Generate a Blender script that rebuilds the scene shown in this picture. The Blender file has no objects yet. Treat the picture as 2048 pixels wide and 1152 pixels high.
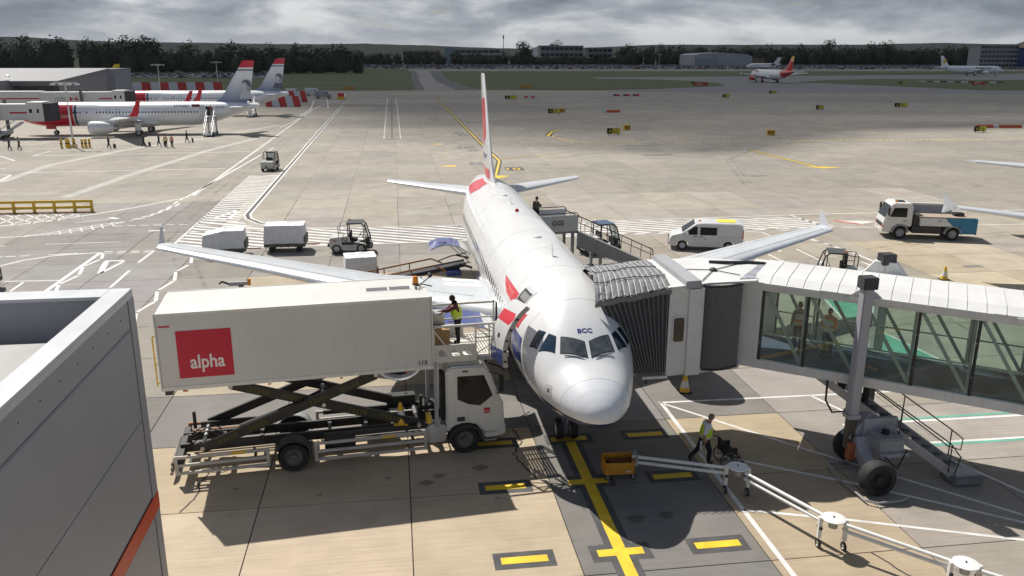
import bpy, bmesh, math, random
from mathutils import Vector, Matrix, Euler
from mathutils.bvhtree import BVHTree
random.seed(7)
R = math.radians
scene = bpy.context.scene
COL = scene.collection

# ------------------------------------------------------------------ camera, light, sky
CAM = Vector((-5.648, -21.28, 13.12)); YAW, PITCH, ROLL = .14004, .27612, .00335
fw = Vector((math.sin(YAW)*math.cos(PITCH), math.cos(YAW)*math.cos(PITCH), -math.sin(PITCH)))
rt = Vector((math.cos(YAW), -math.sin(YAW), 0)); up = rt.cross(fw)
rt, up = rt*math.cos(ROLL)+up*math.sin(ROLL), up*math.cos(ROLL)-rt*math.sin(ROLL)
cd = bpy.data.cameras.new('camera'); cd.sensor_width = 36; cd.lens = 1663.65/2048*36
cd.clip_start = .1; cd.clip_end = 60000
co = bpy.data.objects.new('camera', cd); COL.objects.link(co)
co.matrix_world = Matrix(((rt.x, up.x, -fw.x, CAM.x), (rt.y, up.y, -fw.y, CAM.y), (rt.z, up.z, -fw.z, CAM.z), (0, 0, 0, 1)))
scene.camera = co

SUN = Vector((-.40, .65, 1.0)).normalized()
EL = math.asin(SUN.z); AZ = math.atan2(SUN.x, SUN.y)
sl = bpy.data.lights.new('sun', 'SUN'); sl.energy = 5.0; sl.angle = R(.53); sl.color = (1, .955, .88)
so = bpy.data.objects.new('sun', sl); COL.objects.link(so)
so.rotation_euler = (-SUN).to_track_quat('-Z', 'Y').to_euler(); so.location = (-400, 650, 1000)

scene.view_settings.view_transform = 'Standard'; scene.view_settings.look = 'None'
scene.view_settings.gamma = 1; scene.view_settings.exposure = .24

W = bpy.data.worlds.new('World'); scene.world = W; W.use_nodes = True
def world():
    nt = W.node_tree; nt.nodes.clear(); N = nt.nodes.new; L = nt.links.new
    def mth(op, a, b=None, cl=False):
        n = N('ShaderNodeMath'); n.operation = op; n.use_clamp = cl
        for i, x in enumerate((a, b)):
            if x is None: continue
            if isinstance(x, (int, float)): n.inputs[i].default_value = x
            else: L(x, n.inputs[i])
        return n.outputs[0]
    sky = N('ShaderNodeTexSky'); sky.sky_type = 'NISHITA'; sky.sun_disc = False
    sky.sun_elevation = EL; sky.sun_rotation = AZ; sky.air_density = 1.2; sky.dust_density = 1.5
    tc = N('ShaderNodeTexCoord'); sep = N('ShaderNodeSeparateXYZ'); L(tc.outputs['Generated'], sep.inputs[0])
    z = mth('ADD', mth('MAXIMUM', sep.outputs[2], 0), .085)
    cv = N('ShaderNodeCombineXYZ'); L(mth('DIVIDE', sep.outputs[0], z), cv.inputs[0]); L(mth('DIVIDE', sep.outputs[1], z), cv.inputs[1])
    def noise(sc, det, off, dist=.3):
        mp = N('ShaderNodeMapping'); mp.inputs['Location'].default_value = off; mp.inputs['Scale'].default_value = (1, .9, 1)
        L(cv.outputs[0], mp.inputs['Vector'])
        n = N('ShaderNodeTexNoise'); n.inputs['Scale'].default_value = sc; n.inputs['Detail'].default_value = det
        n.inputs['Roughness'].default_value = .6; n.inputs['Distortion'].default_value = dist
        L(mp.outputs[0], n.inputs['Vector']); return n.outputs[0]
    cover = N('ShaderNodeValToRGB'); cover.color_ramp.elements[0].position = .52; cover.color_ramp.elements[1].position = .68
    thick = mth('MULTIPLY', mth('SUBTRACT', 1, mth('MULTIPLY', mth('MAXIMUM', sep.outputs[2], 0), 3), True), .36)   # decks overlap towards the horizon
    L(mth('ADD', noise(.5, 7, (3.1, 5.2, 0)), thick), cover.inputs[0])
    tone = N('ShaderNodeValToRGB'); e = tone.color_ramp.elements
    e[0].position = .36; e[0].color = (.33, .38, .45, 1); e[1].position = .61; e[1].color = (1.18, 1.19, 1.21, 1)
    m = e.new(.485); m.color = (.60, .66, .73, 1)
    mp3 = N('ShaderNodeMapping'); mp3.inputs['Scale'].default_value = (1, 1, 3.4); mp3.inputs['Location'].default_value = (2.3, .7, .35); L(tc.outputs['Generated'], mp3.inputs['Vector'])
    n3 = N('ShaderNodeTexNoise'); n3.inputs['Scale'].default_value = 6.5; n3.inputs['Detail'].default_value = 9; n3.inputs['Roughness'].default_value = .54; n3.inputs['Distortion'].default_value = .25
    L(mp3.outputs[0], n3.inputs['Vector']); L(n3.outputs[0], tone.inputs[0])
    # blue sky behind the clouds
    sb = N('ShaderNodeMix'); sb.data_type = 'RGBA'; sb.blend_type = 'MULTIPLY'; sb.inputs[0].default_value = 1
    L(sky.outputs[0], sb.inputs[6]); sb.inputs[7].default_value = (.105, .105, .105, 1)
    mx = N('ShaderNodeMix'); mx.data_type = 'RGBA'
    L(cover.outputs[0], mx.inputs[0]); L(sb.outputs[2], mx.inputs[6]); L(tone.outputs[0], mx.inputs[7])
    # pale band of distant cloud low over the horizon
    hz = mth('POWER', mth('SUBTRACT', 1, mth('MULTIPLY', mth('MAXIMUM', sep.outputs[2], 0), 16), True), 2.6)
    mh = N('ShaderNodeMix'); mh.data_type = 'RGBA'; L(mth('MULTIPLY', hz, .70), mh.inputs[0])
    L(mx.outputs[2], mh.inputs[6]); mh.inputs[7].default_value = (.92, .97, 1.0, 1)
    bg = N('ShaderNodeBackground'); L(mh.outputs[2], bg.inputs[0]); bg.inputs[1].default_value = .54
    out = N('ShaderNodeOutputWorld'); L(bg.outputs[0], out.inputs[0])
world()
scene.cycles.max_bounces = 6; scene.cycles.transparent_max_bounces = 16; scene.cycles.transmission_bounces = 6

# ------------------------------------------------------------------ materials
MATS = {}
def mat(name, col, rough=.5, metal=0, var=.08, sc=2.0, bump=0, spec=.5, coat=0, stretch=None, emit=0, world_co=False, alpha=1, streak=0):
    if name in MATS: return MATS[name]
    m = bpy.data.materials.new(name); m.use_nodes = True; nt = m.node_tree; N = nt.nodes.new; L = nt.links.new
    b = nt.nodes['Principled BSDF']
    b.inputs['Base Color'].default_value = (*col, 1); b.inputs['Roughness'].default_value = rough
    b.inputs['Metallic'].default_value = metal; b.inputs['Specular IOR Level'].default_value = spec
    if coat: b.inputs['Coat Weight'].default_value = coat; b.inputs['Coat Roughness'].default_value = .06
    if emit: b.inputs['Emission Color'].default_value = (*col, 1); b.inputs['Emission Strength'].default_value = emit
    if alpha < 1: b.inputs['Alpha'].default_value = alpha
    if var or bump:
        if world_co: src = N('ShaderNodeNewGeometry').outputs['Position']
        else: src = N('ShaderNodeTexCoord').outputs['Object']
        mp = N('ShaderNodeMapping'); L(src, mp.inputs[0])
        if stretch: mp.inputs['Scale'].default_value = stretch
        n = N('ShaderNodeTexNoise'); n.inputs['Scale'].default_value = sc; n.inputs['Detail'].default_value = 6; n.inputs['Roughness'].default_value = .62
        L(mp.outputs[0], n.inputs['Vector'])
        cr = N('ShaderNodeValToRGB'); cr.color_ramp.elements[0].position = .32; cr.color_ramp.elements[1].position = .68
        cr.color_ramp.elements[0].color = (*[c*(1-var) for c in col], 1); cr.color_ramp.elements[1].color = (*[min(1, c*(1+var*.6)) for c in col], 1)
        L(n.outputs[0], cr.inputs[0]); res = cr.outputs[0]
        if streak:   # rain-washed grime running down
            mp2 = N('ShaderNodeMapping'); mp2.inputs['Scale'].default_value = (5, 5, .35); L(src, mp2.inputs[0])
            n2 = N('ShaderNodeTexNoise'); n2.inputs['Scale'].default_value = 2.2; n2.inputs['Detail'].default_value = 5; L(mp2.outputs[0], n2.inputs['Vector'])
            c2 = N('ShaderNodeValToRGB'); c2.color_ramp.elements[0].position = .52; c2.color_ramp.elements[1].position = .8
            c2.color_ramp.elements[0].color = (1, 1, 1, 1); c2.color_ramp.elements[1].color = (1-streak, 1-streak, 1-streak*1.1, 1)
            L(n2.outputs[0], c2.inputs[0]); mm = N('ShaderNodeMix'); mm.data_type = 'RGBA'; mm.blend_type = 'MULTIPLY'; mm.inputs[0].default_value = 1
            L(res, mm.inputs[6]); L(c2.outputs[0], mm.inputs[7]); res = mm.outputs[2]
        L(res, b.inputs['Base Color'])
        rr = N('ShaderNodeMapRange'); rr.inputs[3].default_value = max(.02, rough-.08); rr.inputs[4].default_value = min(1, rough+.1)
        L(n.outputs[0], rr.inputs[0]); L(rr.outputs[0], b.inputs['Roughness'])
        if bump:
            bp = N('ShaderNodeBump'); bp.inputs['Strength'].default_value = bump; bp.inputs['Distance'].default_value = .02
            n3 = N('ShaderNodeTexNoise'); n3.inputs['Scale'].default_value = sc*6; n3.inputs['Detail'].default_value = 4; L(mp.outputs[0], n3.inputs['Vector'])
            L(n3.outputs[0], bp.inputs['Height']); L(bp.outputs[0], b.inputs['Normal'])
    MATS[name] = m; return m

def glass(name, col, rough=.03, alpha=.35, dirt_veil=.25):
    m = bpy.data.materials.new(name); m.use_nodes = True; nt = m.node_tree; nt.nodes.clear(); N = nt.nodes.new; L = nt.links.new
    gl = N('ShaderNodeBsdfGlossy'); gl.inputs['Roughness'].default_value = rough
    tr = N('ShaderNodeBsdfTransparent'); tr.inputs[0].default_value = (*col, 1)
    fr = N('ShaderNodeFresnel'); fr.inputs[0].default_value = 1.5
    m1 = N('ShaderNodeMixShader'); L(fr.outputs[0], m1.inputs[0]); L(tr.outputs[0], m1.inputs[1]); L(gl.outputs[0], m1.inputs[2])
    df = N('ShaderNodeBsdfDiffuse'); df.inputs[0].default_value = (.42, .52, .47, 1)  # pale green veil: some dirt, mostly reflected light put into the colour
    tc = N('ShaderNodeTexCoord'); n = N('ShaderNodeTexNoise'); n.inputs['Scale'].default_value = 1.4; n.inputs['Detail'].default_value = 5; L(tc.outputs['Object'], n.inputs['Vector'])
    mr = N('ShaderNodeMapRange'); mr.inputs[1].default_value = .35; mr.inputs[2].default_value = .75; mr.inputs[3].default_value = dirt_veil*.3; mr.inputs[4].default_value = dirt_veil
    L(n.outputs[0], mr.inputs[0])
    m2 = N('ShaderNodeMixShader'); L(mr.outputs[0], m2.inputs[0]); L(m1.outputs[0], m2.inputs[1]); L(df.outputs[0], m2.inputs[2])
    o = N('ShaderNodeOutputMaterial'); L(m2.outputs[0], o.inputs[0]); MATS[name] = m; return m

WHITE = mat('white_paint', (.64, .64, .63), .35, var=.04, coat=.2)
TRUCKW = mat('truck_white', (.68, .675, .62), .4, var=.06, streak=.16)
GREYP = mat('grey_paint', (.32, .33, .35), .45, var=.1)
LGREY = mat('light_grey_paint', (.52, .53, .55), .4, var=.06)
BLACK = mat('black_rubber', (.018, .018, .018), .75, var=.3)
DARK = mat('dark_metal', (.035, .035, .037), .55, var=.3, sc=5)
STEEL = mat('steel', (.45, .45, .45), .35, .8, var=.15)
YEL = mat('yellow_paint', (.72, .45, .03), .5, var=.12)
ORANGE = mat('orange_paint', (.62, .24, .02), .5, var=.2)
RED = mat('red_paint', (.58, .03, .04), .45, var=.08)
BLUE = mat('blue_paint', (.02, .16, .33), .4, var=.12)
NAVY = mat('navy_paint', (.012, .018, .075), .3, var=.05, coat=.3)
BEACON = mat('amber_lens', (.8, .25, .02), .2, var=0)
DGLASS = mat('dark_glass', (.008, .01, .012), .08, var=0, spec=.22)
RUSTY = mat('rusty_orange', (.34, .14, .035), .7, var=.4, sc=6)
TARP = mat('white_tarpaulin', (.70, .71, .73), .6, var=.1, sc=3, bump=.5, streak=.1)
ALU = mat('aluminium', (.6, .61, .62), .38, .7, var=.1)
SKIN = mat('skin', (.42, .24, .17), .6, var=.08); SKIND = mat('dark_skin', (.07, .035, .025), .55, var=.1)
HAIRG = mat('grey_hair', (.16, .15, .14), .8, var=.3, sc=30); HAIRB = mat('black_hair', (.012, .01, .01), .8, var=.3, sc=30)
HIVIS = mat('hivis_yellow', (.58, .75, .04), .6, var=.08, sc=8); HIVO = mat('hivis_orange', (.85, .19, .03), .6, var=.08, sc=8)
REFL = mat('reflective_band', (.62, .64, .62), .4, var=.05)
TROUS = mat('black_trousers', (.012, .012, .014), .8, var=.3, sc=8); SHIRT = mat('white_shirt', (.68, .68, .72), .75, var=.06, sc=8)
MAROON = mat('maroon_shirt', (.09, .012, .025), .75, var=.15, sc=8)
GREYC = mat('grey_clothes', (.13, .13, .14), .8, var=.2, sc=8)

# ------------------------------------------------------------------ mesh helpers
class MB:
    def __init__(s): s.v = []; s.f = []; s.m = []
    def add(s, vs, fs, mi=0, M=None):
        o = len(s.v)
        s.v += [tuple(M @ Vector(v)) for v in vs] if M else [tuple(v) for v in vs]
        s.f += [tuple(i+o for i in f) for f in fs]; s.m += [mi]*len(fs); return s
    def bx(s, x0, x1, y0, y1, z0, z1, mi=0, M=None):
        return s.add([(x0,y0,z0),(x1,y0,z0),(x1,y1,z0),(x0,y1,z0),(x0,y0,z1),(x1,y0,z1),(x1,y1,z1),(x0,y1,z1)],
                     [(3,2,1,0),(4,5,6,7),(0,1,5,4),(1,2,6,5),(2,3,7,6),(3,0,4,7)], mi, M)
    def bar(s, a, b, w, h=None, mi=0, upv=(0,0,1)):
        h = h or w; a = Vector(a); b = Vector(b); d = (b-a).normalized(); u = Vector(upv)
        if abs(d.dot(u)) > .98: u = Vector((0,1,0)) if abs(d.y) < .9 else Vector((1,0,0))
        x = d.cross(u).normalized()*w/2; y = x.cross(d).normalized()*h/2
        vs = [p+i*x+j*y for p in (a, b) for i, j in ((-1,-1),(1,-1),(1,1),(-1,1))]
        return s.add(vs, [(0,1,2,3),(7,6,5,4),(0,4,5,1),(1,5,6,2),(2,6,7,3),(3,7,4,0)], mi)
    def loft(s, rings, mi=0, caps=True, closed=True, M=None):
        n = len(rings[0]); vs = [p for r in rings for p in r]; fs = []
        for i in range(len(rings)-1):
            for j in range(n if closed else n-1):
                k = (j+1) % n; fs.append((i*n+j, i*n+k, (i+1)*n+k, (i+1)*n+j))
        if caps and closed: fs += [tuple(range(n-1, -1, -1)), tuple(range((len(rings)-1)*n, len(rings)*n))]
        return s.add(vs, fs, mi, M)
    def tube(s, pts, r, n=8, mi=0, caps=True):
        pts = [Vector(p) for p in pts]; rs = r if isinstance(r, (list, tuple)) else [r]*len(pts); rings = []; u = None
        for i, p in enumerate(pts):
            d = (pts[min(i+1, len(pts)-1)]-pts[max(i-1, 0)]).normalized()
            if u is None:
                u = Vector((0,0,1)) if abs(d.z) < .9 else Vector((1,0,0))
            x = d.cross(u).normalized(); u = x.cross(d).normalized()
            rings.append([p+rs[i]*(math.cos(2*math.pi*k/n)*x+math.sin(2*math.pi*k/n)*u) for k in range(n)])
        return s.loft(rings, mi, caps)
    def lathe(s, prof, c=(0,0,0), axis='z', n=20, mi=0, M=None, caps=True):
        rings = []
        for r, h in prof:
            ring = []
            for k in range(n):
                a = 2*math.pi*k/n; p, q = r*math.cos(a), r*math.sin(a)
                ring.append(Vector(c)+Vector({'z': (p, q, h), 'y': (p, h, q), 'x': (h, p, q)}[axis]))
            rings.append(ring)
        return s.loft(rings, mi, caps, M=M)
    def prism(s, poly, d0, d1, plane='xz', mi=0, M=None):
        f = {'xz': lambda a, b, d: (a, d, b), 'yz': lambda a, b, d: (d, a, b), 'xy': lambda a, b, d: (a, b, d)}[plane]
        return s.loft([[f(a, b, d0) for a, b in poly], [f(a, b, d1) for a, b in poly]], mi, True, True, M)
    def build(s, name, mats, parent=None, org=None, smooth=True, bevel=0, ang=35):
        me = bpy.data.meshes.new(name); vs = s.v
        if org is not None: vs = [(v[0]-org[0], v[1]-org[1], v[2]-org[2]) for v in vs]
        me.from_pydata(vs, [], s.f); mats = mats if isinstance(mats, (list, tuple)) else [mats]
        for m in mats: me.materials.append(m)
        me.polygons.foreach_set('material_index', s.m)
        bm = bmesh.new(); bm.from_mesh(me); bmesh.ops.recalc_face_normals(bm, faces=bm.faces)
        if bevel:
            ed = [e for e in bm.edges if len(e.link_faces) == 2 and e.calc_face_angle(0) > .6]
            bmesh.ops.bevel(bm, geom=ed, offset=bevel, segments=2, affect='EDGES', clamp_overlap=True)
        bm.to_mesh(me); bm.free()
        if smooth:
            me.polygons.foreach_set('use_smooth', [True]*len(me.polygons)); me.set_sharp_from_angle(angle=R(ang))
        me.update(); return link(name, me, parent)
def link(name, me, parent=None):
    o = bpy.data.objects.new(name, me); COL.objects.link(o)
    if parent is not None: o.parent = parent
    return o
def tag(o, label, cat, group=None):
    o['label'] = label; o['category'] = cat
    if group: o['group'] = group
    return o
def thing(name, label, cat, loc=(0,0,0), rz=0, group=None):
    o = link(name, None); o.empty_display_size = .3; o.location = loc; o.rotation_euler = (0, 0, rz); return tag(o, label, cat, group)
def struct(o): o['kind'] = 'structure'; return o
def copy_thing(src, loc=None, rz=None, label=None, group=None, mapm=None):
    def cp(o, par):
        c = o.copy(); COL.objects.link(c); c.parent = par
        for ch in list(o.children): cp(ch, c)
        return c
    c = cp(src, None)
    if loc is not None: c.location = loc
    if rz is not None: c.rotation_euler = (0, 0, rz)
    if label: c['label'] = label
    if group: c['group'] = group
    return c
def text(s, size, m, parent, loc, ax, ay, name='lettering', bold=0, align='LEFT', squash=1):
    """flat print: ax = reading direction, ay = up direction (vectors in the parent's frame)"""
    cu = bpy.data.curves.new(name, 'FONT'); cu.body = s; cu.size = size; cu.offset = bold; cu.align_x = align; cu.resolution_u = 3
    t = bpy.data.objects.new(name, cu); COL.objects.link(t)
    me = bpy.data.meshes.new_from_object(t.evaluated_get(bpy.context.evaluated_depsgraph_get()))
    bpy.data.objects.remove(t); bpy.data.curves.remove(cu)
    ax = Vector(ax).normalized(); ay = Vector(ay).normalized(); az = ax.cross(ay)
    me.transform(Matrix(((ax.x*squash, ay.x, az.x, loc[0]), (ax.y*squash, ay.y, az.y, loc[1]), (ax.z*squash, ay.z, az.z, loc[2]), (0,0,0,1))))
    me.materials.clear(); me.materials.append(m); me.name = name
    return link(name, me, parent)
def wheel(parent, c, r, w, axis='y', hub=STEEL, n=20, name='wheel'):
    m = MB(); h = w/2
    m.lathe([(r*.62, -h), (r*.92, -h), (r, -h*.6), (r, h*.6), (r*.92, h), (r*.62, h)], (0,0,0), axis, n, caps=False)
    o = m.build(name, BLACK, parent); o.location = c
    d = MB(); d.lathe([(r*.63, -h*.8), (r*.56, -h*.85), (r*.5, -h*.5), (r*.24, -h*.4), (r*.2, -h*.85), (.001, -h*.85)], (0,0,0), axis, n, caps=False)
    d.lathe([(r*.63, h*.8), (r*.56, h*.85), (r*.5, h*.5), (r*.24, h*.4), (r*.2, h*.85), (.001, h*.85)], (0,0,0), axis, n, caps=False)
    d.lathe([(r*.63, -h*.75), (r*.63, h*.75)], (0,0,0), axis, n, caps=False)
    d.build('hub', hub, o); return o

# ------------------------------------------------------------------ ground
def ground_mat(name, base=None, grid=False, var=.16):
    """concrete: slab colour from the object (or a given one), stains, brushed grain along X, tyre rubber"""
    m = bpy.data.materials.new(name); m.use_nodes = True; nt = m.node_tree; N = nt.nodes.new; L = nt.links.new; b = nt.nodes['Principled BSDF']
    pos = N('ShaderNodeNewGeometry').outputs['Position']
    def noi(sc, scale=(1,1,1), det=6, rough=.6, off=(0,0,0)):
        mp = N('ShaderNodeMapping'); mp.inputs['Scale'].default_value = scale; mp.inputs['Location'].default_value = off; L(pos, mp.inputs[0])
        n = N('ShaderNodeTexNoise'); n.inputs['Scale'].default_value = sc; n.inputs['Detail'].default_value = det; n.inputs['Roughness'].default_value = rough
        L(mp.outputs[0], n.inputs['Vector']); return n.outputs[0]
    def ramp(src, p0, c0, p1, c1):
        r = N('ShaderNodeValToRGB'); e = r.color_ramp.elements; e[0].position = p0; e[1].position = p1
        e[0].color = (c0, c0, c0, 1); e[1].color = (c1, c1, c1, 1); L(src, r.inputs[0]); return r.outputs[0]
    def mul(a, c):
        x = N('ShaderNodeMix'); x.data_type = 'RGBA'; x.blend_type = 'MULTIPLY'; x.inputs[0].default_value = 1; L(a, x.inputs[6]); L(c, x.inputs[7]); return x.outputs[2]
    if base is None: col = N('ShaderNodeObjectInfo').outputs['Color']
    else:
        c = N('ShaderNodeRGB'); c.outputs[0].default_value = (*base, 1); col = c.outputs[0]
    if grid:
        br = N('ShaderNodeTexBrick'); br.offset = 0; br.inputs['Scale'].default_value = 1; br.inputs['Brick Width'].default_value = 4.6; br.inputs['Row Height'].default_value = 4.57
        br.inputs['Mortar Size'].default_value = .022; br.inputs['Mortar Smooth'].default_value = 0
        br.inputs['Color1'].default_value = (1.04, 1.03, 1.0, 1); br.inputs['Color2'].default_value = (.86, .87, .88, 1); br.inputs['Mortar'].default_value = (.62, .6, .57, 1)
        mp = N('ShaderNodeMapping'); mp.inputs['Location'].default_value = (.85, 2.0, 0); L(pos, mp.inputs[0]); L(mp.outputs[0], br.inputs['Vector']); col = mul(col, br.outputs[0])
        # bays laid in different years: long bands
        col = mul(col, ramp(noi(.022, (.35, 1.3, 1), 2, .5, (4, 9, 0)), .42, .86, .58, 1.06))
    col = mul(col, ramp(noi(.5, det=7), .3, 1-var*1.25, .72, 1.07))
    col = mul(col, ramp(noi(3.5, (.12, 2.2, 1), 4), .3, .93, .7, 1.05))
    col = mul(col, ramp(noi(.16, (.5, 1, 1), 5, .55, (7, 3, 0)), .60, 1.0, .80, .74))
    col = mul(col, ramp(noi(1.9, det=3, off=(31, 8, 0)), .68, 1.0, .78, .70))
    col = mul(col, ramp(noi(7, (.05, 3, 1), 3, .7, (3, 1, 0)), .34, .9, .6, 1.03))
    L(col, b.inputs['Base Color']); b.inputs['Roughness'].default_value = .82; b.inputs['Specular IOR Level'].default_value = .3
    bp = N('ShaderNodeBump'); bp.inputs['Strength'].default_value = .25; bp.inputs['Distance'].default_value = .01; L(noi(22, (.25, 1, 1)), bp.inputs['Height']); L(bp.outputs[0], b.inputs['Normal'])
    MATS[name] = m; return m
SLABM = ground_mat('concrete_slab'); FARM = ground_mat('concrete_far', (.345, .316, .274), True)
FILL = mat('joint_filler', (.05, .045, .04), .9, var=.3)
apron = struct(MB().add([(-33.05,-12.05,-.03),(45.2,-12.05,-.03),(45.2,56.7,-.03),(-33.05,56.7,-.03)], [(0,1,2,3)]).build('apron', FILL, smooth=False))
# the apron beyond the slabs that can be told apart
def quad(x0, x1, y0, y1, z): return [(x0,y0,z),(x1,y0,z),(x1,y1,z),(x0,y1,z)]
m = MB()
for q in (quad(-170, 420, 56.7, 285, 0), quad(-170, -33.05, -40, 56.7, 0), quad(45.2, 420, -40, 56.7, 0), quad(-33.05, 45.2, -40, -12.05, 0)): m.add(q, [(0,1,2,3)])
m.build('apron_surface', FARM, apron, smooth=False)
XJ = [-33.05,-28.45,-23.85,-19.25,-14.65,-10.03,-5.53,-1.12,4.0,8.4,13,17.6,22.2,26.8,31.4,36,40.6,45.2]
YJ = [-12.05,-7.5,-2.92,1.66,6.12,10.7,15.3,19.9,24.5,29.1,33.7,38.3,42.9,47.5,52.1,56.7]
BEI, BEI2, GRY, GRY2 = (.445,.362,.255), (.37,.315,.24), (.20,.19,.175), (.26,.24,.214)
j = .017
for ix in range(len(XJ)-1):
    for iy in range(len(YJ)-1):
        x0, x1, y0, y1 = XJ[ix]+j, XJ[ix+1]-j, YJ[iy]+j, YJ[iy+1]-j; e = .012
        mb = MB().add([(x0,y0,-.03),(x1,y0,-.03),(x1,y1,-.03),(x0,y1,-.03),(x0,y0,-.004),(x1,y0,-.004),(x1,y1,-.004),(x0,y1,-.004),(x0+e,y0+e,0),(x1-e,y0+e,0),(x1-e,y1-e,0),(x0+e,y1-e,0)],
                      [(0,1,5,4),(1,2,6,5),(2,3,7,6),(3,0,4,7),(4,5,9,8),(5,6,10,9),(6,7,11,10),(7,4,8,11),(8,9,10,11)])
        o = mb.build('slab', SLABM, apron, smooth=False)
        cx, cy = (x0+x1)/2, (y0+y1)/2
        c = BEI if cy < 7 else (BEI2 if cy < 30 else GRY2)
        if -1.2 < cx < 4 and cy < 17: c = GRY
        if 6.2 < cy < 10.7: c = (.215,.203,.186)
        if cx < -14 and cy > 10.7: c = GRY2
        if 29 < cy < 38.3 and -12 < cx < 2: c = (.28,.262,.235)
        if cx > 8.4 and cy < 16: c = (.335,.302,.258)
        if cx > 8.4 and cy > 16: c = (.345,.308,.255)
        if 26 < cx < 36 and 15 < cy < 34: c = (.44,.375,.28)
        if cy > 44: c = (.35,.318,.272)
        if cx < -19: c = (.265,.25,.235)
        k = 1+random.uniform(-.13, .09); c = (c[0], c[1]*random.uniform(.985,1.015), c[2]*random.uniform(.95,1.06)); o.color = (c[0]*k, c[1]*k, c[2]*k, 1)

PW = mat('white_road_paint', (.64,.63,.61), .7, var=.22, sc=1.6, world_co=True); PY = mat('yellow_road_paint', (.75,.50,.02), .65, var=.2, sc=1.8, world_co=True)
PK = mat('black_road_paint', (.07,.07,.07), .8, var=.35, sc=2, world_co=True); PG = mat('green_road_paint', (.12,.36,.27), .7, var=.2, sc=1.2, world_co=True)
PFW = mat('faded_white_paint', (.56,.55,.52), .75, var=.25, sc=1, world_co=True); PR = mat('red_road_paint', (.55,.10,.08), .7, var=.2, world_co=True)
FADE = mat('weathered_patch', (.17,.165,.16), .85, var=.25, sc=1.5, world_co=True)
def strip(mb, pts, w, z=.004, mi=0):
    pts = [Vector((*p, z)) for p in pts]; L_, R_ = [], []
    for i, p in enumerate(pts):
        d = (pts[min(i+1, len(pts)-1)]-pts[max(i-1, 0)]).normalized(); n = Vector((-d.y, d.x, 0))*w/2; L_.append(p+n); R_.append(p-n)
    n = len(pts); mb.add(L_+R_, [(i, i+n, i+n+1, i+1) for i in range(n-1)], mi); return mb
def line(pts, w, m=None, z=.004, name='painted_line'): return strip(MB(), pts, w, z).build(name, m or PW, apron, smooth=False)
def rectm(x0, x1, y0, y1, m, z=.004, name='painted_mark'): return MB().add(quad(x0,x1,y0,y1,z), [(0,1,2,3)]).build(name, m, apron, smooth=False)
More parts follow.
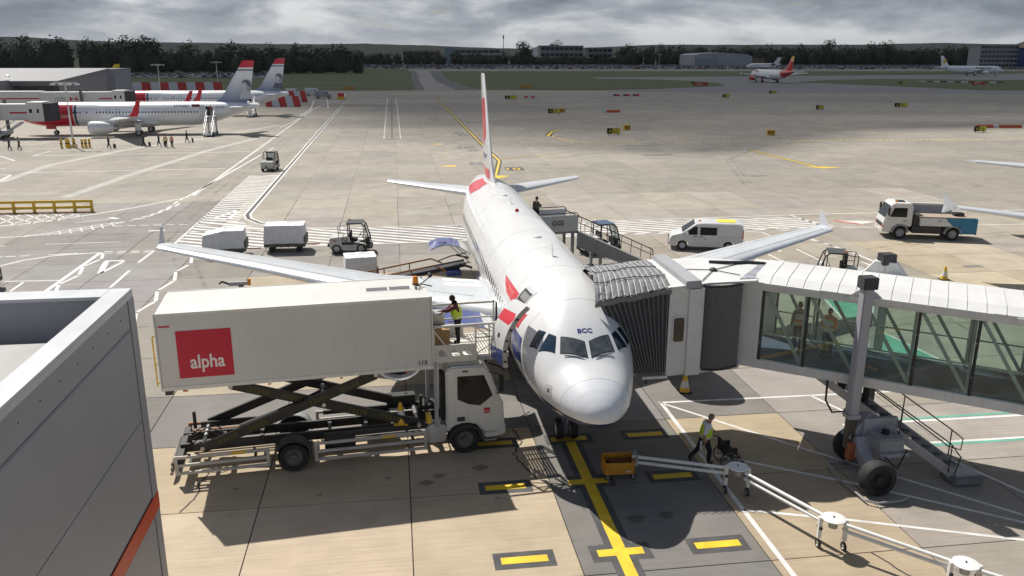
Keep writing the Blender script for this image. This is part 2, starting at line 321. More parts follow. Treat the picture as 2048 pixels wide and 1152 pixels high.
# stand centreline with cross bars, and the stop blocks on both sides
for dz, m_, a in ((.004, PK, .2), (.008, PY, 0)):
    rectm(.1-.17-a, .1+.17+a, -12, 4.85-.12, m_, dz)
for y in (4.97, 1.91, -2.0, -6.1):
    rectm(-.55-.2, .73+.2, y-.17-.22, y+.17+.22, PK, .0055); rectm(-.55, .73, y-.16, y+.16, PY, .0095)
    for x0, x1 in ((2.22, 3.5), (-3.2, -1.93)):
        rectm(x0-.2, x1+.2, y-.16-.22, y+.16+.22, PK); rectm(x0, x1, y-.15, y+.15, PY, .008)
WL = [
  ( [(-19.25, 35.13), (-18.86, 33.02)] , 0.2 ),
  ( [(-18.92, 32.53), (-19.27, 30.99)] , 0.18 ),
  ( [(-19.27, 30.8), (-18.86, 28.72)] , 0.2 ),
  ( [(-18.88, 28.54), (-19.25, 26.72)] , 0.18 ),
  ( [(-19.25, 26.4), (-18.82, 24.42)] , 0.2 ),
  ( [(-18.85, 24.33), (-19.26, 22.53)] , 0.18 ),
  ( [(-19.26, 22.31), (-18.93, 20.9)] , 0.2 ),
  ( [(-25.33, 36.58), (-24.92, 34.97)] , 0.2 ),
  ( [(-24.95, 34.76), (-25.34, 33.02)] , 0.18 ),
  ( [(-25.34, 32.74), (-24.92, 30.87)] , 0.2 ),
  ( [(-24.91, 30.65), (-25.27, 28.77)] , 0.18 ),
  ( [(-25.25, 28.49), (-24.84, 26.8)] , 0.2 ),
  ( [(-25.56, 36.84), (-25.5, 27.2), (-25.47, 25.19)] , 0.26 ),
  ( [(-30.61, 33.73), (-29.79, 35.16), (-28.28, 36.28), (-25.56, 36.84)] , 0.2 ),
  ( [(-31.71, 36.35), (-31.53, 36.38)] , 0.15 ),
  ( [(-31.37, 36.36), (-30.75, 36.37)] , 0.15 ),
  ( [(-30.48, 36.42), (-29.92, 36.48)] , 0.15 ),
  ( [(-28.78, 36.56), (-26.99, 36.79)] , 0.15 ),
  ( [(-25.42, 37.05), (-24.86, 37.03)] , 0.15 ),
  ( [(-24.5, 36.98), (-23.93, 36.96)] , 0.15 ),
  ( [(-23.63, 36.96), (-23.07, 36.94)] , 0.15 ),
  ( [(-22.75, 36.9), (-22.16, 36.97)] , 0.15 ),
  ( [(-25.33, 36.58), (-24.72, 36.55)] , 0.15 ),
  ( [(-24.46, 36.51), (-23.9, 36.49)] , 0.15 ),
  ( [(-23.58, 36.59), (-23.03, 36.61)] , 0.15 ),
  ( [(-22.76, 36.53), (-22.31, 36.57)] , 0.15 ),
  ( [(-22.14, 36.87), (-22.24, 33.57)] , 0.18 ),
  ( [(-22.2, 31.55), (-22.14, 27.59)] , 0.18 ),
  ( [(-24.51, 34.28), (-23.3, 34.25)] , 0.25 ),
  ( [(-23.26, 34.12), (-23.76, 30.99)] , 0.2 ),
  ( [(-23.76, 30.99), (-24.37, 34.13)] , 0.35 ),
  ( [(-34.34, 42.65), (-32.81, 42.84), (-31.4, 43.38), (-30.04, 44.33), (-28.8, 45.53), (-27.8, 46.75), (-26.69, 48.2)] , 0.18 ),
  ( [(-32.86, 42.95), (-32.2, 43.48), (-31.5, 43.95), (-30.95, 44.56), (-30.31, 45.12), (-29.73, 45.58), (-29.17, 46.3), (-28.59, 46.84), (-28.0, 47.4), (-27.28, 47.75)] , 0.14 ),
  ( [(-32.2, 43.48), (-31.96, 42.79)] , 0.15 ),
  ( [(-31.56, 43.96), (-31.18, 43.07)] , 0.15 ),
  ( [(-30.93, 44.45), (-30.47, 43.37)] , 0.15 ),
  ( [(-30.33, 44.95), (-29.83, 43.74)] , 0.15 ),
  ( [(-29.75, 45.47), (-29.22, 44.23)] , 0.15 ),
  ( [(-29.18, 46.18), (-28.6, 44.79)] , 0.15 ),
  ( [(-28.61, 46.72), (-28.07, 45.38)] , 0.15 ),
  ( [(-28.04, 47.28), (-27.52, 46.09)] , 0.15 ),
  ( [(-27.45, 45.96), (-26.81, 45.94)] , 0.15 ),
  ( [(-26.49, 46.03), (-25.84, 46.01)] , 0.15 ),
  ( [(-25.56, 46.03), (-24.85, 46.01)] , 0.15 ),
  ( [(-24.57, 46.04), (-23.92, 46.02)] , 0.15 ),
  ( [(-23.57, 46.04), (-22.98, 46.02)] , 0.15 ),
  ( [(-22.62, 45.98), (-21.97, 45.96)] , 0.15 ),
  ( [(-36.17, 47.05), (-34.29, 48.05), (-32.5, 49.57), (-30.69, 51.4), (-28.33, 54.03), (-25.04, 59.08), (-24.32, 70.8), (-23.47, 86.04), (-22.59, 100.97)] , 0.22 ),
  ( [(-30.24, 39.97), (-25.21, 40.1)] , 0.12 ),
  ( [(-28.72, 29.8), (-25.63, 29.65)] , 0.14 ),
  ( [(-27.46, 27.45), (-27.55, 29.48)] , 0.16 ),
  ( [(-30.88, 47.63), (-28.76, 49.11)] , 0.12 ),
  ( [(-28.9, 49.6), (-28.09, 49.1)] , 0.45 ),
  ( [(-24.33, 43.8), (-23.1, 43.88)] , 0.3 ),
  ( [(-33.1, 39.68), (-32.82, 39.75)] , 0.12 ),
  ( [(-26.79, 48.54), (-26.48, 49.16)] , 0.2 ),
  ( [(-26.38, 49.49), (-26.06, 50.13)] , 0.2 ),
  ( [(-25.97, 50.47), (-25.68, 51.28)] , 0.2 ),
  ( [(-25.64, 51.84), (-25.46, 52.92)] , 0.2 ),
  ( [(-25.36, 53.29), (-25.27, 54.81)] , 0.2 ),
  ( [(-25.29, 55.44), (-25.31, 57.24)] , 0.2 ),
  ( [(-27.12, 47.61), (-26.65, 48.06)] , 0.2 ),
  ( [(-26.47, 48.7), (-26.01, 49.24)] , 0.2 ),
  ( [(-25.97, 49.78), (-25.68, 50.57)] , 0.2 ),
  ( [(-25.6, 50.98), (-25.35, 51.95)] , 0.2 ),
  ( [(-25.23, 52.53), (-25.11, 53.86)] , 0.2 ),
  ( [(-24.9, 54.38), (-24.87, 55.96)] , 0.2 ),
  ( [(-25.27, 57.65), (-25.07, 58.91)] , 0.2 ),
  ( [(-37.63, 50.54), (-35.18, 47.53)] , 0.14 ),
  ( [(-38.12, 52.31), (-33.97, 47.82)] , 0.14 ),
  ( [(-36.61, 52.47), (-33.24, 48.36)] , 0.14 ),
  ( [(-35.5, 52.48), (-32.5, 48.92)] , 0.14 ),
  ( [(-34.37, 52.41), (-32.07, 49.72)] , 0.14 ),
  ( [(-32.95, 52.24), (-31.23, 50.42)] , 0.14 ),
  ( [(-36.63, 48.15), (-36.57, 51.77)] , 0.14 ),
  ( [(-35.64, 47.41), (-34.68, 52.24)] , 0.14 ),
  ( [(-34.38, 47.68), (-33.18, 52.2)] , 0.14 ),
  ( [(-33.24, 48.36), (-31.91, 52.11)] , 0.14 ),
  ( [(-46.13, 78.41), (-25.24, 79.35)] , 0.2 ),
  ( [(-48.55, 76.71), (-47.2, 76.55)] , 0.3 ),
  ( [(-46.6, 72.03), (-47.37, 76.57)] , 0.3 ),
  ( [(-52.08, 94.57), (-25.13, 96.68)] , 0.2 ),
  ( [(-52.08, 94.57), (-51.91, 100.25)] , 0.2 ),
  ( [(-56.62, 103.85), (-26.24, 103.75)] , 0.15 ),
  ( [(-50.7, 81.86), (-50.02, 81.78)] , 0.25 ),
  ( [(-56.19, 95.03), (-52.11, 89.39)] , 0.2 ),
  ( [(-46.14, 70.93), (-46.41, 84.92), (-42.39, 100.41), (-34.46, 117.12), (-26.5, 139.94)] , 0.5 ),
  ( [(-36.12, 60.42), (-34.54, 75.07), (-30.87, 99.13), (-26.67, 116.29)] , 0.5 ),
  ( [(-25.83, 134.51), (-24.14, 162.46)] , 0.2 ),
  ( [(-20.79, 258.81), (-19.53, 223.58)] , 0.3 ),
  ( [(-24.22, 229.18), (-21.21, 188.56)] , 0.3 ),
  ( [(-27.59, 224.22), (-24.93, 185.19), (-25.18, 162.56)] , 0.3 ),
  ( [(27.19, 43.94), (27.63, 39.63)] , 0.2 ),
  ( [(24.32, 35.72), (25.18, 30.73), (25.26, 27.18)] , 0.2 ),
  ( [(23.86, 35.43), (24.88, 33.28), (24.68, 30.5)] , 0.16 ),
  ( [(20.52, 33.66), (20.44, 31.33)] , 0.25 ),
  ( [(21.86, 31.91), (21.84, 27.88)] , 0.14 ),
  ( [(19.17, 31.49), (19.28, 29.02), (19.78, 27.22)] , 0.16 ),
  ( [(20.37, 38.21), (21.85, 37.47), (21.95, 36.37)] , 0.15 ),
  ( [(23.43, 37.83), (25.31, 38.35)] , 0.15 ),
  ( [(29.94, 44.05), (48.68, 43.64), (53.1, 43.58)] , 0.2 ),
  ( [(27.83, 38.42), (44.17, 37.99), (48.19, 37.9)] , 0.16 ),
  ( [(23.65, 26.21), (24.24, 23.34)] , 0.2 ),
  ( [(24.39, 27.96), (24.53, 25.97)] , 0.16 ),
]
BAND = mat('pale_band', (.38,.36,.33), .8, var=.2, sc=.6, world_co=True)
for pts, w in WL: line(pts, w if w != .5 else 1.1, None if w != .5 else BAND, .004 if w != .5 else .003)
GREEN = [[(17.95,21.11),(20.35,20.8),(19.63,18.56),(18.41,16.25),(16.79,16.3)], [(16.02,12.75),(17.72,14.43),(18.12,10.37),(18.61,8.62),(17.87,7.5),(16.05,8.51)], [(17.33,5.4),(18.16,5.43),(18.91,4.5),(18.4,3.9),(17.69,4.84)]]
for gp in GREEN:
    MB().add([(x, y, .003) for x, y in gp], [tuple(range(len(gp)))]).build('painted_walkway', PG, apron, smooth=False); line(gp+[gp[0]], .14, PW, .006)
rectm(10.5, 19, 4.86, 5.02, PG); rectm(11.6, 19, 2.74, 2.9, PG)
for pts, w in (([(4.3,7.62),(4.3,-9)],.15), ([(4.2,7.6),(19,7.35)],.13), ([(4.35,7.5),(8.2,2.9),(12.4,-1.75),(16,-5.6)],.12), ([(4.3,3.4),(8.33,.74),(12.13,-2.13),(17,-5.6)],.12),
               ([(4.3,-.38),(7.16,-1.32),(11.47,-2.95),(16,-4.6)],.12), ([(10.3,4.76),(19,4.66)],.16), ([(11.6,3.02),(19,2.9)],.14), ([(10.44,7.45),(11.32,4.84),(13.37,-.56),(15.5,-6)],.13)): line(pts, w)
# apron road edges, hatching
def clip(poly, edge_p, edge_n):
    out = []
    for i in range(len(poly)):
        a, b = poly[i], poly[(i+1) % len(poly)]; da = (a-edge_p).dot(edge_n); db = (b-edge_p).dot(edge_n)
        if da >= 0: out.append(a)
        if (da >= 0) != (db >= 0): out.append(a.lerp(b, da/(da-db)))
    return out
def hatch(poly, ang, pitch, w, m, z=.004):
    P = [Vector(p) for p in poly]; c = sum(P, Vector((0,0)))/len(P); d = Vector((math.cos(ang), math.sin(ang))); n = Vector((-d.y, d.x))
    rad = max((p-c).length for p in P); mb = MB(); k = -rad
    while k < rad:
        s = [c+n*k-d*rad, c+n*k+d*rad, c+n*(k+w)+d*rad, c+n*(k+w)-d*rad]
        for i in range(len(P)):
            if len(s) < 3: break
            a, b = P[i], P[(i+1) % len(P)]; e = b-a; s = clip(s, a, Vector((-e.y, e.x)))
        if len(s) >= 3: mb.add([(p.x, p.y, z) for p in s], [tuple(range(len(s)))])
        k += pitch
    return mb.build('painted_hatching', m, apron, smooth=False)
hatch([(-21.2,37.0),(-1,37.5),(-1,43.0),(-11.5,43.0),(-21.2,43.0)], R(-27), .86, .38, PW)
hatch([(-21.2,43.0),(-11.7,43.0),(-13.2,43.4),(-21.2,45.6)], R(-27), .86, .38, PW)
hatch([(-21.2,45.6),(-16.8,44.6),(-18.1,48),(-18.2,46.5),(-21.2,46.5)][:2]+[(-18.0,46.5),(-21.2,46.5)], R(-27), .86, .38, PW)
hatch([(-1,37.5),(28.9,38.5),(27,43.8),(8,43.0),(-1,43.0)], R(-27), .86, .38, PW)
hatch([(-21.35,46.5),(-18.25,46.5),(-18.2,50),(-18.35,73),(-21.4,73)], R(-20), .86, .36, PW)
line([(-21.3,36.8),(-1.9,37.4),(6.8,38.3),(30,38.5)], .16); line([(-21.3,36.8),(-21.4,73)], .16); line([(-21.4,73),(-18.4,73)], .16)
dbl = [(-10,43.15),(-11.5,43.15),(-13.1,43.5),(-15,44.4),(-16.4,45.8),(-17.6,47.8),(-18.0,49.6),(-18.1,80),(-18.3,160),(-18.35,215)]
line(dbl, .5, PK, .004); line([(x-.22, y-.1) for x, y in dbl], .17, PW, .008); line([(x+.22, y+.1) for x, y in dbl], .17, PW, .008)
line([(-10,43.05),(8,43.05)], .16, PW, .006); line([(7.7,43.1),(30,44.05)], .16, PW, .006)
for pts in ([(-19.2,47.6),(-19.0,52)], [(-19.0,52),(-20.4,48.4)], [(-20.4,48.2),(-19.1,47.6)]): line(pts, .28, PW, .009)
line([(-24.6,60),(-24.5,92),(-24.3,182),(-23.5,200),(-20.5,222)], .3, PFW)
# lead-in line, arrow, stand number and taxi guidance beyond the tail
for dz, w, m_ in ((.004, .70, PK), (.009, .24, PY)):
    line([(7.0,240),(7.15,160),(7.2,105),(7.35,84.5),(7.3,82.3),(5.45,70.5)], w, m_, dz)
    line([(7.4,84),(8.9,85.4),(12,87.5),(16,89)], w*.7, m_, dz+.002); line([(7.15,113),(8.2,117),(11,119)], w*.7, m_, dz+.002)
MB().add([(4.3,70.2,.011),(6.9,69.5,.011),(5.3,67.6,.011)], [(0,1,2)]).build('painted_arrow', PY, apron, smooth=False)
rectm(7.1, 9.25, 73.7, 76.6, PK, .005)
text('01', 2.3, PY, apron, (8.95,75.9,.009), (-1,0,0), (0,-1,0), 'painted_number', squash=.9)
MB().add([(-.9,78.6,.006),(1.65,79.3,.006),(1.65,78.0,.006)], [(0,1,2)]).build('painted_arrow', PY, apron, smooth=False)
MB().add([(-.2,103.3,.006),(1.3,104,.006),(1.3,102.6,.006)], [(0,1,2)]).build('painted_arrow', PY, apron, smooth=False)
for x, y in ((3.4,80.4),(4.3,80.4),(3.2,98.4),(4.2,98.4),(5.0,98.4),(4.4,94.6),(5.2,94.6),(4.4,120),(5.3,120),(4.8,116.8),(5.7,116.8),(1.6,152),(2.8,152),(2.2,148)):
    rectm(x, x+.72, y-1.3, y+1.3, FADE, .005)
for x0, x1 in ((-7.3,-7.1),(-4.7,-4.5)): rectm(x0, x1, 112, 236, PFW)
rectm(-7, -4.7, 111.2, 112, FADE, .006)
rectm(-6.1, -5.75, 112, 236, FADE, .005)
m1 = MB()
for i in range(86): x = 20+i*.95; strip(m1, [(x, 104.2-i*.037), (x+.5, 104.2-i*.037)], .5)
m1.build('painted_dashes', PY, apron, smooth=False)
for dz, w, m_ in ((.004, 1.1, PK), (.009, .5, PY)): line([(23.4,125),(21.4,121.5),(19.6,115.5),(19.3,113.5)], w, m_, dz)
line([(21.6,122.8),(20,118),(19.9,112),(21,107),(23.5,104.4),(28,103.9)], .28, PY)
for dz, w, m_ in ((.004, .8, PK), (.009, .35, PY)): line([(43.9,91),(44.6,72.4)], w, m_, dz)
MB().add([(43.3,73.6,.012),(47.4,71.9,.012),(44.6,71.3,.012)], [(0,1,2)]).build('painted_arrow', PY, apron, smooth=False)
for x, y, w, h in ((33.4,65.7,2,1.1),(30.2,25.6,1.3,.5),(53.3,56.4,1.1,.7),(28,98,5,.8),(27,86,4.2,1.2),(41,91.5,5,.7),(20,112,1.6,1),(56,104,2,.6),(76,100,1.8,.5),(62,128,2,.7),(84,110,2.2,.6),(44,140,2.4,1),(36,148,3,1),(24,172,4,1),(60,196,4,1.2),(88,190,3,1),(70,210,3.5,1),(106,166,3,.9),(30,235,4,1.4),(128,196,3,1.2)):
    rectm(x, x+w, y, y+h, FADE, .005, 'surface_patch')
rectm(-5.53, 1.0, 29.3, 33.5, mat('repair_patch', (.27,.25,.225), .85, var=.12, world_co=True), .002, 'surface_patch')
MB().add([(30,41.2,.006),(33,40.5,.006),(31.2,39.6,.006)], [(0,1,2)]).build('painted_arrow', PW, apron, smooth=False)
line([(29.7,41.3),(31,39.5)], .35, PR, .008)
# wandering cracks sealed with tar
TAR = mat('tar', (.03,.027,.025), .8, var=.2)
def crack(pts, w, seed):
    rr = random.Random(seed); q = []
    for (a, b), (c, d) in zip(pts, pts[1:]):
        for t in range(5): q.append((a+(c-a)*t/5+rr.uniform(-.05,.05), b+(d-b)*t/5+rr.uniform(-.04,.04)))
    line(q+[pts[-1]], w, TAR, .005, 'crack')
crack([(-1.75,6.0),(-1.6,5.0),(-2.0,4.1),(-1.75,3.2),(-1.5,2.3)], .055, 1); crack([(-11.9,4.4),(-12.1,3.4),(-12.0,2.6),(-12.3,1.7)], .05, 2); crack([(6.9,-2.95),(7.35,-4.2),(7.2,-6.5)], .05, 3)
# drips of oil under parked vehicles
OIL = mat('oil_stain', (.07,.06,.05), .6, var=.4, world_co=True, alpha=.30)
for x, y, r in ((-3.2,3.3,.28),(-4.6,2.9,.2),(-5.0,2.5,.25),(-6.2,3.0,.12),(-10.9,2.9,.12),(-8.3,2.2,.1),(.95,-.4,.3),(-.2,-1.8,.35),(1.9,-.35,.25),(-2.9,1.3,.1)):
    n = 14; rr = random.Random(int(x*100)); MB().add([(x+math.cos(k*2*math.pi/n)*r*rr.uniform(.7,1.3), y+math.sin(k*2*math.pi/n)*r*.7*rr.uniform(.7,1.3), .0035) for k in range(n)], [tuple(range(n))]).build('oil_stain', OIL, apron, smooth=False)

# rubber laid down by tyres: worn, broken strips
def rubber_mat():
    m = bpy.data.materials.new('tyre_rubber'); m.use_nodes = True; nt = m.node_tree; N = nt.nodes.new; L = nt.links.new; b = nt.nodes['Principled BSDF']; b.inputs['Base Color'].default_value = (.05,.047,.043,1); b.inputs['Roughness'].default_value = .85
    g = N('ShaderNodeNewGeometry'); n = N('ShaderNodeTexNoise'); n.inputs['Scale'].default_value = .8; n.inputs['Detail'].default_value = 6; L(g.outputs['Position'], n.inputs['Vector']); r = N('ShaderNodeMapRange'); r.inputs[1].default_value = .42; r.inputs[2].default_value = .75; r.inputs[4].default_value = .30; L(n.outputs[0], r.inputs[0]); L(r.outputs[0], b.inputs['Alpha']); return m
RUB = rubber_mat(); rt_ = random.Random(21)
for pts in ([(-30,40.2),(-12,40.0),(10,40.6),(40,41.2)], [(-30,42),(-10,41.8),(12,42.2),(42,42.8)], [(16,14),(26,18),(44,19)], [(-17,24),(-22,40),(-23,70)], [(-24,60),(-22.7,90),(-22.5,140)], [(22,14),(24,24),(23,40),(20,60),(12,80)], [(30,60),(36,80),(48,96),(70,104)], [(-4,50),(8,58),(22,60),(44,62)], [(13,10),(20,28),(36,34),(60,35)]):
    for o_ in (0, rt_.uniform(1.4,1.9)):
        q = []
        for (a, b), (c, d) in zip(pts, pts[1:]):
            for t in range(4): q.append((a+(c-a)*t/4+o_*.6, b+(d-b)*t/4+o_*.6))
        line(q+[(pts[-1][0]+o_*.6, pts[-1][1]+o_*.6)], rt_.uniform(.18,.3), RUB, .0125, 'tyre_mark')
# ------------------------------------------------------------------ airfield beyond: grass, taxiways, terrain
GRASS = mat('mown_grass', (.056,.080,.016), .9, var=.35, sc=.03, world_co=True, bump=.4, stretch=(.6,2,1))
ASPH = mat('old_asphalt', (.105,.105,.108), .85, var=.2, sc=.08, world_co=True, stretch=(1,.4,1)); TAXI = mat('taxiway_concrete', (.25,.24,.225), .85, var=.2, sc=.06, world_co=True)
RUNW = mat('runway', (.23,.225,.215), .85, var=.15, sc=.03, world_co=True)
terrain = struct(MB().add(quad(-6000, 9000, -300, 7000, -.25), [(0,1,2,3)]).build('terrain', mat('far_fields', (.06,.075,.03), .95, var=.4, sc=.004, world_co=True), smooth=False))
def ground_poly(name, pts, m, z): return struct(MB().add([(x, y, z) for x, y in pts], [tuple(range(len(pts)))]).build(name, m, smooth=False))
ground_poly('grass_field', [(-260,289),(2.4,287),(2.6,300),(4.5,420),(7,552),(6,760),(-400,760),(-420,420)], GRASS, .02)
ground_poly('grass_verge', [(25.7,285.4),(68,278.5),(92,289),(131,317),(141,350),(138,385),(128,400),(100,419),(104,440),(250,470),(380,520),(420,600),(30,600),(24,480),(22,380)], GRASS, .02)
ground_poly('grass_island', [(182,360),(194,330),(212,272),(240,264),(300,330),(322,384),(256,410),(214,390)], GRASS, .02)
ground_poly('grass_strip', [(380,520),(430,522),(900,606),(900,640),(420,600)], GRASS, .024)
ground_poly('taxiway', [(2.4,285),(26,285),(22,380),(24,480),(30,600),(6,600),(7,552),(4.5,420)], ASPH, .012)
ground_poly('taxiway_road', [(6,285),(17,285),(15,380),(17.5,480),(21,600),(11,600),(9.5,480),(7,380)], TAXI, .03)
ground_poly('runway', [(-420,600),(900,600),(900,660),(-420,660)], RUNW, .016)
ground_poly('taxiway_bend', [(68,270),(420,200),(900,430),(900,606),(430,522),(250,470),(104,440),(98,425),(96,300)], mat('bend_asphalt', (.19,.19,.195), .85, var=.2, sc=.06, world_co=True, stretch=(.4,1.5,1)), .008)

# ------------------------------------------------------------------ aeroplanes (local frame: nose at the origin, +Y aft, wheels on z = 0)
NOSE = [(0,2.99,2.99,.02,2.99),(.04,3.15,2.84,.23,2.99),(.12,3.29,2.75,.385,2.99),(.3,3.47,2.63,.60,3.01),(.6,3.68,2.50,.835,3.05),(1.0,3.87,2.37,1.06,3.11),(1.4,4.03,2.25,1.225,3.18),(1.8,4.20,2.13,1.37,3.26),(2.2,4.50,2.03,1.50,3.36),(2.6,4.80,1.95,1.605,3.45),(3.0,5.06,1.88,1.695,3.53),(3.5,5.32,1.81,1.785,3.61),(4.0,5.52,1.76,1.855,3.68),(4.6,5.69,1.73,1.925,3.74),(5.3,5.81,1.73,1.955,3.78),(6.0,5.86,1.73,1.97,3.8),(6.6,5.87,1.73,1.975,3.8)]
TAIL = [(12,1,0,1),(10,1,.03,.99),(8,.995,.13,.95),(6,.985,.28,.84),(4,.965,.45,.66),(2.5,.94,.58,.48),(1.2,.91,.68,.30),(.3,.875,.75,.17),(0,.84,.79,.08)]
def lerp_table(T, y):
    if y <= T[0][0]: return T[0][1:]
    for a, b in zip(T, T[1:]):
        if y <= b[0]:
            t = (y-a[0])/(b[0]-a[0]); return tuple(p+(q-p)*t for p, q in zip(a[1:], b[1:]))
    return T[-1][1:]
class Hull:
    def __init__(s, L, drop=0):
        s.L = L; s.drop = drop
        s.T = [tuple([a[0]]+[v-(drop if k != 2 else 0) for k, v in enumerate(a[1:])]) for a in NOSE]
        for d, t, b, w in TAIL:
            zt = 1.73+4.14*t-drop; zb = 1.73+4.14*b-drop; s.T.append((L-d, zt, zb, 1.975*w, zb+(zt-zb)*.5))
    def sec(s, y): return lerp_table(s.T, y)
    def side(s, y, z, sg, off=.006):
        zt, zb, hw, zc = s.sec(y); h = (zt-zc) if z > zc else (zc-zb); q = max(0, 1-((z-zc)/h)**2); x = hw*math.sqrt(q)
        n = Vector((x/hw**2, 0, (z-zc)/h**2)); n = n.normalized() if n.length else Vector((0,0,1))
        return Vector((sg*(x+n.x*off), y, z+n.z*off))
    def top(s, x, y, off=.006):
        zt, zb, hw, zc = s.sec(y); q = math.sqrt(max(0, 1-(x/hw)**2)); z = zc+(zt-zc)*q
        n = Vector((x/hw**2, 0, (z-zc)/(zt-zc)**2)).normalized(); sl = -.45 if y < 3.2 else 0
        return Vector((x+n.x*off, y+sl*off, z+n.z*off))
    def mesh(s, n=48):
        ys = sorted(set([t[0] for t in s.T]+[(a[0]+b[0])/2 for a, b in zip(s.T, s.T[1:]) if a[0] < 7 or b[0] > s.L-12]+[6.6+i*(s.L-18.6)/4 for i in range(5)])); rings = []
        for y in ys:
            zt, zb, hw, zc = s.sec(y); r = []
            for k in range(n):
                a = 2*math.pi*k/n; sn = math.sin(a); r.append((hw*math.cos(a), y, zc+((zt-zc) if sn > 0 else (zc-zb))*sn))
            rings.append(r)
        return MB().loft(rings)
def decal(fn, poly, name, m, parent, step=.12, off=.006):
    """thin skin laid on the hull: convex polygon in the map's two coordinates, cut into a fine grid"""
    P = [Vector(p) for p in poly]
    if sum(a.x*b.y-b.x*a.y for a, b in zip(P, P[1:]+P[:1])) < 0: P.reverse()
    x0, x1 = min(p.x for p in P), max(p.x for p in P); y0, y1 = min(p.y for p in P), max(p.y for p in P); mb = MB()
    nx, ny = max(1, math.ceil((x1-x0)/step)), max(1, math.ceil((y1-y0)/step)); dx, dy = (x1-x0)/nx, (y1-y0)/ny
    for i in range(nx):
        for k in range(ny):
            a, b = x0+i*dx, y0+k*dy; s = [Vector((a,b)), Vector((a+dx,b)), Vector((a+dx,b+dy)), Vector((a,b+dy))]
            for u, v in zip(P, P[1:]+P[:1]):
                if len(s) < 3: break
                e = v-u; s = clip(s, u, Vector((-e.y, e.x)))
            if len(s) >= 3: mb.add([fn(p.x, p.y, off) for p in s], [tuple(range(len(s)))])
    return mb.build(name, m, parent)
def livery(name, base, rules, rough=.28, coat=.5):
    """paint scheme: flat colours split by planes in the aeroplane's own frame; rule = (axis weights, limit, softness, colour), colour where weights.p > limit"""
    m = bpy.data.materials.new(name); m.use_nodes = True; nt = m.node_tree; N = nt.nodes.new; L = nt.links.new; b = nt.nodes['Principled BSDF']
    tc = N('ShaderNodeTexCoord'); n = N('ShaderNodeTexNoise'); n.inputs['Scale'].default_value = .9; n.inputs['Detail'].default_value = 6; L(tc.outputs['Object'], n.inputs['Vector'])
    cr = N('ShaderNodeValToRGB'); cr.color_ramp.elements[0].position = .3; cr.color_ramp.elements[1].position = .7
    cr.color_ramp.elements[0].color = (*[c*.96 for c in base], 1); cr.color_ramp.elements[1].color = (*base, 1); L(n.outputs[0], cr.inputs[0]); col = cr.outputs[0]
    mpg = N('ShaderNodeMapping'); mpg.inputs['Scale'].default_value = (6, .9, 1.1); L(tc.outputs['Object'], mpg.inputs[0]); ng = N('ShaderNodeTexNoise'); ng.inputs['Scale'].default_value = 1.6; ng.inputs['Detail'].default_value = 5; L(mpg.outputs[0], ng.inputs['Vector'])   # grime streaks
    cg = N('ShaderNodeValToRGB'); cg.color_ramp.elements[0].position = .5; cg.color_ramp.elements[1].position = .78; cg.color_ramp.elements[0].color = (1,1,1,1); cg.color_ramp.elements[1].color = (.945,.942,.935,1); L(ng.outputs[0], cg.inputs[0])
    mg = N('ShaderNodeMix'); mg.data_type = 'RGBA'; mg.blend_type = 'MULTIPLY'; mg.inputs[0].default_value = 1; L(col, mg.inputs[6]); L(cg.outputs[0], mg.inputs[7]); col = mg.outputs[2]
    for w, lim, soft, c in rules:
        d = N('ShaderNodeVectorMath'); d.operation = 'DOT_PRODUCT'; L(tc.outputs['Object'], d.inputs[0]); d.inputs[1].default_value = w
        mr = N('ShaderNodeMapRange'); mr.inputs[1].default_value = lim; mr.inputs[2].default_value = lim+soft; L(d.outputs['Value'], mr.inputs[0])
        mx = N('ShaderNodeMix'); mx.data_type = 'RGBA'; L(mr.outputs[0], mx.inputs[0]); L(col, mx.inputs[6]); mx.inputs[7].default_value = (*c, 1); col = mx.outputs[2]
    L(col, b.inputs['Base Color']); rr_ = N('ShaderNodeMapRange'); rr_.inputs[3].default_value = rough-.08; rr_.inputs[4].default_value = rough+.14; L(n.outputs[0], rr_.inputs[0]); L(rr_.outputs[0], b.inputs['Roughness']); b.inputs['Coat Weight'].default_value = coat; b.inputs['Coat Roughness'].default_value = .08
    MATS[name] = m; return m
AIRF = [(0,0),(.015,.28),(.06,.55),(.15,.82),(.3,1.0),(.5,.88),(.7,.58),(.88,.24),(1,.02),(.88,-.1),(.7,-.32),(.5,-.52),(.3,-.6),(.12,-.5),(.03,-.28)]
def foil(st, sg, c, t): x, yl, ch, z, th = st; return Vector((sg*x, yl+ch*c, z+ch*th*t))
def wing_st(S, x):
    for a, b in zip(S, S[1:]):
        if x <= b[0]: t = (x-a[0])/(b[0]-a[0]); return (x,)+tuple(p+(q-p)*t for p, q in zip(a[1:], b[1:]))
    return S[-1]
def make_wing(parent, S, sg, m, name='wing', detail=True, lem=None):
    mb = MB(); rings = [[foil(s_, sg, c, t) for c, t in AIRF] for s_ in S]; mb.loft(rings)
    if lem:     # bare metal leading edge
        for fi in range(len(mb.f)):
            if all(v % len(AIRF) in (0,1,2,14) for v in mb.f[fi]): mb.m[fi] = 1
    return mb.build(name, [m]+([lem] if lem else []), parent)
def wing_top(S, sg, x, c, off=.008):
    st = wing_st(S, x); t = 0
    for a, b in zip(AIRF, AIRF[1:9]):
        if a[0] <= c <= b[0]: t = a[1]+(b[1]-a[1])*(c-a[0])/(b[0]-a[0]); break
    p = foil(st, sg, c, t); p.z += off; return p
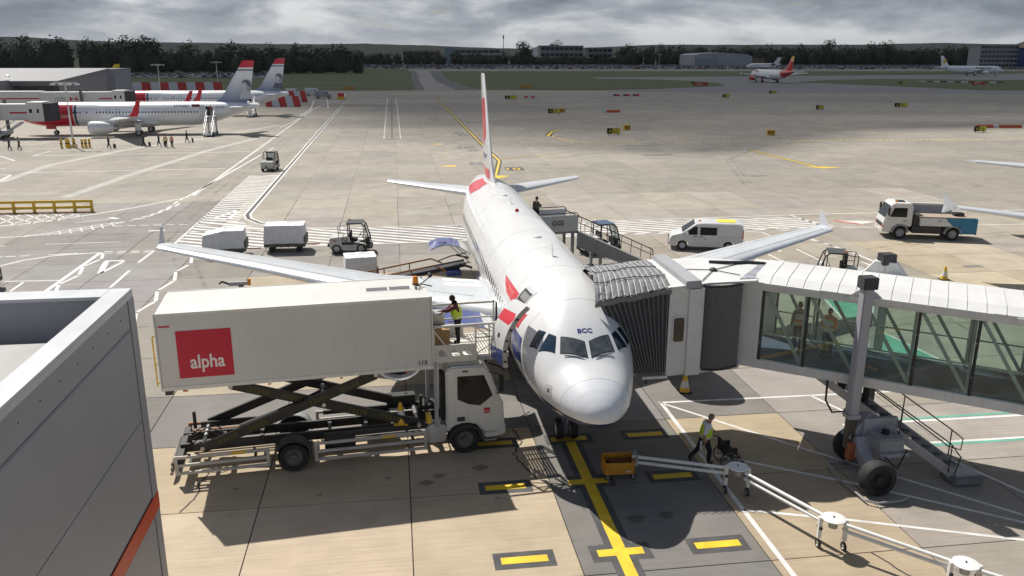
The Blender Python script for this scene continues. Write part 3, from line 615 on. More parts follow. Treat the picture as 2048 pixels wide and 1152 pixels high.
def wing_line(parent, S, sg, pts, w, m, name='panel_line'):
    mb = MB(); P = []
    for (xa, ca), (xb, cb) in zip(pts, pts[1:]):
        for k in range(9): t = k/8; P.append((xa+(xb-xa)*t, ca+(cb-ca)*t))
    for (xa, ca), (xb, cb) in zip(P, P[1:]):
        a, b = wing_top(S, sg, xa, ca), wing_top(S, sg, xb, cb); d = (b-a)
        if d.length < 1e-6: continue
        n = Vector((-d.y, d.x, 0)).normalized()*w/2; mb.add([a-n, b-n, b+n, a+n], [(0,1,2,3)])
    return mb.build(name, m, parent, smooth=False)
SEAM = mat('panel_seam', (.16,.165,.175), .6, var=0); WINGG = mat('wing_grey', (.50,.525,.555), .36, var=.07, sc=1.2, coat=.1, stretch=(1,.5,1)); LEM = mat('leading_edge_metal', (.68,.69,.70), .3, .45, var=.06)
CABW = mat('cabin_glass', (.03,.035,.045), .15, var=0); COCKW = mat('cockpit_glass', (.075,.082,.088), .06, var=.6, sc=2.5, spec=1.0, coat=.6); COCKS = mat('cockpit_side_glass', (.006,.022,.045), .05, var=.3, spec=.9); GASK = mat('window_gasket', (.02,.02,.022), .6, var=0)  # front panes: lighter mottled base paints in cloud reflections
NACELLE = mat('nacelle_white', (.68,.69,.70), .3, var=.04, coat=.3)
def wmesh(w, h, n=10):
    me = bpy.data.meshes.new('cabin_window'); P = []
    for k in range(n): a = 2*math.pi*(k+.5)/n; P.append((0, math.copysign(abs(math.cos(a))**.6, math.cos(a))*w/2, math.copysign(abs(math.sin(a))**.6, math.sin(a))*h/2))
    me.from_pydata(P, [], [tuple(range(n))]); me.materials.append(CABW); return me
WIN = wmesh(.235, .345)
def airliner(label, loc, rz, L, hullm, finm, drop=0, shift=0, engm=NACELLE, tip='fence', detail=False, group=None, wingm=WINGG, windows=(-1,1), fin_scale=1.0, stabm=None, tipm=None, span=17.0, eng_low=0, win_z=4.2, skip_windows=(), eng_y=0, name='airliner'):
    A = thing(name, label, 'airplane', loc, rz, group); H = Hull(L, drop)
    fus = H.mesh(64 if detail else 32).build('fuselage', hullm, A)
    D = drop; ws = shift
    # wings with their belly fairing
    S = [(.2,9.7+ws,7.2,2.55-D,.13),(1.97,10.6+ws,6.1,2.72-D,.125),(6.4,12.95+ws,3.75,3.12-D,.11),(12,15.8+ws,2.55,3.78-D,.105),(span-.25,18.35+ws,1.5,4.26-D,.10)]
    for sg in (-1, 1):
        w = make_wing(A, S, sg, wingm, lem=LEM)
        sp = span-.25
        if tip == 'fence':
            f = MB(); f.loft([[(sg*(sp+dx), 18.45+ws+yl, 4.31-D+z), (sg*(sp+dx+.05), 18.45+ws+(yl+yr)/2, 4.31-D+z), (sg*(sp+dx), 18.45+ws+yr, 4.31-D+z), (sg*(sp+dx-.05), 18.45+ws+(yl+yr)/2, 4.31-D+z)] for z, dx, yl, yr in ((-.5,.06,1.2,1.5),(-.1,.02,.35,1.45),(.1,.02,.35,1.45),(.72,.12,1.36,1.58))]); f.build('wingtip_fence', tipm or wingm, w)
        else:
            f = MB(); f.loft([[(sg*(sp+dx), 18.35+ws+yl, 4.45-D+z), (sg*(sp+dx+.06), 18.35+ws+(yl+yr)/2, 4.45-D+z), (sg*(sp+dx), 18.35+ws+yr, 4.45-D+z), (sg*(sp+dx-.06), 18.35+ws+(yl+yr)/2, 4.45-D+z)] for z, dx, yl, yr in ((0,-.05,0,1.5),(.15,.3,.3,1.6),(.8,.55,.9,1.9),(2.45,.85,1.75,2.4))]); f.build('winglet', tipm or wingm, w)
        if detail:
            wing_line(w, S, sg, [(2.6,.155),(6.4,.17),(16.3,.2)], .035, SEAM); wing_line(w, S, sg, [(2.3,.70),(6.4,.66),(12.5,.70)], .03, SEAM); wing_line(w, S, sg, [(12.5,.72),(16.0,.72)], .025, SEAM)
            wing_line(w, S, sg, [(6.4,.66),(6.4,.97)], .03, SEAM); wing_line(w, S, sg, [(12.5,.70),(12.5,.97)], .03, SEAM); wing_line(w, S, sg, [(3.2,.46),(6.4,.42),(12.3,.46)], .02, mat('faint_seam', (.38,.4,.43), .6, var=0))
            for x in (4.2,5.3,7.6,8.8,10,11.2,13.2,14.4,15.6): wing_line(w, S, sg, [(x,.0),(x,.16)], .018, mat('faint_seam', (0,0,0)))
            for x in (5.4,9.2,12.2):
                st = wing_st(S, x); q = foil(st, sg, .62, -.4); MB().tube([q+Vector((0,-.6,.02)), q+Vector((0,0,-.16)), q+Vector((0,st[2]*.3,-.12)), q+Vector((0,st[2]*.46,.1))], [.03,.16,.14,.02], 8).build('flap_track_fairing', wingm, w)
        # engine
        ex, ey, ez = 5.75, 8.9+ws+eng_y, 1.95-D*.55-eng_low
        e = MB(); e.lathe([(.98,0),(1.06,.1),(1.12,.5),(1.13,1.4),(1.06,2.4),(.88,3.2),(.62,3.9)], (sg*ex,ey,ez), 'y', 28, caps=False); eo = e.build('engine', engm, A)
        MB().lathe([(.88,.25),(.94,.02),(1.0,-.03),(1.05,.06)], (sg*ex,ey,ez), 'y', 28, caps=False).build('inlet_lip', LEM, eo)
        fb = MB(); fb.lathe([(.9,.55),(.3,.5),(.22,.35),(.01,.05)], (sg*ex,ey,ez), 'y', 20, caps=False)
        for k in range(18):
            a = 2*math.pi*k/18; c_, s_ = math.cos(a), math.sin(a); fb.add([(sg*ex+c_*.25,ey+.4,ez+s_*.25),(sg*ex+c_*.9-s_*.1,ey+.42,ez+s_*.9+c_*.1),(sg*ex+c_*.9+s_*.05,ey+.5,ez+s_*.9-c_*.05)], [(0,1,2)])
        fb.build('fan', DARK, eo)
        MB().lathe([(.6,3.7),(.5,4.4),(.3,4.6)], (sg*ex,ey,ez), 'y', 20).build('exhaust', STEEL, eo)
        st = wing_st(S, ex); q = foil(st, sg, .1, 0); MB().loft([[(sg*ex-.16,y,z0),(sg*ex+.16,y,z0),(sg*ex+.12,y,z1),(sg*ex-.12,y,z1)] for y, z0, z1 in ((ey+.9,ez+1.0,ez+1.15),(q.y,q.z-.35,q.z+.12),(q.y+1.8,q.z-.25,q.z+.12))]).build('pylon', engm, eo)
        # tailplane
        TS = [(.3,L-5.9,3.5,4.78-D,.1),(.9,L-5.5,3.2,4.82-D,.1),(6.15,L-2.2,1.35,5.22-D,.09)]
        t_ = make_wing(A, TS, sg, stabm or wingm, 'horizontal_stabilizer', lem=LEM if detail else None)
        if detail: wing_line(t_, TS, sg, [(1.3,.68),(6.0,.66)], .03, SEAM)
        # main gear
        gx, gy = 3.75, 16.1+ws
        g = MB(); g.tube([(sg*gx,gy,.5),(sg*gx,gy,2.7-D)], .13, 10); g.tube([(sg*gx-.45,gy,.56),(sg*gx+.45,gy,.56)], .09, 8); g.bar((sg*gx,gy-.1,1.0),(sg*(gx-.9),gy-.6,2.5-D), .09); go = g.build('main_gear', GREYP, A)
        for dx in (-.3, .3): wheel(go, (sg*gx+dx,gy,.57), .57, .38, 'x', LGREY)
        MB().bx(sg*gx-.04+sg*.5, sg*gx+.04+sg*.5, gy-.5, gy+.55, .95, 2.5-D).build('gear_door', engm, go)
    g = MB(); g.tube([(0,5.07,.4),(0,5.0,1.9-D)], .1, 10); g.bar((0,5.05,.9),(0,4.2,1.85-D), .08); g.tube([(-.33,5.07,.38),(.33,5.07,.38)], .06, 8); go = g.build('nose_gear', GREYP, A)
    for dx in (-.26, .26): wheel(go, (dx,5.07,.38), .38, .24, 'x', LGREY)
    for sg in (-1, 1): MB().bx(sg*.33-.02, sg*.33+.02, 3.6, 4.95, 1.15-D*.5, 1.85-D).build('gear_door', hullm, go)
    # fairing under the wing roots
    MB().loft([[(hw*math.cos(a), y, zc+hh*math.sin(a)) for a in [math.pi*2*k/16 for k in range(16)]] for y, hw, zc, hh in ((8.6+ws,1.2,2.3-D,.5),(10+ws,2.15,2.35-D,.85),(13+ws,2.35,2.4-D,.95),(16.5+ws,2.25,2.4-D,.9),(18.8+ws,1.6,2.4-D,.65),(20+ws,.8,2.5-D,.3))]).build('belly_fairing', hullm, A)
    # fin
    hF = 11.85-D if fin_scale == 1 else 12.45
    FS = [(L-8.1,5.5-D,5.9,.10),(L-7.6,5.85-D,5.5,.10),(L-6.3,6.7-D,4.7,.10),(L-2.55,hF-.12,2.05,.09),(L-2.35,hF,1.7,.07)]
    MB().loft([[(ch*th*t*.45, y+ch*c, z) for c, t in [(0,0),(.03,.35),(.12,.7),(.3,1),(.55,.8),(.8,.4),(1,.04),(1,-.04),(.8,-.4),(.55,-.8),(.3,-1),(.12,-.7),(.03,-.35)]] for y, z, ch, th in FS]).build('fin', finm, A)
    MB().bx(-.05, .05, L-.05, L+.12, H.sec(L)[0]-.22, H.sec(L)[0]-.02).build('tail_light', DARK, A)
    # cockpit
    P1 = [(.06,2.31),(.76,2.63),(.86,2.16),(.05,1.81)]; P2 = [(.87,2.7),(1.07,2.93),(1.42,2.71),(.99,2.25)]; P3 = [(1.13,3.03),(1.32,3.33),(1.63,3.25),(1.46,2.84)]
    for sg in (-1, 1):
        for P, mm in ((P1, COCKW), (P2, COCKS), (P3, COCKS)):
            c = sum((Vector(p) for p in P), Vector((0,0)))/4; big = [c+(Vector(p)-c)*1.0 for p in P]; sm = [c+(Vector(p)-c)*.92 for p in P]
            o = decal(H.top, [(sg*p.x, p.y) for p in big], 'cockpit_window', GASK, A, .08, .006); decal(H.top, [(sg*p.x, p.y) for p in sm], 'pane', mm, o, .08, .012)
    for sg in windows:
        k = 0; y = 6.75
        while y < L-8.4:
            if not any(a < y < b for a, b in skip_windows):
                p = H.side(y, win_z-D, sg, .006); o = link('cabin_window', WIN, A); o.location = p; o.rotation_euler = (0, -sg*.21, 0)
            y += .533
    return A, H, fus

# ---- the aeroplane on the stand
BAW = livery('airline_white', (.69,.695,.70), [((0,0,-1), -2.86, .01, (.012,.018,.09))])
BAF = livery('fin_white', (.63,.635,.64), [])
A, H, fus = airliner('white twin-jet with navy belly docked at the jet bridge, nose towards viewer', (0,0,0), 0, 33.84, BAW, BAF, detail=True, skip_windows=((15.4,15.8),))
BRED = mat('ribbon_red', (.62,.03,.05), .3, var=.04, coat=.4); BBLU = mat('ribbon_blue', (.03,.05,.22), .3, var=.04, coat=.4); RADO = mat('radome_paint', (.76,.77,.80), .34, var=.03)
# radome: its own skin over the nose, ending at a seam
rings = []
for y in (0,.02,.05,.12,.25,.45,.7,1.0):
    zt, zb, hw, zc = H.sec(y); rings.append([((hw+.006)*math.cos(a), y-.006, zc+((zt-zc) if math.sin(a) > 0 else (zc-zb))*math.sin(a)*1.005) for a in [2*math.pi*k/48 for k in range(48)]])
MB().loft(rings, caps=False).build('radome', livery('radome_livery', (.69,.71,.745), [((0,0,-1), -2.86, .01, (.012,.018,.09))], .36, .2), A)
zt, zb, hw, zc = H.sec(1.0)
MB().tube([((hw+.004)*math.cos(a), 1.003, zc+((zt-zc) if math.sin(a) > 0 else (zc-zb))*math.sin(a)*1.004) for a in [2*math.pi*k/48 for k in range(49)]], .006, 5).build('radome_seam', SEAM, A)
# letters on the nose
t_ = text('BCC', .24, BBLU, A, (-.235,0,0), (1,0,0), (0,1,0), 'registration_letters', .007)
for v in t_.data.vertices: v.co = H.top(v.co.x, 2.57+v.co.y*.80, .008)
# wipers, antennas, beacon, pitot probes
for sg in (-1, 1):
    a = H.top(sg*.16, 1.83, .03); b = H.top(sg*.74, 2.05, .03); MB().tube([a, b], .014, 6).build('wiper', DARK, A)
    for y, z in ((2.6,3.3),(2.9,3.15)):
        p = H.side(y, z, sg, 0); MB().tube([p, p+Vector((sg*.12,0,-.02)), p+Vector((sg*.12,-.22,-.02))], .012, 5).build('pitot_probe', STEEL, A)
for y, h in ((8.0,.48),(19.2,.4),(25.8,.35)):
    MB().loft([[(-.012,y,5.84),(.012,y,5.84),(.012,y+.34,5.84),(-.012,y+.34,5.84)],[(-.006,y+.2,5.84+h),(.006,y+.2,5.84+h),(.006,y+.36,5.84+h),(-.006,y+.36,5.84+h)]]).build('blade_antenna', WHITE, A)
for y in (11.5, 21.8): MB().lathe([(.2,0),(.17,.05),(.06,.09),(.01,.095)], (0,y,5.86), 'z', 12).build('satellite_dome', WHITE, A)
MB().lathe([(.09,0),(.09,.08),(.05,.14),(.01,.15)], (0,17.2,5.86), 'z', 12).build('beacon', mat('red_lens', (.5,.01,.01), .2, var=0), A)
# small service panel on the starboard nose, faint seams around the hull
o = decal(lambda y, z, off: H.side(y, z, -1, off), [(1.43,3.16),(1.8,3.12),(1.8,3.45),(1.5,3.48)], 'service_panel', mat('faint_seam', (0,0,0)), A, .08, .004); decal(lambda y, z, off: H.side(y, z, -1, off), [(1.46,3.18),(1.78,3.15),(1.78,3.43),(1.52,3.45)], 'panel', BAF, o, .08, .007)
decal(lambda y, z, off: H.side(y, z, -1, off), [(1.55,3.26),(1.68,3.25),(1.68,3.38),(1.57,3.39)], 'vent_grille', mat('vent_brown', (.13,.11,.09), .7), o, .06, .011)
for y in (3.9, 6.75, 9.6, 12.9, 16.6, 20.4, 24.6, 27.6):
    zt, zb, hw, zc = H.sec(y); MB().tube([((hw+.001)*math.cos(a), y, zc+((zt-zc) if math.sin(a) > 0 else (zc-zb))*math.sin(a)*1.0005) for a in [math.pi*k/30 for k in range(31)]], .004, 4).build('skin_seam', mat('skin_seam', (.57,.57,.58), .5, var=0), A)
for sg in (-1, 1):
    for z in (5.28, 4.62):
        decal(lambda y, z_, off: H.side(y, z_, sg, off), [(6.1,z),(24.4,z),(24.4,z+.011),(6.1,z+.011)], 'lap_joint', MATS['skin_seam'], A, 2.0, .003)
for y, w_, z0, z1 in ((13.2,.26,3.75,4.75),(14.3,.26,3.75,4.75),(26.6,.42,3.4,5.2)):
    for P in ([(y-w_,z0),(y-w_+.014,z0),(y-w_+.014,z1),(y-w_,z1)],[(y+w_,z0),(y+w_+.014,z0),(y+w_+.014,z1),(y+w_,z1)],[(y-w_,z1),(y+w_+.014,z1),(y+w_+.014,z1+.014),(y-w_,z1+.014)],[(y-w_,z0),(y+w_,z0),(y+w_,z0+.014),(y-w_,z0+.014)]): decal(lambda y_, z_, off: H.side(y_, z_, -1, off), P, 'exit_outline', GREYP, A, .2, .004)
for x, y in ((-.5,7.2),(.45,7.6),(.3,10.2),(-.35,14.8),(.2,15.4),(-.6,19.6),(.5,23.4)):
    decal(H.top, [(x-.05,y),(x+.05,y),(x+.05,y+.11),(x-.05,y+.11)], 'access_plate', MATS['skin_seam'], A, .1, .004)
# forward starboard door standing open: opening, frame and the swung-out door
sd = lambda y, z, off: H.side(y, z, -1, off)
o = decal(sd, [(5.0,3.42),(5.90,3.42),(5.92,5.34),(5.04,5.34)], 'door_opening', mat('cabin_dark', (.03,.028,.025), .8), A, .1, .004)  # near-black decal on the closed hull paints the unlit interior
for P in ([(4.93,3.4),(5.0,3.4),(5.05,5.34),(4.98,5.34)], [(5.90,3.4),(5.96,3.4),(5.98,5.34),(5.92,5.34)], [(4.98,5.32),(5.98,5.32),(5.96,5.42),(5.0,5.42)]): decal(sd, P, 'door_frame', LGREY, o, .08, .012)
decal(sd, [(5.1,5.05),(5.8,5.05),(5.8,5.26),(5.1,5.26)], 'galley_patch', mat('galley_grey', (.20,.20,.19), .6), o, .1, .008)  # lighter grey patch near the top of the opening
y0, y1 = 3.45, 4.42
def dsec(z, off, y=3.45): # hull curve at the door, pushed outboard, standing slightly askew
    p = H.side(5.4, z, -1, 0); return Vector((p.x-.50-.28*(y-y0)/(y1-y0)-off, 0, z))
dm = MB(); zs = [3.40+i*(1.98)/12 for i in range(13)]
dm.loft([[dsec(z,.0,y0)+Vector((0,y0,0)), dsec(z,.0,y1)+Vector((0,y1,0)), dsec(z,-.14,y1)+Vector((0,y1-.03,0)), dsec(z,-.14,y0)+Vector((0,y0+.03,0))] for z in zs])
door = dm.build('door', [BAF], A)
def dpatch(poly, name, m): decal(lambda y, z, off: dsec(z, off, y)+Vector((0,y,0)), poly, name, m, door, .1, .006)
dpatch([(3.47,5.0),(3.62,5.14),(4.41,5.10),(4.41,4.78),(3.60,4.78)], 'ribbon_red', BRED); dpatch([(3.46,3.41),(4.41,3.41),(4.41,3.86),(3.46,3.98)], 'ribbon_blue', BBLU)
dpatch([(3.86,4.28),(4.0,4.28),(4.0,4.42),(3.86,4.42)], 'door_handle', DARK)
em = MB(); dec = mat('door_edge', (.42,.40,.36), .6, var=.2)
for a, b in zip(zs, zs[1:]): p, q = dsec(a, -.07), dsec(b, -.07); em.bar((p.x,y0+.012,p.z),(q.x,y0+.012,q.z), .15, .045, upv=(0,1,0))
em.build('door_edge', dec, door)
for z in (3.6,3.95,4.3,4.65,5.0): p = dsec(z, -.07); MB().bx(p.x-.05, p.x+.05, y0-.03, y0-.012, z-.03, z+.03).build('latch', DARK, door)
MB().tube([(-1.85,4.9,4.4),(-2.25,4.5,4.45),(-2.4,4.2,4.45)], .05, 8).build('hinge_arm', GREYP, door)
# ribbon on the hull: leaf aft of the door, the part hidden behind the swung door
decal(sd, [(8.96,4.99),(7.33,5.05),(6.05,5.09),(6.03,4.92),(6.3,4.72),(7.58,4.70),(8.43,4.84)], 'ribbon_leaf', BRED, A, .12, .007)
decal(sd, [(4.35,4.85),(4.92,4.85),(4.92,4.35),(4.5,4.35)], 'ribbon_red', BRED, A, .1, .007); decal(sd, [(3.7,3.4),(4.92,3.3),(4.92,4.3),(3.9,4.2)], 'ribbon_blue', BBLU, A, .1, .007)
# open cargo doors on the starboard side
for yc, name in ((8.35,'cargo_door'), (21.5,'cargo_door')):
    arc = [(-1.93,3.02),(-2.12,3.22),(-2.45,3.44),(-2.85,3.56),(-3.25,3.58),(-3.65,3.50),(-4.0,3.34)] if yc > 15 else [(-1.93,3.02),(-2.2,3.25),(-2.6,3.45),(-3.1,3.55),(-3.6,3.53),(-4.05,3.42),(-4.35,3.28)]
    mb = MB(); n = len(arc); hy = .92
    for i in range(n-1):
        (xa, za), (xb, zb_) = arc[i], arc[i+1]
        mb.add([(xa,yc-hy,za),(xb,yc-hy,zb_),(xb,yc+hy,zb_),(xa,yc+hy,za)], [(0,1,2,3)], 0 if i < 2 else 1)
        mb.add([(xa,yc-hy,za-.07),(xb,yc-hy,zb_-.07),(xb,yc+hy,zb_-.07),(xa,yc+hy,za-.07)], [(3,2,1,0)], 2)
        mb.add([(xa,yc-hy,za-.07),(xb,yc-hy,zb_-.07),(xb,yc-hy,zb_),(xa,yc-hy,za)], [(0,1,2,3)], 2); mb.add([(xa,yc+hy,za-.07),(xb,yc+hy,zb_-.07),(xb,yc+hy,zb_),(xa,yc+hy,za)], [(3,2,1,0)], 2)
    (xb, zb_) = arc[-1]; mb.add([(xb,yc-hy,zb_-.07),(xb,yc+hy,zb_-.07),(xb,yc+hy,zb_),(xb,yc-hy,zb_)], [(0,1,2,3)], 2)
    co_ = mb.build(name, [BAF, mat('cargo_door_blue', (.035,.06,.24), .22, var=.12, coat=.6), LGREY], A)
    MB().bx(arc[4][0]-.3, arc[4][0]+.12, yc-.5, yc-.42, arc[4][1]+.02, arc[4][1]+.05).build('latch', DARK, co_)
    decal(sd, [(yc-hy,1.95),(yc+hy,1.95),(yc+hy,3.0),(yc-hy,3.0)], 'cargo_opening', mat('cabin_dark', (0,0,0)), A, .15, .006)  # dark decal painted on in place of the unlit hold
    for y in (yc-.7, yc+.7): MB().tube([(-1.9,y,2.5),(-3.0,y,3.5)], .025, 6).build('strut', STEEL, co_)
# walkway panel on the wing root
SW = [(.2,9.7,7.2,2.55,.13),(1.97,10.6,6.1,2.72,.125),(6.4,12.95,3.75,3.12,.11),(12,15.8,2.55,3.78,.105),(16.75,18.35,1.5,4.26,.10)]
mb = MB()
for a, b in ((2.15,2.6),(2.6,3.1),(3.1,3.7)):
    for c, d in ((.34,.45),(.45,.58),(.58,.7),(.7,.85)): mb.add([wing_top(SW,-1,a,c,.01),wing_top(SW,-1,b,c,.01),wing_top(SW,-1,b,d,.01),wing_top(SW,-1,a,d,.01)], [(0,1,2,3)])
mb.build('walkway_panel', mat('walkway_white', (.76,.75,.74), .6), A)
wing_line(A, SW, -1, [(3.72,.85),(3.72,.4),(3.5,.335),(2.15,.335)], .05, mat('walkway_red', (.6,.16,.18), .5), 'walkway_outline')
wing_line(A, SW, -1, [(2.4,.47),(2.8,.45),(3.0,.48)], .06, GREYP, 'walkway_hook')
# tail colours on the starboard side of the fin
fb = BVHTree.FromObject([c for c in A.children if c.name.startswith('fin')][0], bpy.context.evaluated_depsgraph_get())
def finp(y, z, off):
    h = fb.ray_cast(Vector((-3, y, z)), Vector((1,0,0)))[0]; return Vector(((h.x if h else 0)-off, y, z))
for P, m_ in (([(30.6,10.45),(31.9,10.3),(32.6,9.6),(32.4,8.6),(31.6,7.8),(30.2,7.55),(29.3,8.2),(30.0,9.6)], BRED), ([(28.6,7.2),(30.4,7.22),(31.4,6.95),(29.4,6.82)], BBLU), ([(27.6,6.45),(30.9,6.4),(31.5,5.95),(27.0,5.95)], BRED)):
    decal(finp, P, 'tail_ribbon', m_, A, .2, .012)
decal(sd, [(25.6,5.62),(26.4,5.80),(29.2,5.72),(29.4,5.2),(26.2,5.25)], 'tail_ribbon', BRED, A, .12, .008)
text('G-DBCC', .34, BBLU, A, (-1.86,25.0,4.75), (0,-1,0), (0.28,0,.96), 'registration_letters') if False else None

# ------------------------------------------------------------------ people
FAT = 1.42
def skin_mesh(edges, rad, sub=2):
    """edges: list of chains of named joints; returns evaluated mesh verts/faces grown by a Skin modifier"""
    names = list(dict.fromkeys(n for ch in edges for n in ch)); me = bpy.data.meshes.new('sk')
    me.from_pydata([rad[n][0] for n in names], list({tuple(sorted((names.index(a), names.index(b)))) for ch in edges for a, b in zip(ch, ch[1:])}), [])
    o = link('sk', me); o.modifiers.new('s', 'SKIN'); ss = o.modifiers.new('u', 'SUBSURF'); ss.levels = sub; ss.render_levels = sub
    for i, n in enumerate(names):
        r = rad[n][1]; sv = me.skin_vertices[0].data[i]; sv.radius = (r[0]*FAT, r[1]*FAT) if isinstance(r, tuple) else (r*FAT, r*FAT); sv.use_root = (i == 0)
    ev = o.evaluated_get(bpy.context.evaluated_depsgraph_get()); m2 = ev.to_mesh()
    vs = [v.co.copy() for v in m2.vertices]; fs = [tuple(p.vertices) for p in m2.polygons]; ev.to_mesh_clear(); bpy.data.objects.remove(o); bpy.data.meshes.remove(me)
    return vs, fs
def seg_d(p, a, b):
    ab = b-a; t = max(0, min(1, (p-a).dot(ab)/max(1e-9, ab.length_squared))); return (p-(a+ab*t)).length
def person(label, loc, rz, pose, top, bottom, skin=SKIN, hair=HAIRB, vest=None, hands=False, sub=2, sleeve=True, group=None, head_tilt=0, scale=1.0, cap=False):
    """faces +Y in its own frame, X to its right; pose overrides joint places"""
    J = dict(pel=(0,0,.96), wai=(0,.01,1.10), che=(0,.0,1.32), nec=(0,.01,1.49), hea=(0,.03,1.58), shR=(.18,0,1.43), elR=(.24,-.02,1.15), wrR=(.25,.06,.92), shL=(-.18,0,1.43), elL=(-.24,-.02,1.15), wrL=(-.25,.06,.92),
             hiR=(.10,0,.92), knR=(.11,.02,.50), anR=(.11,-.02,.09), toR=(.12,.15,.045), hiL=(-.10,0,.92), knL=(-.11,.02,.50), anL=(-.11,-.02,.09), toL=(-.12,.15,.045))
    J.update(pose); J = {k: Vector(v) for k, v in J.items()}
    rad = dict(pel=(.155,.12), wai=(.15,.115), che=(.165,.115), nec=.058, hea=.06, shR=.072, shL=.072, elR=.047, elL=.047, wrR=.033, wrL=.033, hiR=.092, hiL=.092, knR=.062, knL=.062, anR=.046, anL=.046, toR=.042, toL=.042)
    P = thing('person', label, 'person', loc, rz, group); P.scale = (scale,)*3
    RR = {k: (J[k], rad[k]) for k in J}
    vs, fs = skin_mesh([['pel','wai','che','nec','hea'],['che','shR','elR','wrR'],['che','shL','elL','wrL'],['pel','hiR','knR','anR','toR'],['pel','hiL','knL','anL','toL']], RR, sub)
    mb = MB(); segs = [('pel','wai',2),('wai','che',1),('che','nec',1),('nec','hea',0),('shR','elR',1),('shL','elL',1),('elR','wrR',1 if sleeve else 0),('elL','wrL',1 if sleeve else 0),('hiR','knR',2),('hiL','knL',2),('knR','anR',2),('knL','anL',2),('anR','toR',3),('anL','toL',3),('che','shR',1),('che','shL',1),('pel','hiR',2),('pel','hiL',2)]
    for f in fs:
        c = sum((vs[i] for i in f), Vector())/len(f); best = min(segs, key=lambda s: seg_d(c, J[s[0]], J[s[1]]))
        mi = best[2]
        if c.z > J['nec'].z-.01 and (c-J['nec']).length < .12: mi = 0
        mb.f.append(f); mb.m.append(mi)
    mb.v = [tuple(v) for v in vs]
    # head with nose, ears, brow
    hc = J['hea']+Vector((0,.02,.085)); Mh = Matrix.Translation(hc) @ Matrix.Rotation(head_tilt, 4, 'X'); n = 14 if sub > 1 else 8; rings = []
    for i in range(n+1):
        ph = -math.pi/2+math.pi*i/n; r = math.cos(ph); z = math.sin(ph); ring = []
        for k in range(n):
            a = 2*math.pi*k/n; x, y = r*math.cos(a), r*math.sin(a); jaw = 1-.22*max(0, -z)
            bump = .022*math.exp(-((z+.1)/.22)**2)*max(0, y)**10+.012*math.exp(-((z+.75)/.25)**2)*max(0, y)**3
            ring.append((x*.077*jaw+1e-5*math.cos(a), y*.098*jaw+bump+1e-5*math.sin(a), z*.122))
        rings.append(ring)
    mb.loft(rings, 0, M=Mh)
    for sx in (-1, 1):
        mb.lathe([(.004,-.008),(.026,-.004),(.024,.006),(.005,.01)], (0,0,0), 'x', 8, 0, M=Mh @ Matrix.Translation((sx*.079,-.005,-.01)))
        if hands: mb.lathe([(.002,-.004),(.010,0),(.002,.004)], (0,0,0), 'y', 6, 4, M=Mh @ Matrix.Translation((sx*.03,.088,.015)))
    if hands:
        mb.bx(-.024,.024,.084,.094,-.062,-.054,4,Mh)
        for s_, sx in (('R',1),('L',-1)):
            w = J['wr'+s_]; el = J['el'+s_]; d = (w-el).normalized(); side = d.cross(Vector((0,0,1)) if abs(d.z) < .8 else Vector((0,1,0))).normalized(); nrm = side.cross(d).normalized()
            hv = lambda f_, s2, n2: w+d*f_+side*s2+nrm*n2
            v2, f2 = skin_mesh([['a','b','c']], {'a': (w-d*.02,(.026,.026)), 'b': (hv(.045,0,0),(.040,.017)), 'c': (hv(.085,0,-.004),(.040,.015))}, 1); mb.add(v2, f2, 0)
            for q, (off, ln) in enumerate(((.031,.062),(.011,.074),(-.010,.070),(-.030,.055))):
                r = {'a': (hv(.075,off,-.002),.0095), 'b': (hv(.085+ln*.5,off*1.1,-.012),.009), 'c': (hv(.085+ln*.85,off*1.12,-.034),.0075)}; v2, f2 = skin_mesh([['a','b','c']], r, 1); mb.add(v2, f2, 0)
            r = {'a': (hv(.022,sx*-.03,-.004),.012), 'b': (hv(.052,sx*-.055,-.016),.010), 'c': (hv(.082,sx*-.058,-.03),.0085)}; v2, f2 = skin_mesh([['a','b','c']], r, 1); mb.add(v2, f2, 0)
    mb.build('body', [skin, top, bottom, BLACK, DARK], P, ang=60)
    # hair: a cap over crown and back of the head
    hb = MB(); rings = []
    for i in range(9):
        ph = math.pi/2-i*(math.pi*.62)/8; r = math.cos(ph); z = math.sin(ph); ring = []
        for k in range(12):
            a = 2*math.pi*k/12; x, y = r*math.cos(a), r*math.sin(a); lift = max(0, y)*max(0, .35-z)*.22; ring.append((x*.083+1e-5*math.cos(a), y*.104-.008-lift, z*.129+.004+(max(0, y)*.05 if z < .45 else 0)))
        rings.append(ring)
    hb.loft(rings, 0, caps=False, M=Mh); hb.build('cap' if cap else 'hair', hair, P)
    if vest:
        R2 = {'pel': (J['pel']+Vector((0,0,-.06)),(.185,.15)), 'wai': (J['wai'],(.182,.15)), 'che': (J['che'],(.20,.152)), 'to': (J['che'].lerp(J['nec'],.7),(.15,.10))}
        v2, f2 = skin_mesh([['pel','wai','che','to']], R2, sub); vb = MB(); vb.v = [tuple(v) for v in v2]; vb.f = list(f2); hz = J['pel'].z
        for f in f2:
            z = sum(v2[i].z for i in f)/len(f)-hz; x = abs(sum(v2[i].x for i in f)/len(f)-J['che'].x); vb.m.append(1 if (.05 < z < .105 or (z > .22 and .075 < x < .12)) else 0)
        vb.build('hivis_vest', [vest, REFL], P, ang=60)
    return P

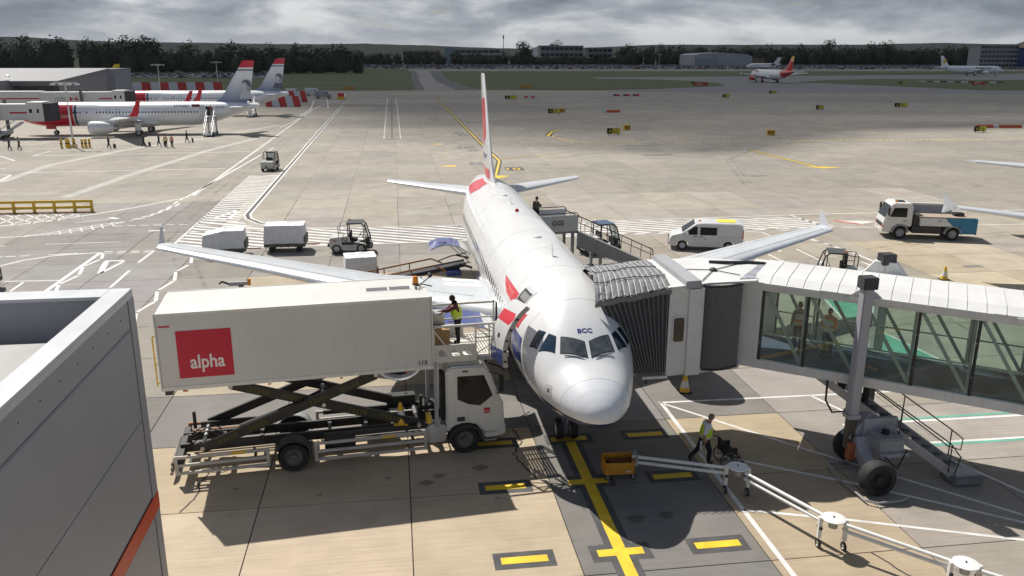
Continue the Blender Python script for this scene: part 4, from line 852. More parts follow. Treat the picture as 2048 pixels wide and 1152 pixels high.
# man pushing the wheelchair (walks towards +X)
person('man in yellow hi-vis vest and white shirt pushing an empty wheelchair', (4.12,2.62,0), R(-92),
       dict(pel=(0,.02,.93), wai=(0,.05,1.08), che=(0,.09,1.30), nec=(0,.14,1.47), hea=(0,.19,1.56), shR=(.19,.07,1.41), elR=(.23,-.07,1.15), wrR=(.24,-.04,.90), shL=(-.19,.10,1.41), elL=(-.23,.22,1.17), wrL=(-.16,.46,1.02),
            hiR=(.10,.02,.9), knR=(.11,.20,.50), anR=(.11,.16,.09), toR=(.12,.34,.05), hiL=(-.10,.02,.9), knL=(-.11,-.12,.49), anL=(-.11,-.42,.20), toL=(-.11,-.33,.06)),
       SHIRT, TROUS, SKIN, HAIRG, HIVIS, hands=True, sleeve=False, head_tilt=-.1)
tag(MB().bx(3.92,3.97,2.36,2.40,.60,.93).build('folded_paper', SHIRT, org=None), 'white folded paper held in the hand of the man with the wheelchair', 'paper')

# wheelchair
def wheelchair():
    T = thing('wheelchair', 'empty black folding wheelchair pushed by the man in the yellow vest', 'wheelchair', (4.84,2.42,0), R(2))
    for sy in (-1, 1):
        y = sy*.29; m = MB(); m.tube([(.30*math.cos(a),y,.31+.30*math.sin(a)) for a in [2*math.pi*k/24 for k in range(25)]], .018, 6); w = m.build('wheel', BLACK, T)
        MB().tube([(.26*math.cos(a),y+sy*.03,.31+.26*math.sin(a)) for a in [2*math.pi*k/24 for k in range(25)]], .009, 5).build('hand_rim', STEEL, w)
        sp = MB()
        for k in range(12): a = 2*math.pi*k/12; sp.tube([(.03*math.cos(a+.3),y,.31+.03*math.sin(a+.3)),(.29*math.cos(a),y,.31+.29*math.sin(a))], .003, 4)
        sp.lathe([(.035,-.03),(.035,.03)], (0,y,.31), 'y', 8); sp.build('spokes', STEEL, w)
        f = MB(); f.tube([(-.30,y*.85,.95),(-.20,y*.85,.93),(-.18,y*.85,.5),(-.16,y*.85,.3)], .013, 6); f.tube([(-.18,y*.85,.5),(.30,y*.85,.5),(.38,y*.85,.42),(.46,y*.8,.16)], .013, 6); f.tube([(-.16,y*.85,.3),(.28,y*.85,.28),(.30,y*.85,.5)], .013, 6); f.build('frame', DARK, T)
        MB().tube([(-.36,y*.85,.955),(-.22,y*.85,.94)], .02, 6).build('push_handle', BLACK, T)
        MB().bx(-.12,.24,y-.03,y+.03,.69,.725).build('armrest', BLACK, T, bevel=.01); MB().bx(-.14,.26,y-.01,y+.01,.48,.69).build('side_panel', BLACK, T)
        c = wheel(T, (.34,y*.85,.09), .09, .035, 'y', DARK, 12, 'caster'); MB().bx(.42,.58,y*.55-.07,y*.55+.07,.13,.15).build('footplate', BLACK, T)
    MB().bx(-.17,.27,-.24,.24,.47,.51).build('seat', BLACK, T, bevel=.01); MB().bx(-.20,-.165,-.23,.23,.52,.93).build('backrest', BLACK, T, bevel=.01)
wheelchair()

# caterer on the lift platform
person('worker in yellow vest and maroon shirt handling trays on the catering platform', (-3.72,5.55,3.50), R(88),
       dict(wai=(0,.04,1.10), che=(0,.08,1.31), nec=(0,.12,1.48), hea=(0,.16,1.56), shR=(.18,.08,1.42), elR=(.22,.30,1.24), wrR=(.16,.52,1.12), shL=(-.18,.09,1.42), elL=(-.23,.32,1.30), wrL=(-.16,.56,1.27)),
       MAROON, TROUS, SKIND, HAIRB, HIVIS, hands=True, head_tilt=-.25)

# ------------------------------------------------------------------ catering truck (local: x forward, origin under the rear axle)
mat('rim_grey', (.16,.155,.15), .45, .4, var=.4, sc=6)
def catering():
    T = thing('catering_truck', 'white high-lift catering truck with raised box body and red logo square', 'truck', (-9.33,5.0,0), R(5.6))
    CH = mat('chassis_black', (.028,.027,.026), .6, var=.35, sc=4); BOX = mat('box_body_white', (.585,.585,.555), .42, var=.07, sc=.6, streak=.05)
    ch = MB()
    for y in (-.42, .42): ch.bx(-3.5,6.6,y-.05,y+.05,.72,1.0)
    for x in (-3.4,-2.2,-1,1.2,2.4,3.6,4.6): ch.bx(x-.06,x+.06,-.42,.42,.76,.96)
    ch.bx(-3.55,-3.35,-1.15,1.15,.62,.9); ch.bx(-.6,.6,-.5,.5,.42,.62); ch.bx(1.0,2.0,-1.0,-.5,.45,.9); ch.bx(2.3,3.3,.5,1.05,.42,.95); ch.tube([(0,-1.0,.5),(0,1.0,.5)], .11, 8); ch.tube([(5.63,-1.0,.5),(5.63,1.0,.5)], .08, 8)
    ch.bx(-3.0,-.9,-.9,-.8,.95,1.15); ch.bx(-3.0,-.9,.8,.9,.95,1.15); ch.bx(1.0,4.7,-.98,-.88,.98,1.12); ch.bx(1.0,4.7,.88,.98,.98,1.12)
    ch.build('chassis', CH, T)
    for y in (-1.03, 1.03):
        w = wheel(T, (0,y,.5), .5, .42, 'y', MATS['rim_grey']); wheel(T, (5.63,y*1.03,.5), .5, .3, 'y', MATS['rim_grey'])
        MB().lathe([(.62,-.3),(.62,.3)], (0,0,0), 'y', 20, M=Matrix.Translation((0,y,.5)), caps=False).build('mudguard_ring', CH, T) if False else None
        P = [(.62*math.cos(a), .5+.62*math.sin(a)) for a in [math.pi*k/10 for k in range(11)]]; Q = [(.58*math.cos(a), .5+.58*math.sin(a)) for a in [math.pi*k/10 for k in range(10,-1,-1)]]
        MB().prism(P+Q, y-.26, y+.26).build('mudguard', GREYP if y > 0 else CH, T)
    # side guards
    def guard(x0, x1, y, z0, z1, m):
        g = MB()
        for z in (z0, (z0+z1)/2, z1): g.bx(x0,x1,y-.03,y+.03,z-.045,z+.045)
        for x in (x0, x1): g.bx(x-.05,x+.05,y-.035,y+.035,z0-.05,z1+.05)
        o = g.build('side_guard', m, T)
        st = MB()
        for x in (x0+.4, x1-.4): st.bx(x-.04,x+.04,min(y,y*.5),max(y,y*.5),(z0+z1)/2-.04,(z0+z1)/2+.04); st.bx(x-.04,x+.04,y*.98-.02,y*.98+.02,z1,1.0)
        st.build('guard_bracket', CH, o); MB().bx(x0+(x1-x0)*.6,x0+(x1-x0)*.6+.45,y-.034,y+.034,z1-.04,z1+.04).build('yellow_sticker', YEL, o)
    GUA = mat('guard_grey', (.46,.44,.40), .5, var=.15)
    guard(-3.55,-.78,-1.2,.36,.9,GUA); guard(.72,4.28,-1.2,.36,.92,GUA); guard(-3.4,-.8,1.2,.4,.95,RUSTY); guard(.8,4.2,1.2,.4,.95,GUA)
    MB().bx(4.34,5.0,-1.22,-.6,.5,1.12).build('fuel_tank', ALU, T, bevel=.06); MB().bx(4.34,4.9,.6,1.2,.45,1.1).build('battery_box', CH, T, bevel=.03)
    r = MB()
    for y, z in ((-1.0,.32),(-.86,.42),(-.72,.52)): r.tube([(-3.75,y,z-.05),(-3.75,y+2.0,z-.05)], .05, 8)
    r.build('rear_bumper_rollers', mat('bumper_tube', (.2,.18,.16), .5, .5, var=.3), T)
    for x, y, z in ((-3.2,.95,1.5),(-3.2,-.3,1.25),(-2.3,.95,1.25),(3.9,.9,1.5),(4.2,-.2,1.45),(3.7,-.85,1.35),(4.35,.4,1.6)): MB().bx(x-.05,x+.05,y-.05,y+.05,.9,z).build('stub_post', CH, T)
    hs = MB()
    for k in range(5): hs.tube([(4.4+.02*k,-.5+k*.22,1.1),(4.5,-.5+k*.22,1.5+.1*(k%2)),(4.75,-.45+k*.2,1.35),(4.85,-.4+k*.2,1.0)], .022, 6)
    hs.build('hydraulic_hoses', BLACK, T); hs = MB()
    for k in range(4): hs.tube([(-3.2,-.5+k*.3,1.0),(-2.7,-.45+k*.3,1.25),(-2.2,-.4+k*.3,.95)], .02, 6)
    hs.build('hydraulic_hoses', BLACK, T); MB().bx(3.2,4.2,.7,1.1,1.15,1.5).build('pump_box', CH, T, bevel=.02); MB().bx(4.36,4.5,-1.15,-.75,1.2,1.45).build('light_cluster', YEL, T)
    # scissor lift: two pairs of arms, crossing tubes, hazard stickers
    ARM = mat('scissor_black', (.022,.021,.018), .5, var=.3); HAZ = mat('hazard_yellow', (.075,.065,.012), .6, var=.3, sc=8)
    for sy in (-1, 1):
        for (x0,z0,x1,z1), dy in (((-2.75,1.05,2.75,3.05),.98), ((-1.75,3.05,4.1,1.12),.80)):
            y = sy*dy; a = MB().bar((x0,y,z0),(x1,y,z1), .12, .30).build('scissor_arm', ARM, T)
            d = Vector((x1-x0,0,z1-z0)).normalized()
            for t0 in (.10,.27,.62,.8):
                for k in range(5):
                    p = Vector((x0,y,z0))+Vector((x1-x0,0,z1-z0))*t0+d*k*.13; ys = y-.065 if sy < 0 else y+.065
                    MB().bar(p+Vector((0,ys-y,0))-d*.04, p+Vector((0,ys-y,0))+d*.04, .012, .17).build('hazard_sticker', HAZ, a)
    sc_ = MB()
    for x, z in ((-2.75,1.05),(2.75,3.05),(-1.75,3.05),(4.1,1.12),(1.05,2.16)): sc_.tube([(x,-1.05,z),(x,1.05,z)], .07, 10)
    sc_.build('scissor_pins', STEEL, T); MB().tube([(-1.7,-.25,1.1),(.2,-.25,1.75),(1.2,-.25,2.25)], [.1,.1,.05], 10).build('lift_cylinder', CH, T); MB().tube([(-1.7,.25,1.1),(.2,.25,1.75),(1.2,.25,2.25)], [.1,.1,.05], 10).build('lift_cylinder', CH, T)
    # box body
    b = MB().bx(-3.68,4.58,-1.25,1.25,3.2,5.62).build('box_body', BOX, T, bevel=.03)
    t = MB(); 
    for y in (-1.25,1.25): t.bx(-3.70,4.60,y-.02,y+.02,3.18,3.30); t.bx(-3.70,4.60,y-.02,y+.02,5.55,5.635)
    for x in (-3.69,4.59):
        for y in (-1.25,1.25): t.bx(x-.02,x+.02,y-.025,y+.025,3.18,5.635)
    t.build('box_edge_trim', TRUCKW, b)
    o = MB().bx(-3.14,-1.56,-1.262,-1.25,3.55,5.06).build('logo_square', mat('alpha_red', (.50,.008,.035), .4, var=.05), b)
    text('alpha', .60, mat('alpha_white', (.78,.70,.68), .5, var=0), o, (-2.80,-1.268,3.86), (1,0,0), (0,0,1), 'logo_lettering', .012, squash=.80)
    MB().bx(-3.6,-3.28,-1.26,-1.25,5.20,5.25).build('small_red_label', mat('alpha_red', (0,0,0)), b); text('113', .20, DARK, b, (4.10,-1.262,3.36), (1,0,0), (0,0,1), 'fleet_number', .006)
    sol = MB(); sol.bx(2.62,3.30,-.15,.15,5.625,5.65); sol.bx(3.36,4.04,-.15,.15,5.625,5.65); sol.build('roof_window', mat('roof_window_grey', (.13,.135,.15), .3, var=.1), b)
    MB().bx(2.56,4.10,-.22,.22,5.615,5.632).build('roof_window_frame', TRUCKW, b)
    MB().lathe([(.11,0),(.11,.05)], (4.28,.35,5.63), 'z', 12).build('beacon_base', DARK, b); MB().lathe([(.10,.05),(.09,.24),(.06,.28),(.01,.29)], (4.28,.35,5.63), 'z', 12).build('beacon', BEACON, b)
    c = MB(); c.tube([(4.2,-.1,5.66),(4.5,.1,5.75),(4.75,.35,5.85)], .02, 5); c.tube([(4.3,-.35,5.65),(4.45,0,5.72),(4.8,.1,5.6)], .02, 5); c.tube([(4.2,-.3,5.66),(4.25,-.2,5.66),(4.2,-.05,5.66)], .025, 5); c.build('roof_cables', DARK, b); MB().lathe([(.07,-.06),(.09,0),(.05,.07)], (4.78,.4,5.9), 'x', 10).build('work_lamp', DARK, b)
    MB().bx(-3.62,-3.4,-1.2,-.9,3.02,3.16).build('rear_lamp', DARK, b); MB().bx(-3.1,-2.95,-1.252,-1.23,3.11,3.16).build('marker_lamp', mat('orange_lens', (.6,.12,.02), .3), b)
    for x in (-.6,1.6,3.7): MB().bx(x,x+.1,-1.252,-1.23,3.11,3.15).build('marker_lamp', mat('orange_lens', (.6,.12,.02), .3), b)
    l = MB(); l.tube([(-3.82,-1.1,3.3),(-3.82,-1.1,4.9)], .025, 6); l.tube([(-3.82,-1.1,4.9),(-3.7,-1.1,4.9)], .02, 5); l.tube([(-3.82,-1.1,4.0),(-3.7,-1.1,4.0)], .02, 5); l.tube([(-3.82,-1.1,3.4),(-3.7,-1.1,3.4)], .02, 5); l.build('rear_grab_rail', YEL, b)
    # platform in front of the box, reaching to the aeroplane door
    PL = mat('platform_white', (.62,.60,.54), .45, var=.12, streak=.2); F = 3.48
    p = MB().bx(4.62,6.05,-1.15,1.0,F-.12,F); 
    for k in range(11): p.bx(6.06+k*.1,6.12+k*.1,-1.0,1.0,F-.06,F)
    p.bx(6.05,7.2,-1.1,-1.0,F-.14,F+.02); p.bx(6.05,7.2,1.0,1.1,F-.14,F+.02); po = p.build('platform', PL, T)
    # near kick panel with teardrop holes
    kp = MB(); kp.bx(4.62,6.05,-1.19,-1.15,F-.14,F+.03); kp.bx(4.62,6.05,-1.19,-1.15,F+.34,F+.46); kp.bx(4.62,4.78,-1.19,-1.15,F+.03,F+.34); kp.bx(5.98,6.05,-1.19,-1.15,F+.03,F+.34)
    for i in range(3):
        x0 = 4.78+i*.40; h0, h1 = F+.03, F+.34; c = .5*(h0+h1)
        kp.prism([(x0,h0),(x0,c-.02),(x0+.02,c-.08),(x0+.08,c-.12),(x0+.34,c-.12),(x0+.40,h0)], -1.19, -1.15); kp.prism([(x0,h1),(x0+.40,h1),(x0+.40,h0),(x0+.34,c-.12),(x0+.18,c+.08),(x0+.10,c+.12),(x0+.03,c+.08),(x0,c)], -1.19, -1.15)
    kp.build('kick_panel', PL, po)
    rl = MB()
    for x in (4.64,6.02,6.95): rl.bx(x-.03,x+.03,-1.2,-1.14,F,F+1.12)
    rl.bx(4.62,7.0,-1.2,-1.14,F+1.06,F+1.13); rl.bx(6.02,6.95,-1.19,-1.15,F+.62,F+.67); rl.bx(6.45,6.5,-1.19,-1.15,F,F+1.06); rl.bar((6.05,-1.17,F+1.0),(6.45,-1.17,F+.64),.04); rl.bar((6.5,-1.17,F+1.0),(6.93,-1.17,F+.64),.04); rl.bar((6.05,-1.17,F+.1),(6.9,-1.17,F+.6),.035); rl.bar((4.66,-1.17,F+.95),(5.0,-1.17,F+.46),.04)
    rl.build('near_railing', PL, po)
    rl = MB()
    for x in (4.64,5.8,7.1): rl.bx(x-.03,x+.03,1.0,1.06,F,F+1.2)
    rl.bx(4.62,7.15,1.0,1.06,F+1.13,F+1.2); rl.bx(4.62,7.15,1.01,1.05,F+.6,F+.65); rl.bx(4.62,6.0,1.01,1.05,F,F+.42); rl.build('far_railing', PL, po)
    MB().tube([(7.02,-1.17,F+1.15),(7.06,-1.17,F+.9),(7.10,-1.17,F+.3),(7.2,-1.17,F-.12)], .035, 8).build('rubber_edge', BLACK, po); MB().tube([(7.2,1.03,F+1.15),(7.22,1.03,F-.1)], .035, 8).build('rubber_edge', BLACK, po)
    fr = MB()
    for y in (-1.1, .9): fr.bar((4.62,y,F-.1),(7.1,y,F-.1),.1,.14)
    fr.bx(4.62,4.74,-1.2,-1.08,.95,F-.1); fr.bx(4.62,4.74,.95,1.07,.95,F-.1); fr.build('platform_frame', GREYP, po)
    # cab
    CABM = mat('cab_white', (.64,.635,.60), .38, var=.05, streak=.14, coat=.2)
    prof = [(5.0,.95),(5.0,3.02),(5.15,3.16),(6.25,3.12),(6.5,2.9),(6.78,2.1),(6.95,1.75),(7.0,.95),(7.0,.55),(6.6,.5),(6.3,.5),(6.24,.75),(6.02,1.02),(5.63,1.14),(5.22,1.02),(5.05,.8)]
    prof2 = [(x, z) for x, z in prof]
    cab = MB().prism(prof2, -1.2, 1.2).build('cab', CABM, T, bevel=.05)
    for y, s in ((-1.206,-1),(1.206,1)):
        d = MB(); d.prism([(5.28,1.15),(5.28,2.92),(6.36,2.90),(6.72,2.0),(6.76,1.35),(6.5,1.1)], y-.004, y+.004); do = d.build('cab_door', CABM, cab)
        MB().prism([(5.38,2.0),(5.38,2.82),(6.28,2.8),(6.58,2.05),(6.15,1.72),(5.75,1.80)], y+s*.006-.003, y+s*.006+.003).build('side_window', DGLASS, do)
        MB().bx(5.36,5.62,y+s*.02-.02,y+s*.02+.02,1.22,1.36).build('door_handle', DARK, do)
        mi = MB(); mi.tube([(6.45,y,2.9),(6.85,y*1.12,2.8),(6.85,y*1.12,2.2),(6.7,y,2.1)], .02, 6); mi.bx(6.78,6.9,y*1.12-.10,y*1.12+.10,2.25,2.78); mi.build('mirror', BLACK, cab)
        for z in (.42,.72): MB().bx(6.28,6.72,min(y,y*.85),max(y,y*.85),z-.03,z+.03).build('step', STEEL, cab)
        MB().bx(6.78,7.02,y-.12 if s > 0 else y,y if s > 0 else y+.12,.62,.95).build('headlamp', mat('lamp_glass', (.6,.6,.58), .15), cab)
        MB().prism([(5.63+.6*math.cos(a),.5+.6*math.sin(a)) for a in [math.pi*k/10 for k in range(11)]]+[(5.63+.53*math.cos(a),.5+.53*math.sin(a)) for a in [math.pi*k/10 for k in range(10,-1,-1)]], y-.15 if s < 0 else y-.25, y+.25 if s < 0 else y+.15).build('wheel_arch', CH, cab)
    o = MB().bx(6.28,6.48,-1.216,-1.211,1.42,1.62).build('door_logo', mat('alpha_red', (0,0,0)), cab); text('alpha', .075, mat('alpha_white', (0,0,0)), o, (6.30,-1.219,1.48), (1,0,0), (0,0,1), 'logo_lettering')
    MB().add([(6.56,-1.05,2.80),(6.56,1.05,2.80),(6.83,1.08,2.03),(6.83,-1.08,2.03)], [(0,1,2,3)]).build('windscreen', DGLASS, cab)
    MB().prism([(5.05,3.10),(5.2,3.27),(5.9,3.24),(6.2,3.1)], -1.0, 1.0).build('roof_spoiler', CABM, cab, bevel=.03)
    MB().bx(4.86,4.98,-1.05,-.55,1.2,2.9).build('air_intake', BLACK, cab, bevel=.03); MB().bx(5.55,5.75,-1.208,-1.2,2.95,3.0).build('roof_vent', DARK, cab)
    MB().tube([(6.5,-.9,3.1),(6.9,-.95,2.95),(7.05,-.98,2.8)], .03, 6).build('front_mirror_arm', BLACK, cab)
catering()
# catering goods and a cone carried on the chassis
cb = MB().bx(-4.55,-4.02,5.25,5.75,3.502,4.15).build('carton', mat('cardboard', (.36,.22,.10), .8, var=.1)); tag(cb, 'brown cardboard carton standing on the catering platform beside the worker', 'box')
ct = MB().bx(-4.62,-4.15,5.85,6.35,3.502,4.55).build('catering_trolley', ALU, bevel=.02); tag(ct, 'aluminium catering trolley at the mouth of the raised truck box', 'trolley')
def cone(label, loc, s=1.0):
    T = thing('traffic_cone', label, 'cone', loc, 0, 'traffic cones'); T.scale = (s, s, s)
    MB().lathe([(.20,.04),(.165,.22)], n=16, caps=True).build('lower_band', YEL, T); MB().lathe([(.165,.22),(.105,.48)], n=16).build('white_band', WHITE, T); MB().lathe([(.105,.48),(.05,.74),(.03,.75)], n=16).build('tip', YEL, T)
    MB().bx(-.24,.24,-.24,.24,0,.045).build('base', BLACK if s > 1 else YEL, T, bevel=.02)
cone('yellow and white traffic cone on the apron below the jet bridge cab', (5.57,8.5,0), 1.06); cone('yellow and white traffic cone alone on the apron behind the glass tunnel', (26.95,23.1,0), 1.1); cone('yellow and white cone stowed on the catering truck chassis', (-5.75,4.65,1.12), 1.0)

# ------------------------------------------------------------------ jet bridge
def jet_bridge():
    BW = mat('bridge_white', (.62,.62,.61), .45, var=.07, streak=.14); ROOF = mat('bridge_roof', (.62,.62,.615), .5, var=.08, sc=.8, stretch=(1,1,1)); COLM = mat('column_grey', (.36,.36,.39), .45, var=.06)
    FABR = mat('bellows_grey', (.05,.051,.057), .8, var=.2, sc=1.5); FABT = mat('canopy_grey', (.19,.193,.20), .85, var=.25, sc=3, bump=.3); CORR = mat('curtain_grey', (.12,.122,.132), .55, var=.1)
    ORG = (8.9,1.7,0); T = thing('jet_bridge', 'white glass-sided jet bridge docked at the forward left door', 'jet bridge', ORG)
    def B(mb, name, m, par=T, **k): return mb.build(name, m, par, org=ORG, **k)
    # tunnel frame: origin at near-left end, d along, n across (away from the camera)
    P0 = Vector((6.30,3.72,0)); d = Vector((6.32,-4.45,0)).normalized(); n = Vector((-d.y, d.x, 0)); Wd = 2.9; Ln = 16.0
    def zf(s): return 3.12-.012*s            # floor line sinks gently away from the aeroplane
    def pt(s, t, z): return P0+d*s+n*t+Vector((0,0,zf(s)-3.12+z))
    def beam(mb, s0, t0, z0, s1, t1, z1, w, h=None, mi=0): mb.bar(pt(s0,t0,z0), pt(s1,t1,z1), w, h or w, mi)
    def slab(mb, s0, s1, t0, t1, z0, z1, mi=0):
        mb.add([pt(s,t,z) for z in (z0,z1) for s, t in ((s0,t0),(s1,t0),(s1,t1),(s0,t1))], [(3,2,1,0),(4,5,6,7),(0,1,5,4),(1,2,6,5),(2,3,7,6),(3,0,4,7)], mi)
    fl = MB(); slab(fl, -.6, Ln, .1, Wd-.1, 3.02, 3.12); B(fl, 'tunnel_floor', mat('tunnel_carpet', (.05,.07,.12), .9, var=.2))
    fr = MB(); slab(fr, -.9, Ln, -.06, .1, 2.86, 3.16); slab(fr, -.9, Ln, Wd-.1, Wd+.06, 2.86, 3.16); slab(fr, -.9, Ln, -.06, .12, 5.58, 5.82); slab(fr, -.9, Ln, Wd-.12, Wd+.06, 5.58, 5.82)
    for s in range(0, 16, 2): slab(fr, s, s+.14, 0, Wd, 2.88, 3.0)
    B(fr, 'tunnel_frame', BW)
    sl = MB(); slab(sl, 3.2, 6.6, -.16, -.07, 5.70, 5.86); slab(sl, 0, 1.75, -.16, -.07, 5.74, 5.86); slab(sl, 7.2, 12, -.16, -.07, 5.66, 5.82); B(sl, 'cable_tray', BW)
    # roof panels, each its own sheet with an upstand
    pw = .52; k = 0; s = -.35
    while s < Ln:
        mb = MB(); h = 6.02
        mb.add([pt(s,-.1,5.86),pt(s+pw-.02,-.1,5.86),pt(s+pw-.02,.35,h),pt(s,.35,h),pt(s+pw-.02,Wd-.35,h),pt(s,Wd-.35,h),pt(s+pw-.02,Wd+.1,5.86),pt(s,Wd+.1,5.86)], [(0,1,2,3),(3,2,4,5),(5,4,6,7)])
        mb.add([pt(s,-.1,5.82),pt(s+pw-.02,-.1,5.82),pt(s+pw-.02,Wd+.1,5.82),pt(s,Wd+.1,5.82)], [(3,2,1,0)])
        mb.add([pt(s,-.1,5.82),pt(s+pw-.02,-.1,5.82),pt(s+pw-.02,-.1,5.86),pt(s,-.1,5.86)], [(0,1,2,3)])
        mb.bar(pt(s+pw-.01,-.1,5.87), pt(s+pw-.01,.35,h+.01), .012, .02); mb.bar(pt(s+pw-.01,.35,h+.01), pt(s+pw-.01,Wd-.35,h+.01), .012, .02)
        B(mb, 'roof_panel', ROOF, smooth=False); s += pw; k += 1
    fz = MB(); slab(fz, -.9, -.36, -.06, Wd+.06, 5.80, 5.9); B(fz, 'tunnel_collar', ROOF)
    # glazing bays: panes, mullions, diagonals, mid rail (both sides)
    GL = glass('tunnel_glass', (.70,.82,.76), .02, dirt_veil=.20); MUL = mat('mullion_black', (.02,.02,.022), .5, var=.1); DIA = mat('brace_grey', (.40,.42,.40), .5, var=.08)
    bay = [0, 1.42, 3.05, 4.68, 6.31, 7.94, 9.57, 11.2, 12.83, 14.46]
    for t, sg in ((.02,-1), (Wd-.02,1)):
        for a, b in zip(bay, bay[1:]):
            g = MB().add([pt(a+.03,t,3.18),pt(b-.03,t,3.18),pt(b-.03,t,5.58),pt(a+.03,t,5.58)], [(0,1,2,3)]); go = B(g, 'glass_pane', GL, smooth=False)
            tb = t+(.10 if sg < 0 else -.10)
            x = MB(); beam(x, a+.06, tb, 5.55, b-.1, tb, 3.2, .10, .10); B(x, 'diagonal_brace', DIA, go)
            x = MB(); beam(x, a+.05, tb, 4.1, b-.05, tb, 4.1, .045, .045); B(x, 'mid_rail', DIA, go)
            x = MB(); beam(x, b-.1, tb, 3.18, b-.1, tb, 5.58, .06, .06); B(x, 'inner_post', DIA, go)
        for s in bay:
            x = MB(); beam(x, s, t-.015*(-sg), 3.14, s, t-.015*(-sg), 5.6, .075, .06); mo = B(x, 'mullion', MUL)
            for z in (3.75, 4.85):
                if sg < 0: x = MB().lathe([(.03,0),(.03,.02),(.005,.03)], (0,0,0), 'y', 8, M=Matrix.Translation(pt(s,t-.05,z))); B(x, 'fixing', ALU, mo)
    # solid white end wall next to the rotunda
    e = MB(); slab(e, -.92, -.06, -.05, .04, 2.9, 5.86); B(e, 'end_wall', BW); e = MB(); slab(e, -.92, -.06, Wd-.04, Wd+.05, 2.9, 5.86); B(e, 'end_wall', BW)
    # cab: white boxes with a window, roof plates, rotating curtain
    cab = MB(); cab.loft([[(2.95,3.38,z),(3.62,3.40,z),(3.62,6.75,z),(2.95,6.75,z)] for z in (2.92,5.86)]); co_ = B(cab, 'cab_front_frame', BW)
    cab = MB(); cab.loft([[(3.60,3.52,z),(4.42,3.80,z),(4.42,6.8,z),(3.60,6.75,z)] for z in (2.98,5.80)]); c2 = B(cab, 'cab_wall', BW)
    # window with rounded frame on the near cab wall
    wa, wb = Vector((3.02,3.375,0)), Vector((3.56,3.393,0)); wd = (wb-wa).normalized(); wn = Vector((wd.y,-wd.x,0))
    def wq(u, z, o): p = wa+wd*u+wn*o; return (p.x,p.y,z)
    def rr(u0,u1,z0,z1,r,o): return [wq(cx+r*math.cos(a), cz+r*math.sin(a), o) for cx, cz, a0 in ((u1-r,z1-r,0),(u0+r,z1-r,90),(u0+r,z0+r,180),(u1-r,z0+r,270)) for a in [R(a0+q*30) for q in range(4)]]
    w1 = MB().loft([rr(.06,.50,4.0,4.92,.08,-.01), rr(.06,.50,4.0,4.92,.08,.03)]); wo = B(w1, 'cab_window', BW); B(MB().add(rr(.10,.46,4.05,4.87,.08,.034), [tuple(range(16))]), 'pane', mat('cab_pane', (.035,.022,.014), .12, var=.5, sc=3), wo)
    B(MB().loft([[(3.60,3.33,z),(4.10,3.36,z),(4.10,3.50,z),(3.60,3.48,z)] for z in (2.86,5.82)]), 'cab_post', BW)
    B(MB().loft([[(2.85,3.25,5.86),(4.38,3.70,5.84),(6.0,3.72,5.86),(7.6,6.0,5.86),(5.2,7.0,5.86),(2.85,6.95,5.86)],[(2.85,3.25,5.93),(4.38,3.70,5.91),(6.0,3.72,5.93),(7.6,6.0,5.93),(5.2,7.0,5.93),(2.85,6.95,5.93)]]), 'cab_roof', ROOF, smooth=False)
    B(MB().loft([[(3.45,3.28,z),(3.98,3.34,z),(3.98,7.0,z),(3.45,6.95,z)] for z in (5.85,6.10)]), 'roof_beam', mat('roof_beam_grey', (.33,.34,.36), .5), bevel=.02)
    rs = MB()
    for a in ((4.1,5.4),(4.2,3.9),(5.7,4.4),(6.6,6.1)): rs.bar((5.05,5.15,5.955),(a[0],a[1],5.945),.02,.025)
    rs.lathe([(.13,0),(.13,.06),(.05,.1)], (5.05,5.15,5.935), 'z', 10); rs.tube([(5.3,6.2,5.97),(6.0,5.9,6.0),(6.6,5.95,5.98),(7.2,5.7,5.97)], .06, 8); B(rs, 'roof_cable', DARK)
    B(MB().loft([[(5.5,3.95,5.935),(6.35,3.95,5.935),(7.6,5.9,5.935),(7.2,6.0,5.935)],[(5.5,3.95,5.945),(6.35,3.95,5.945),(7.6,5.9,5.945),(7.2,6.0,5.945)]]), 'roof_flashing', mat('stained_flashing', (.36,.38,.42), .45, .3, var=.45, sc=3))
    # curtain: vertical slats on an arc
    cA = [Vector((4.15,3.62,0))+Vector((1.42*t,.0-.20*math.sin(math.pi*t),0))+Vector((0,.16*t,0)) for t in [k/18 for k in range(19)]]
    for k, (a, b) in enumerate(zip(cA, cA[1:])):
        mid = (a+b)/2+Vector((0,-.025,0)); B(MB().loft([[(a.x,a.y,z),(mid.x,mid.y,z),(b.x,b.y,z),(b.x,b.y+.05,z),(a.x,a.y+.05,z)] for z in (2.98,5.80)]), 'curtain_slat', CORR, smooth=False)
    B(MB().tube([p+Vector((0,.02,2.96)) for p in cA], .06, 6), 'curtain_rail', DARK); B(MB().tube([p+Vector((0,.02,5.82)) for p in cA], .05, 6), 'curtain_rail', DARK)
    B(MB().loft([[(2.95,3.4,z),(5.6,3.75,z),(6.9,5.6,z),(5,6.8,z),(2.95,6.75,z)] for z in (2.84,3.0)]), 'cab_floor', BW, smooth=False)
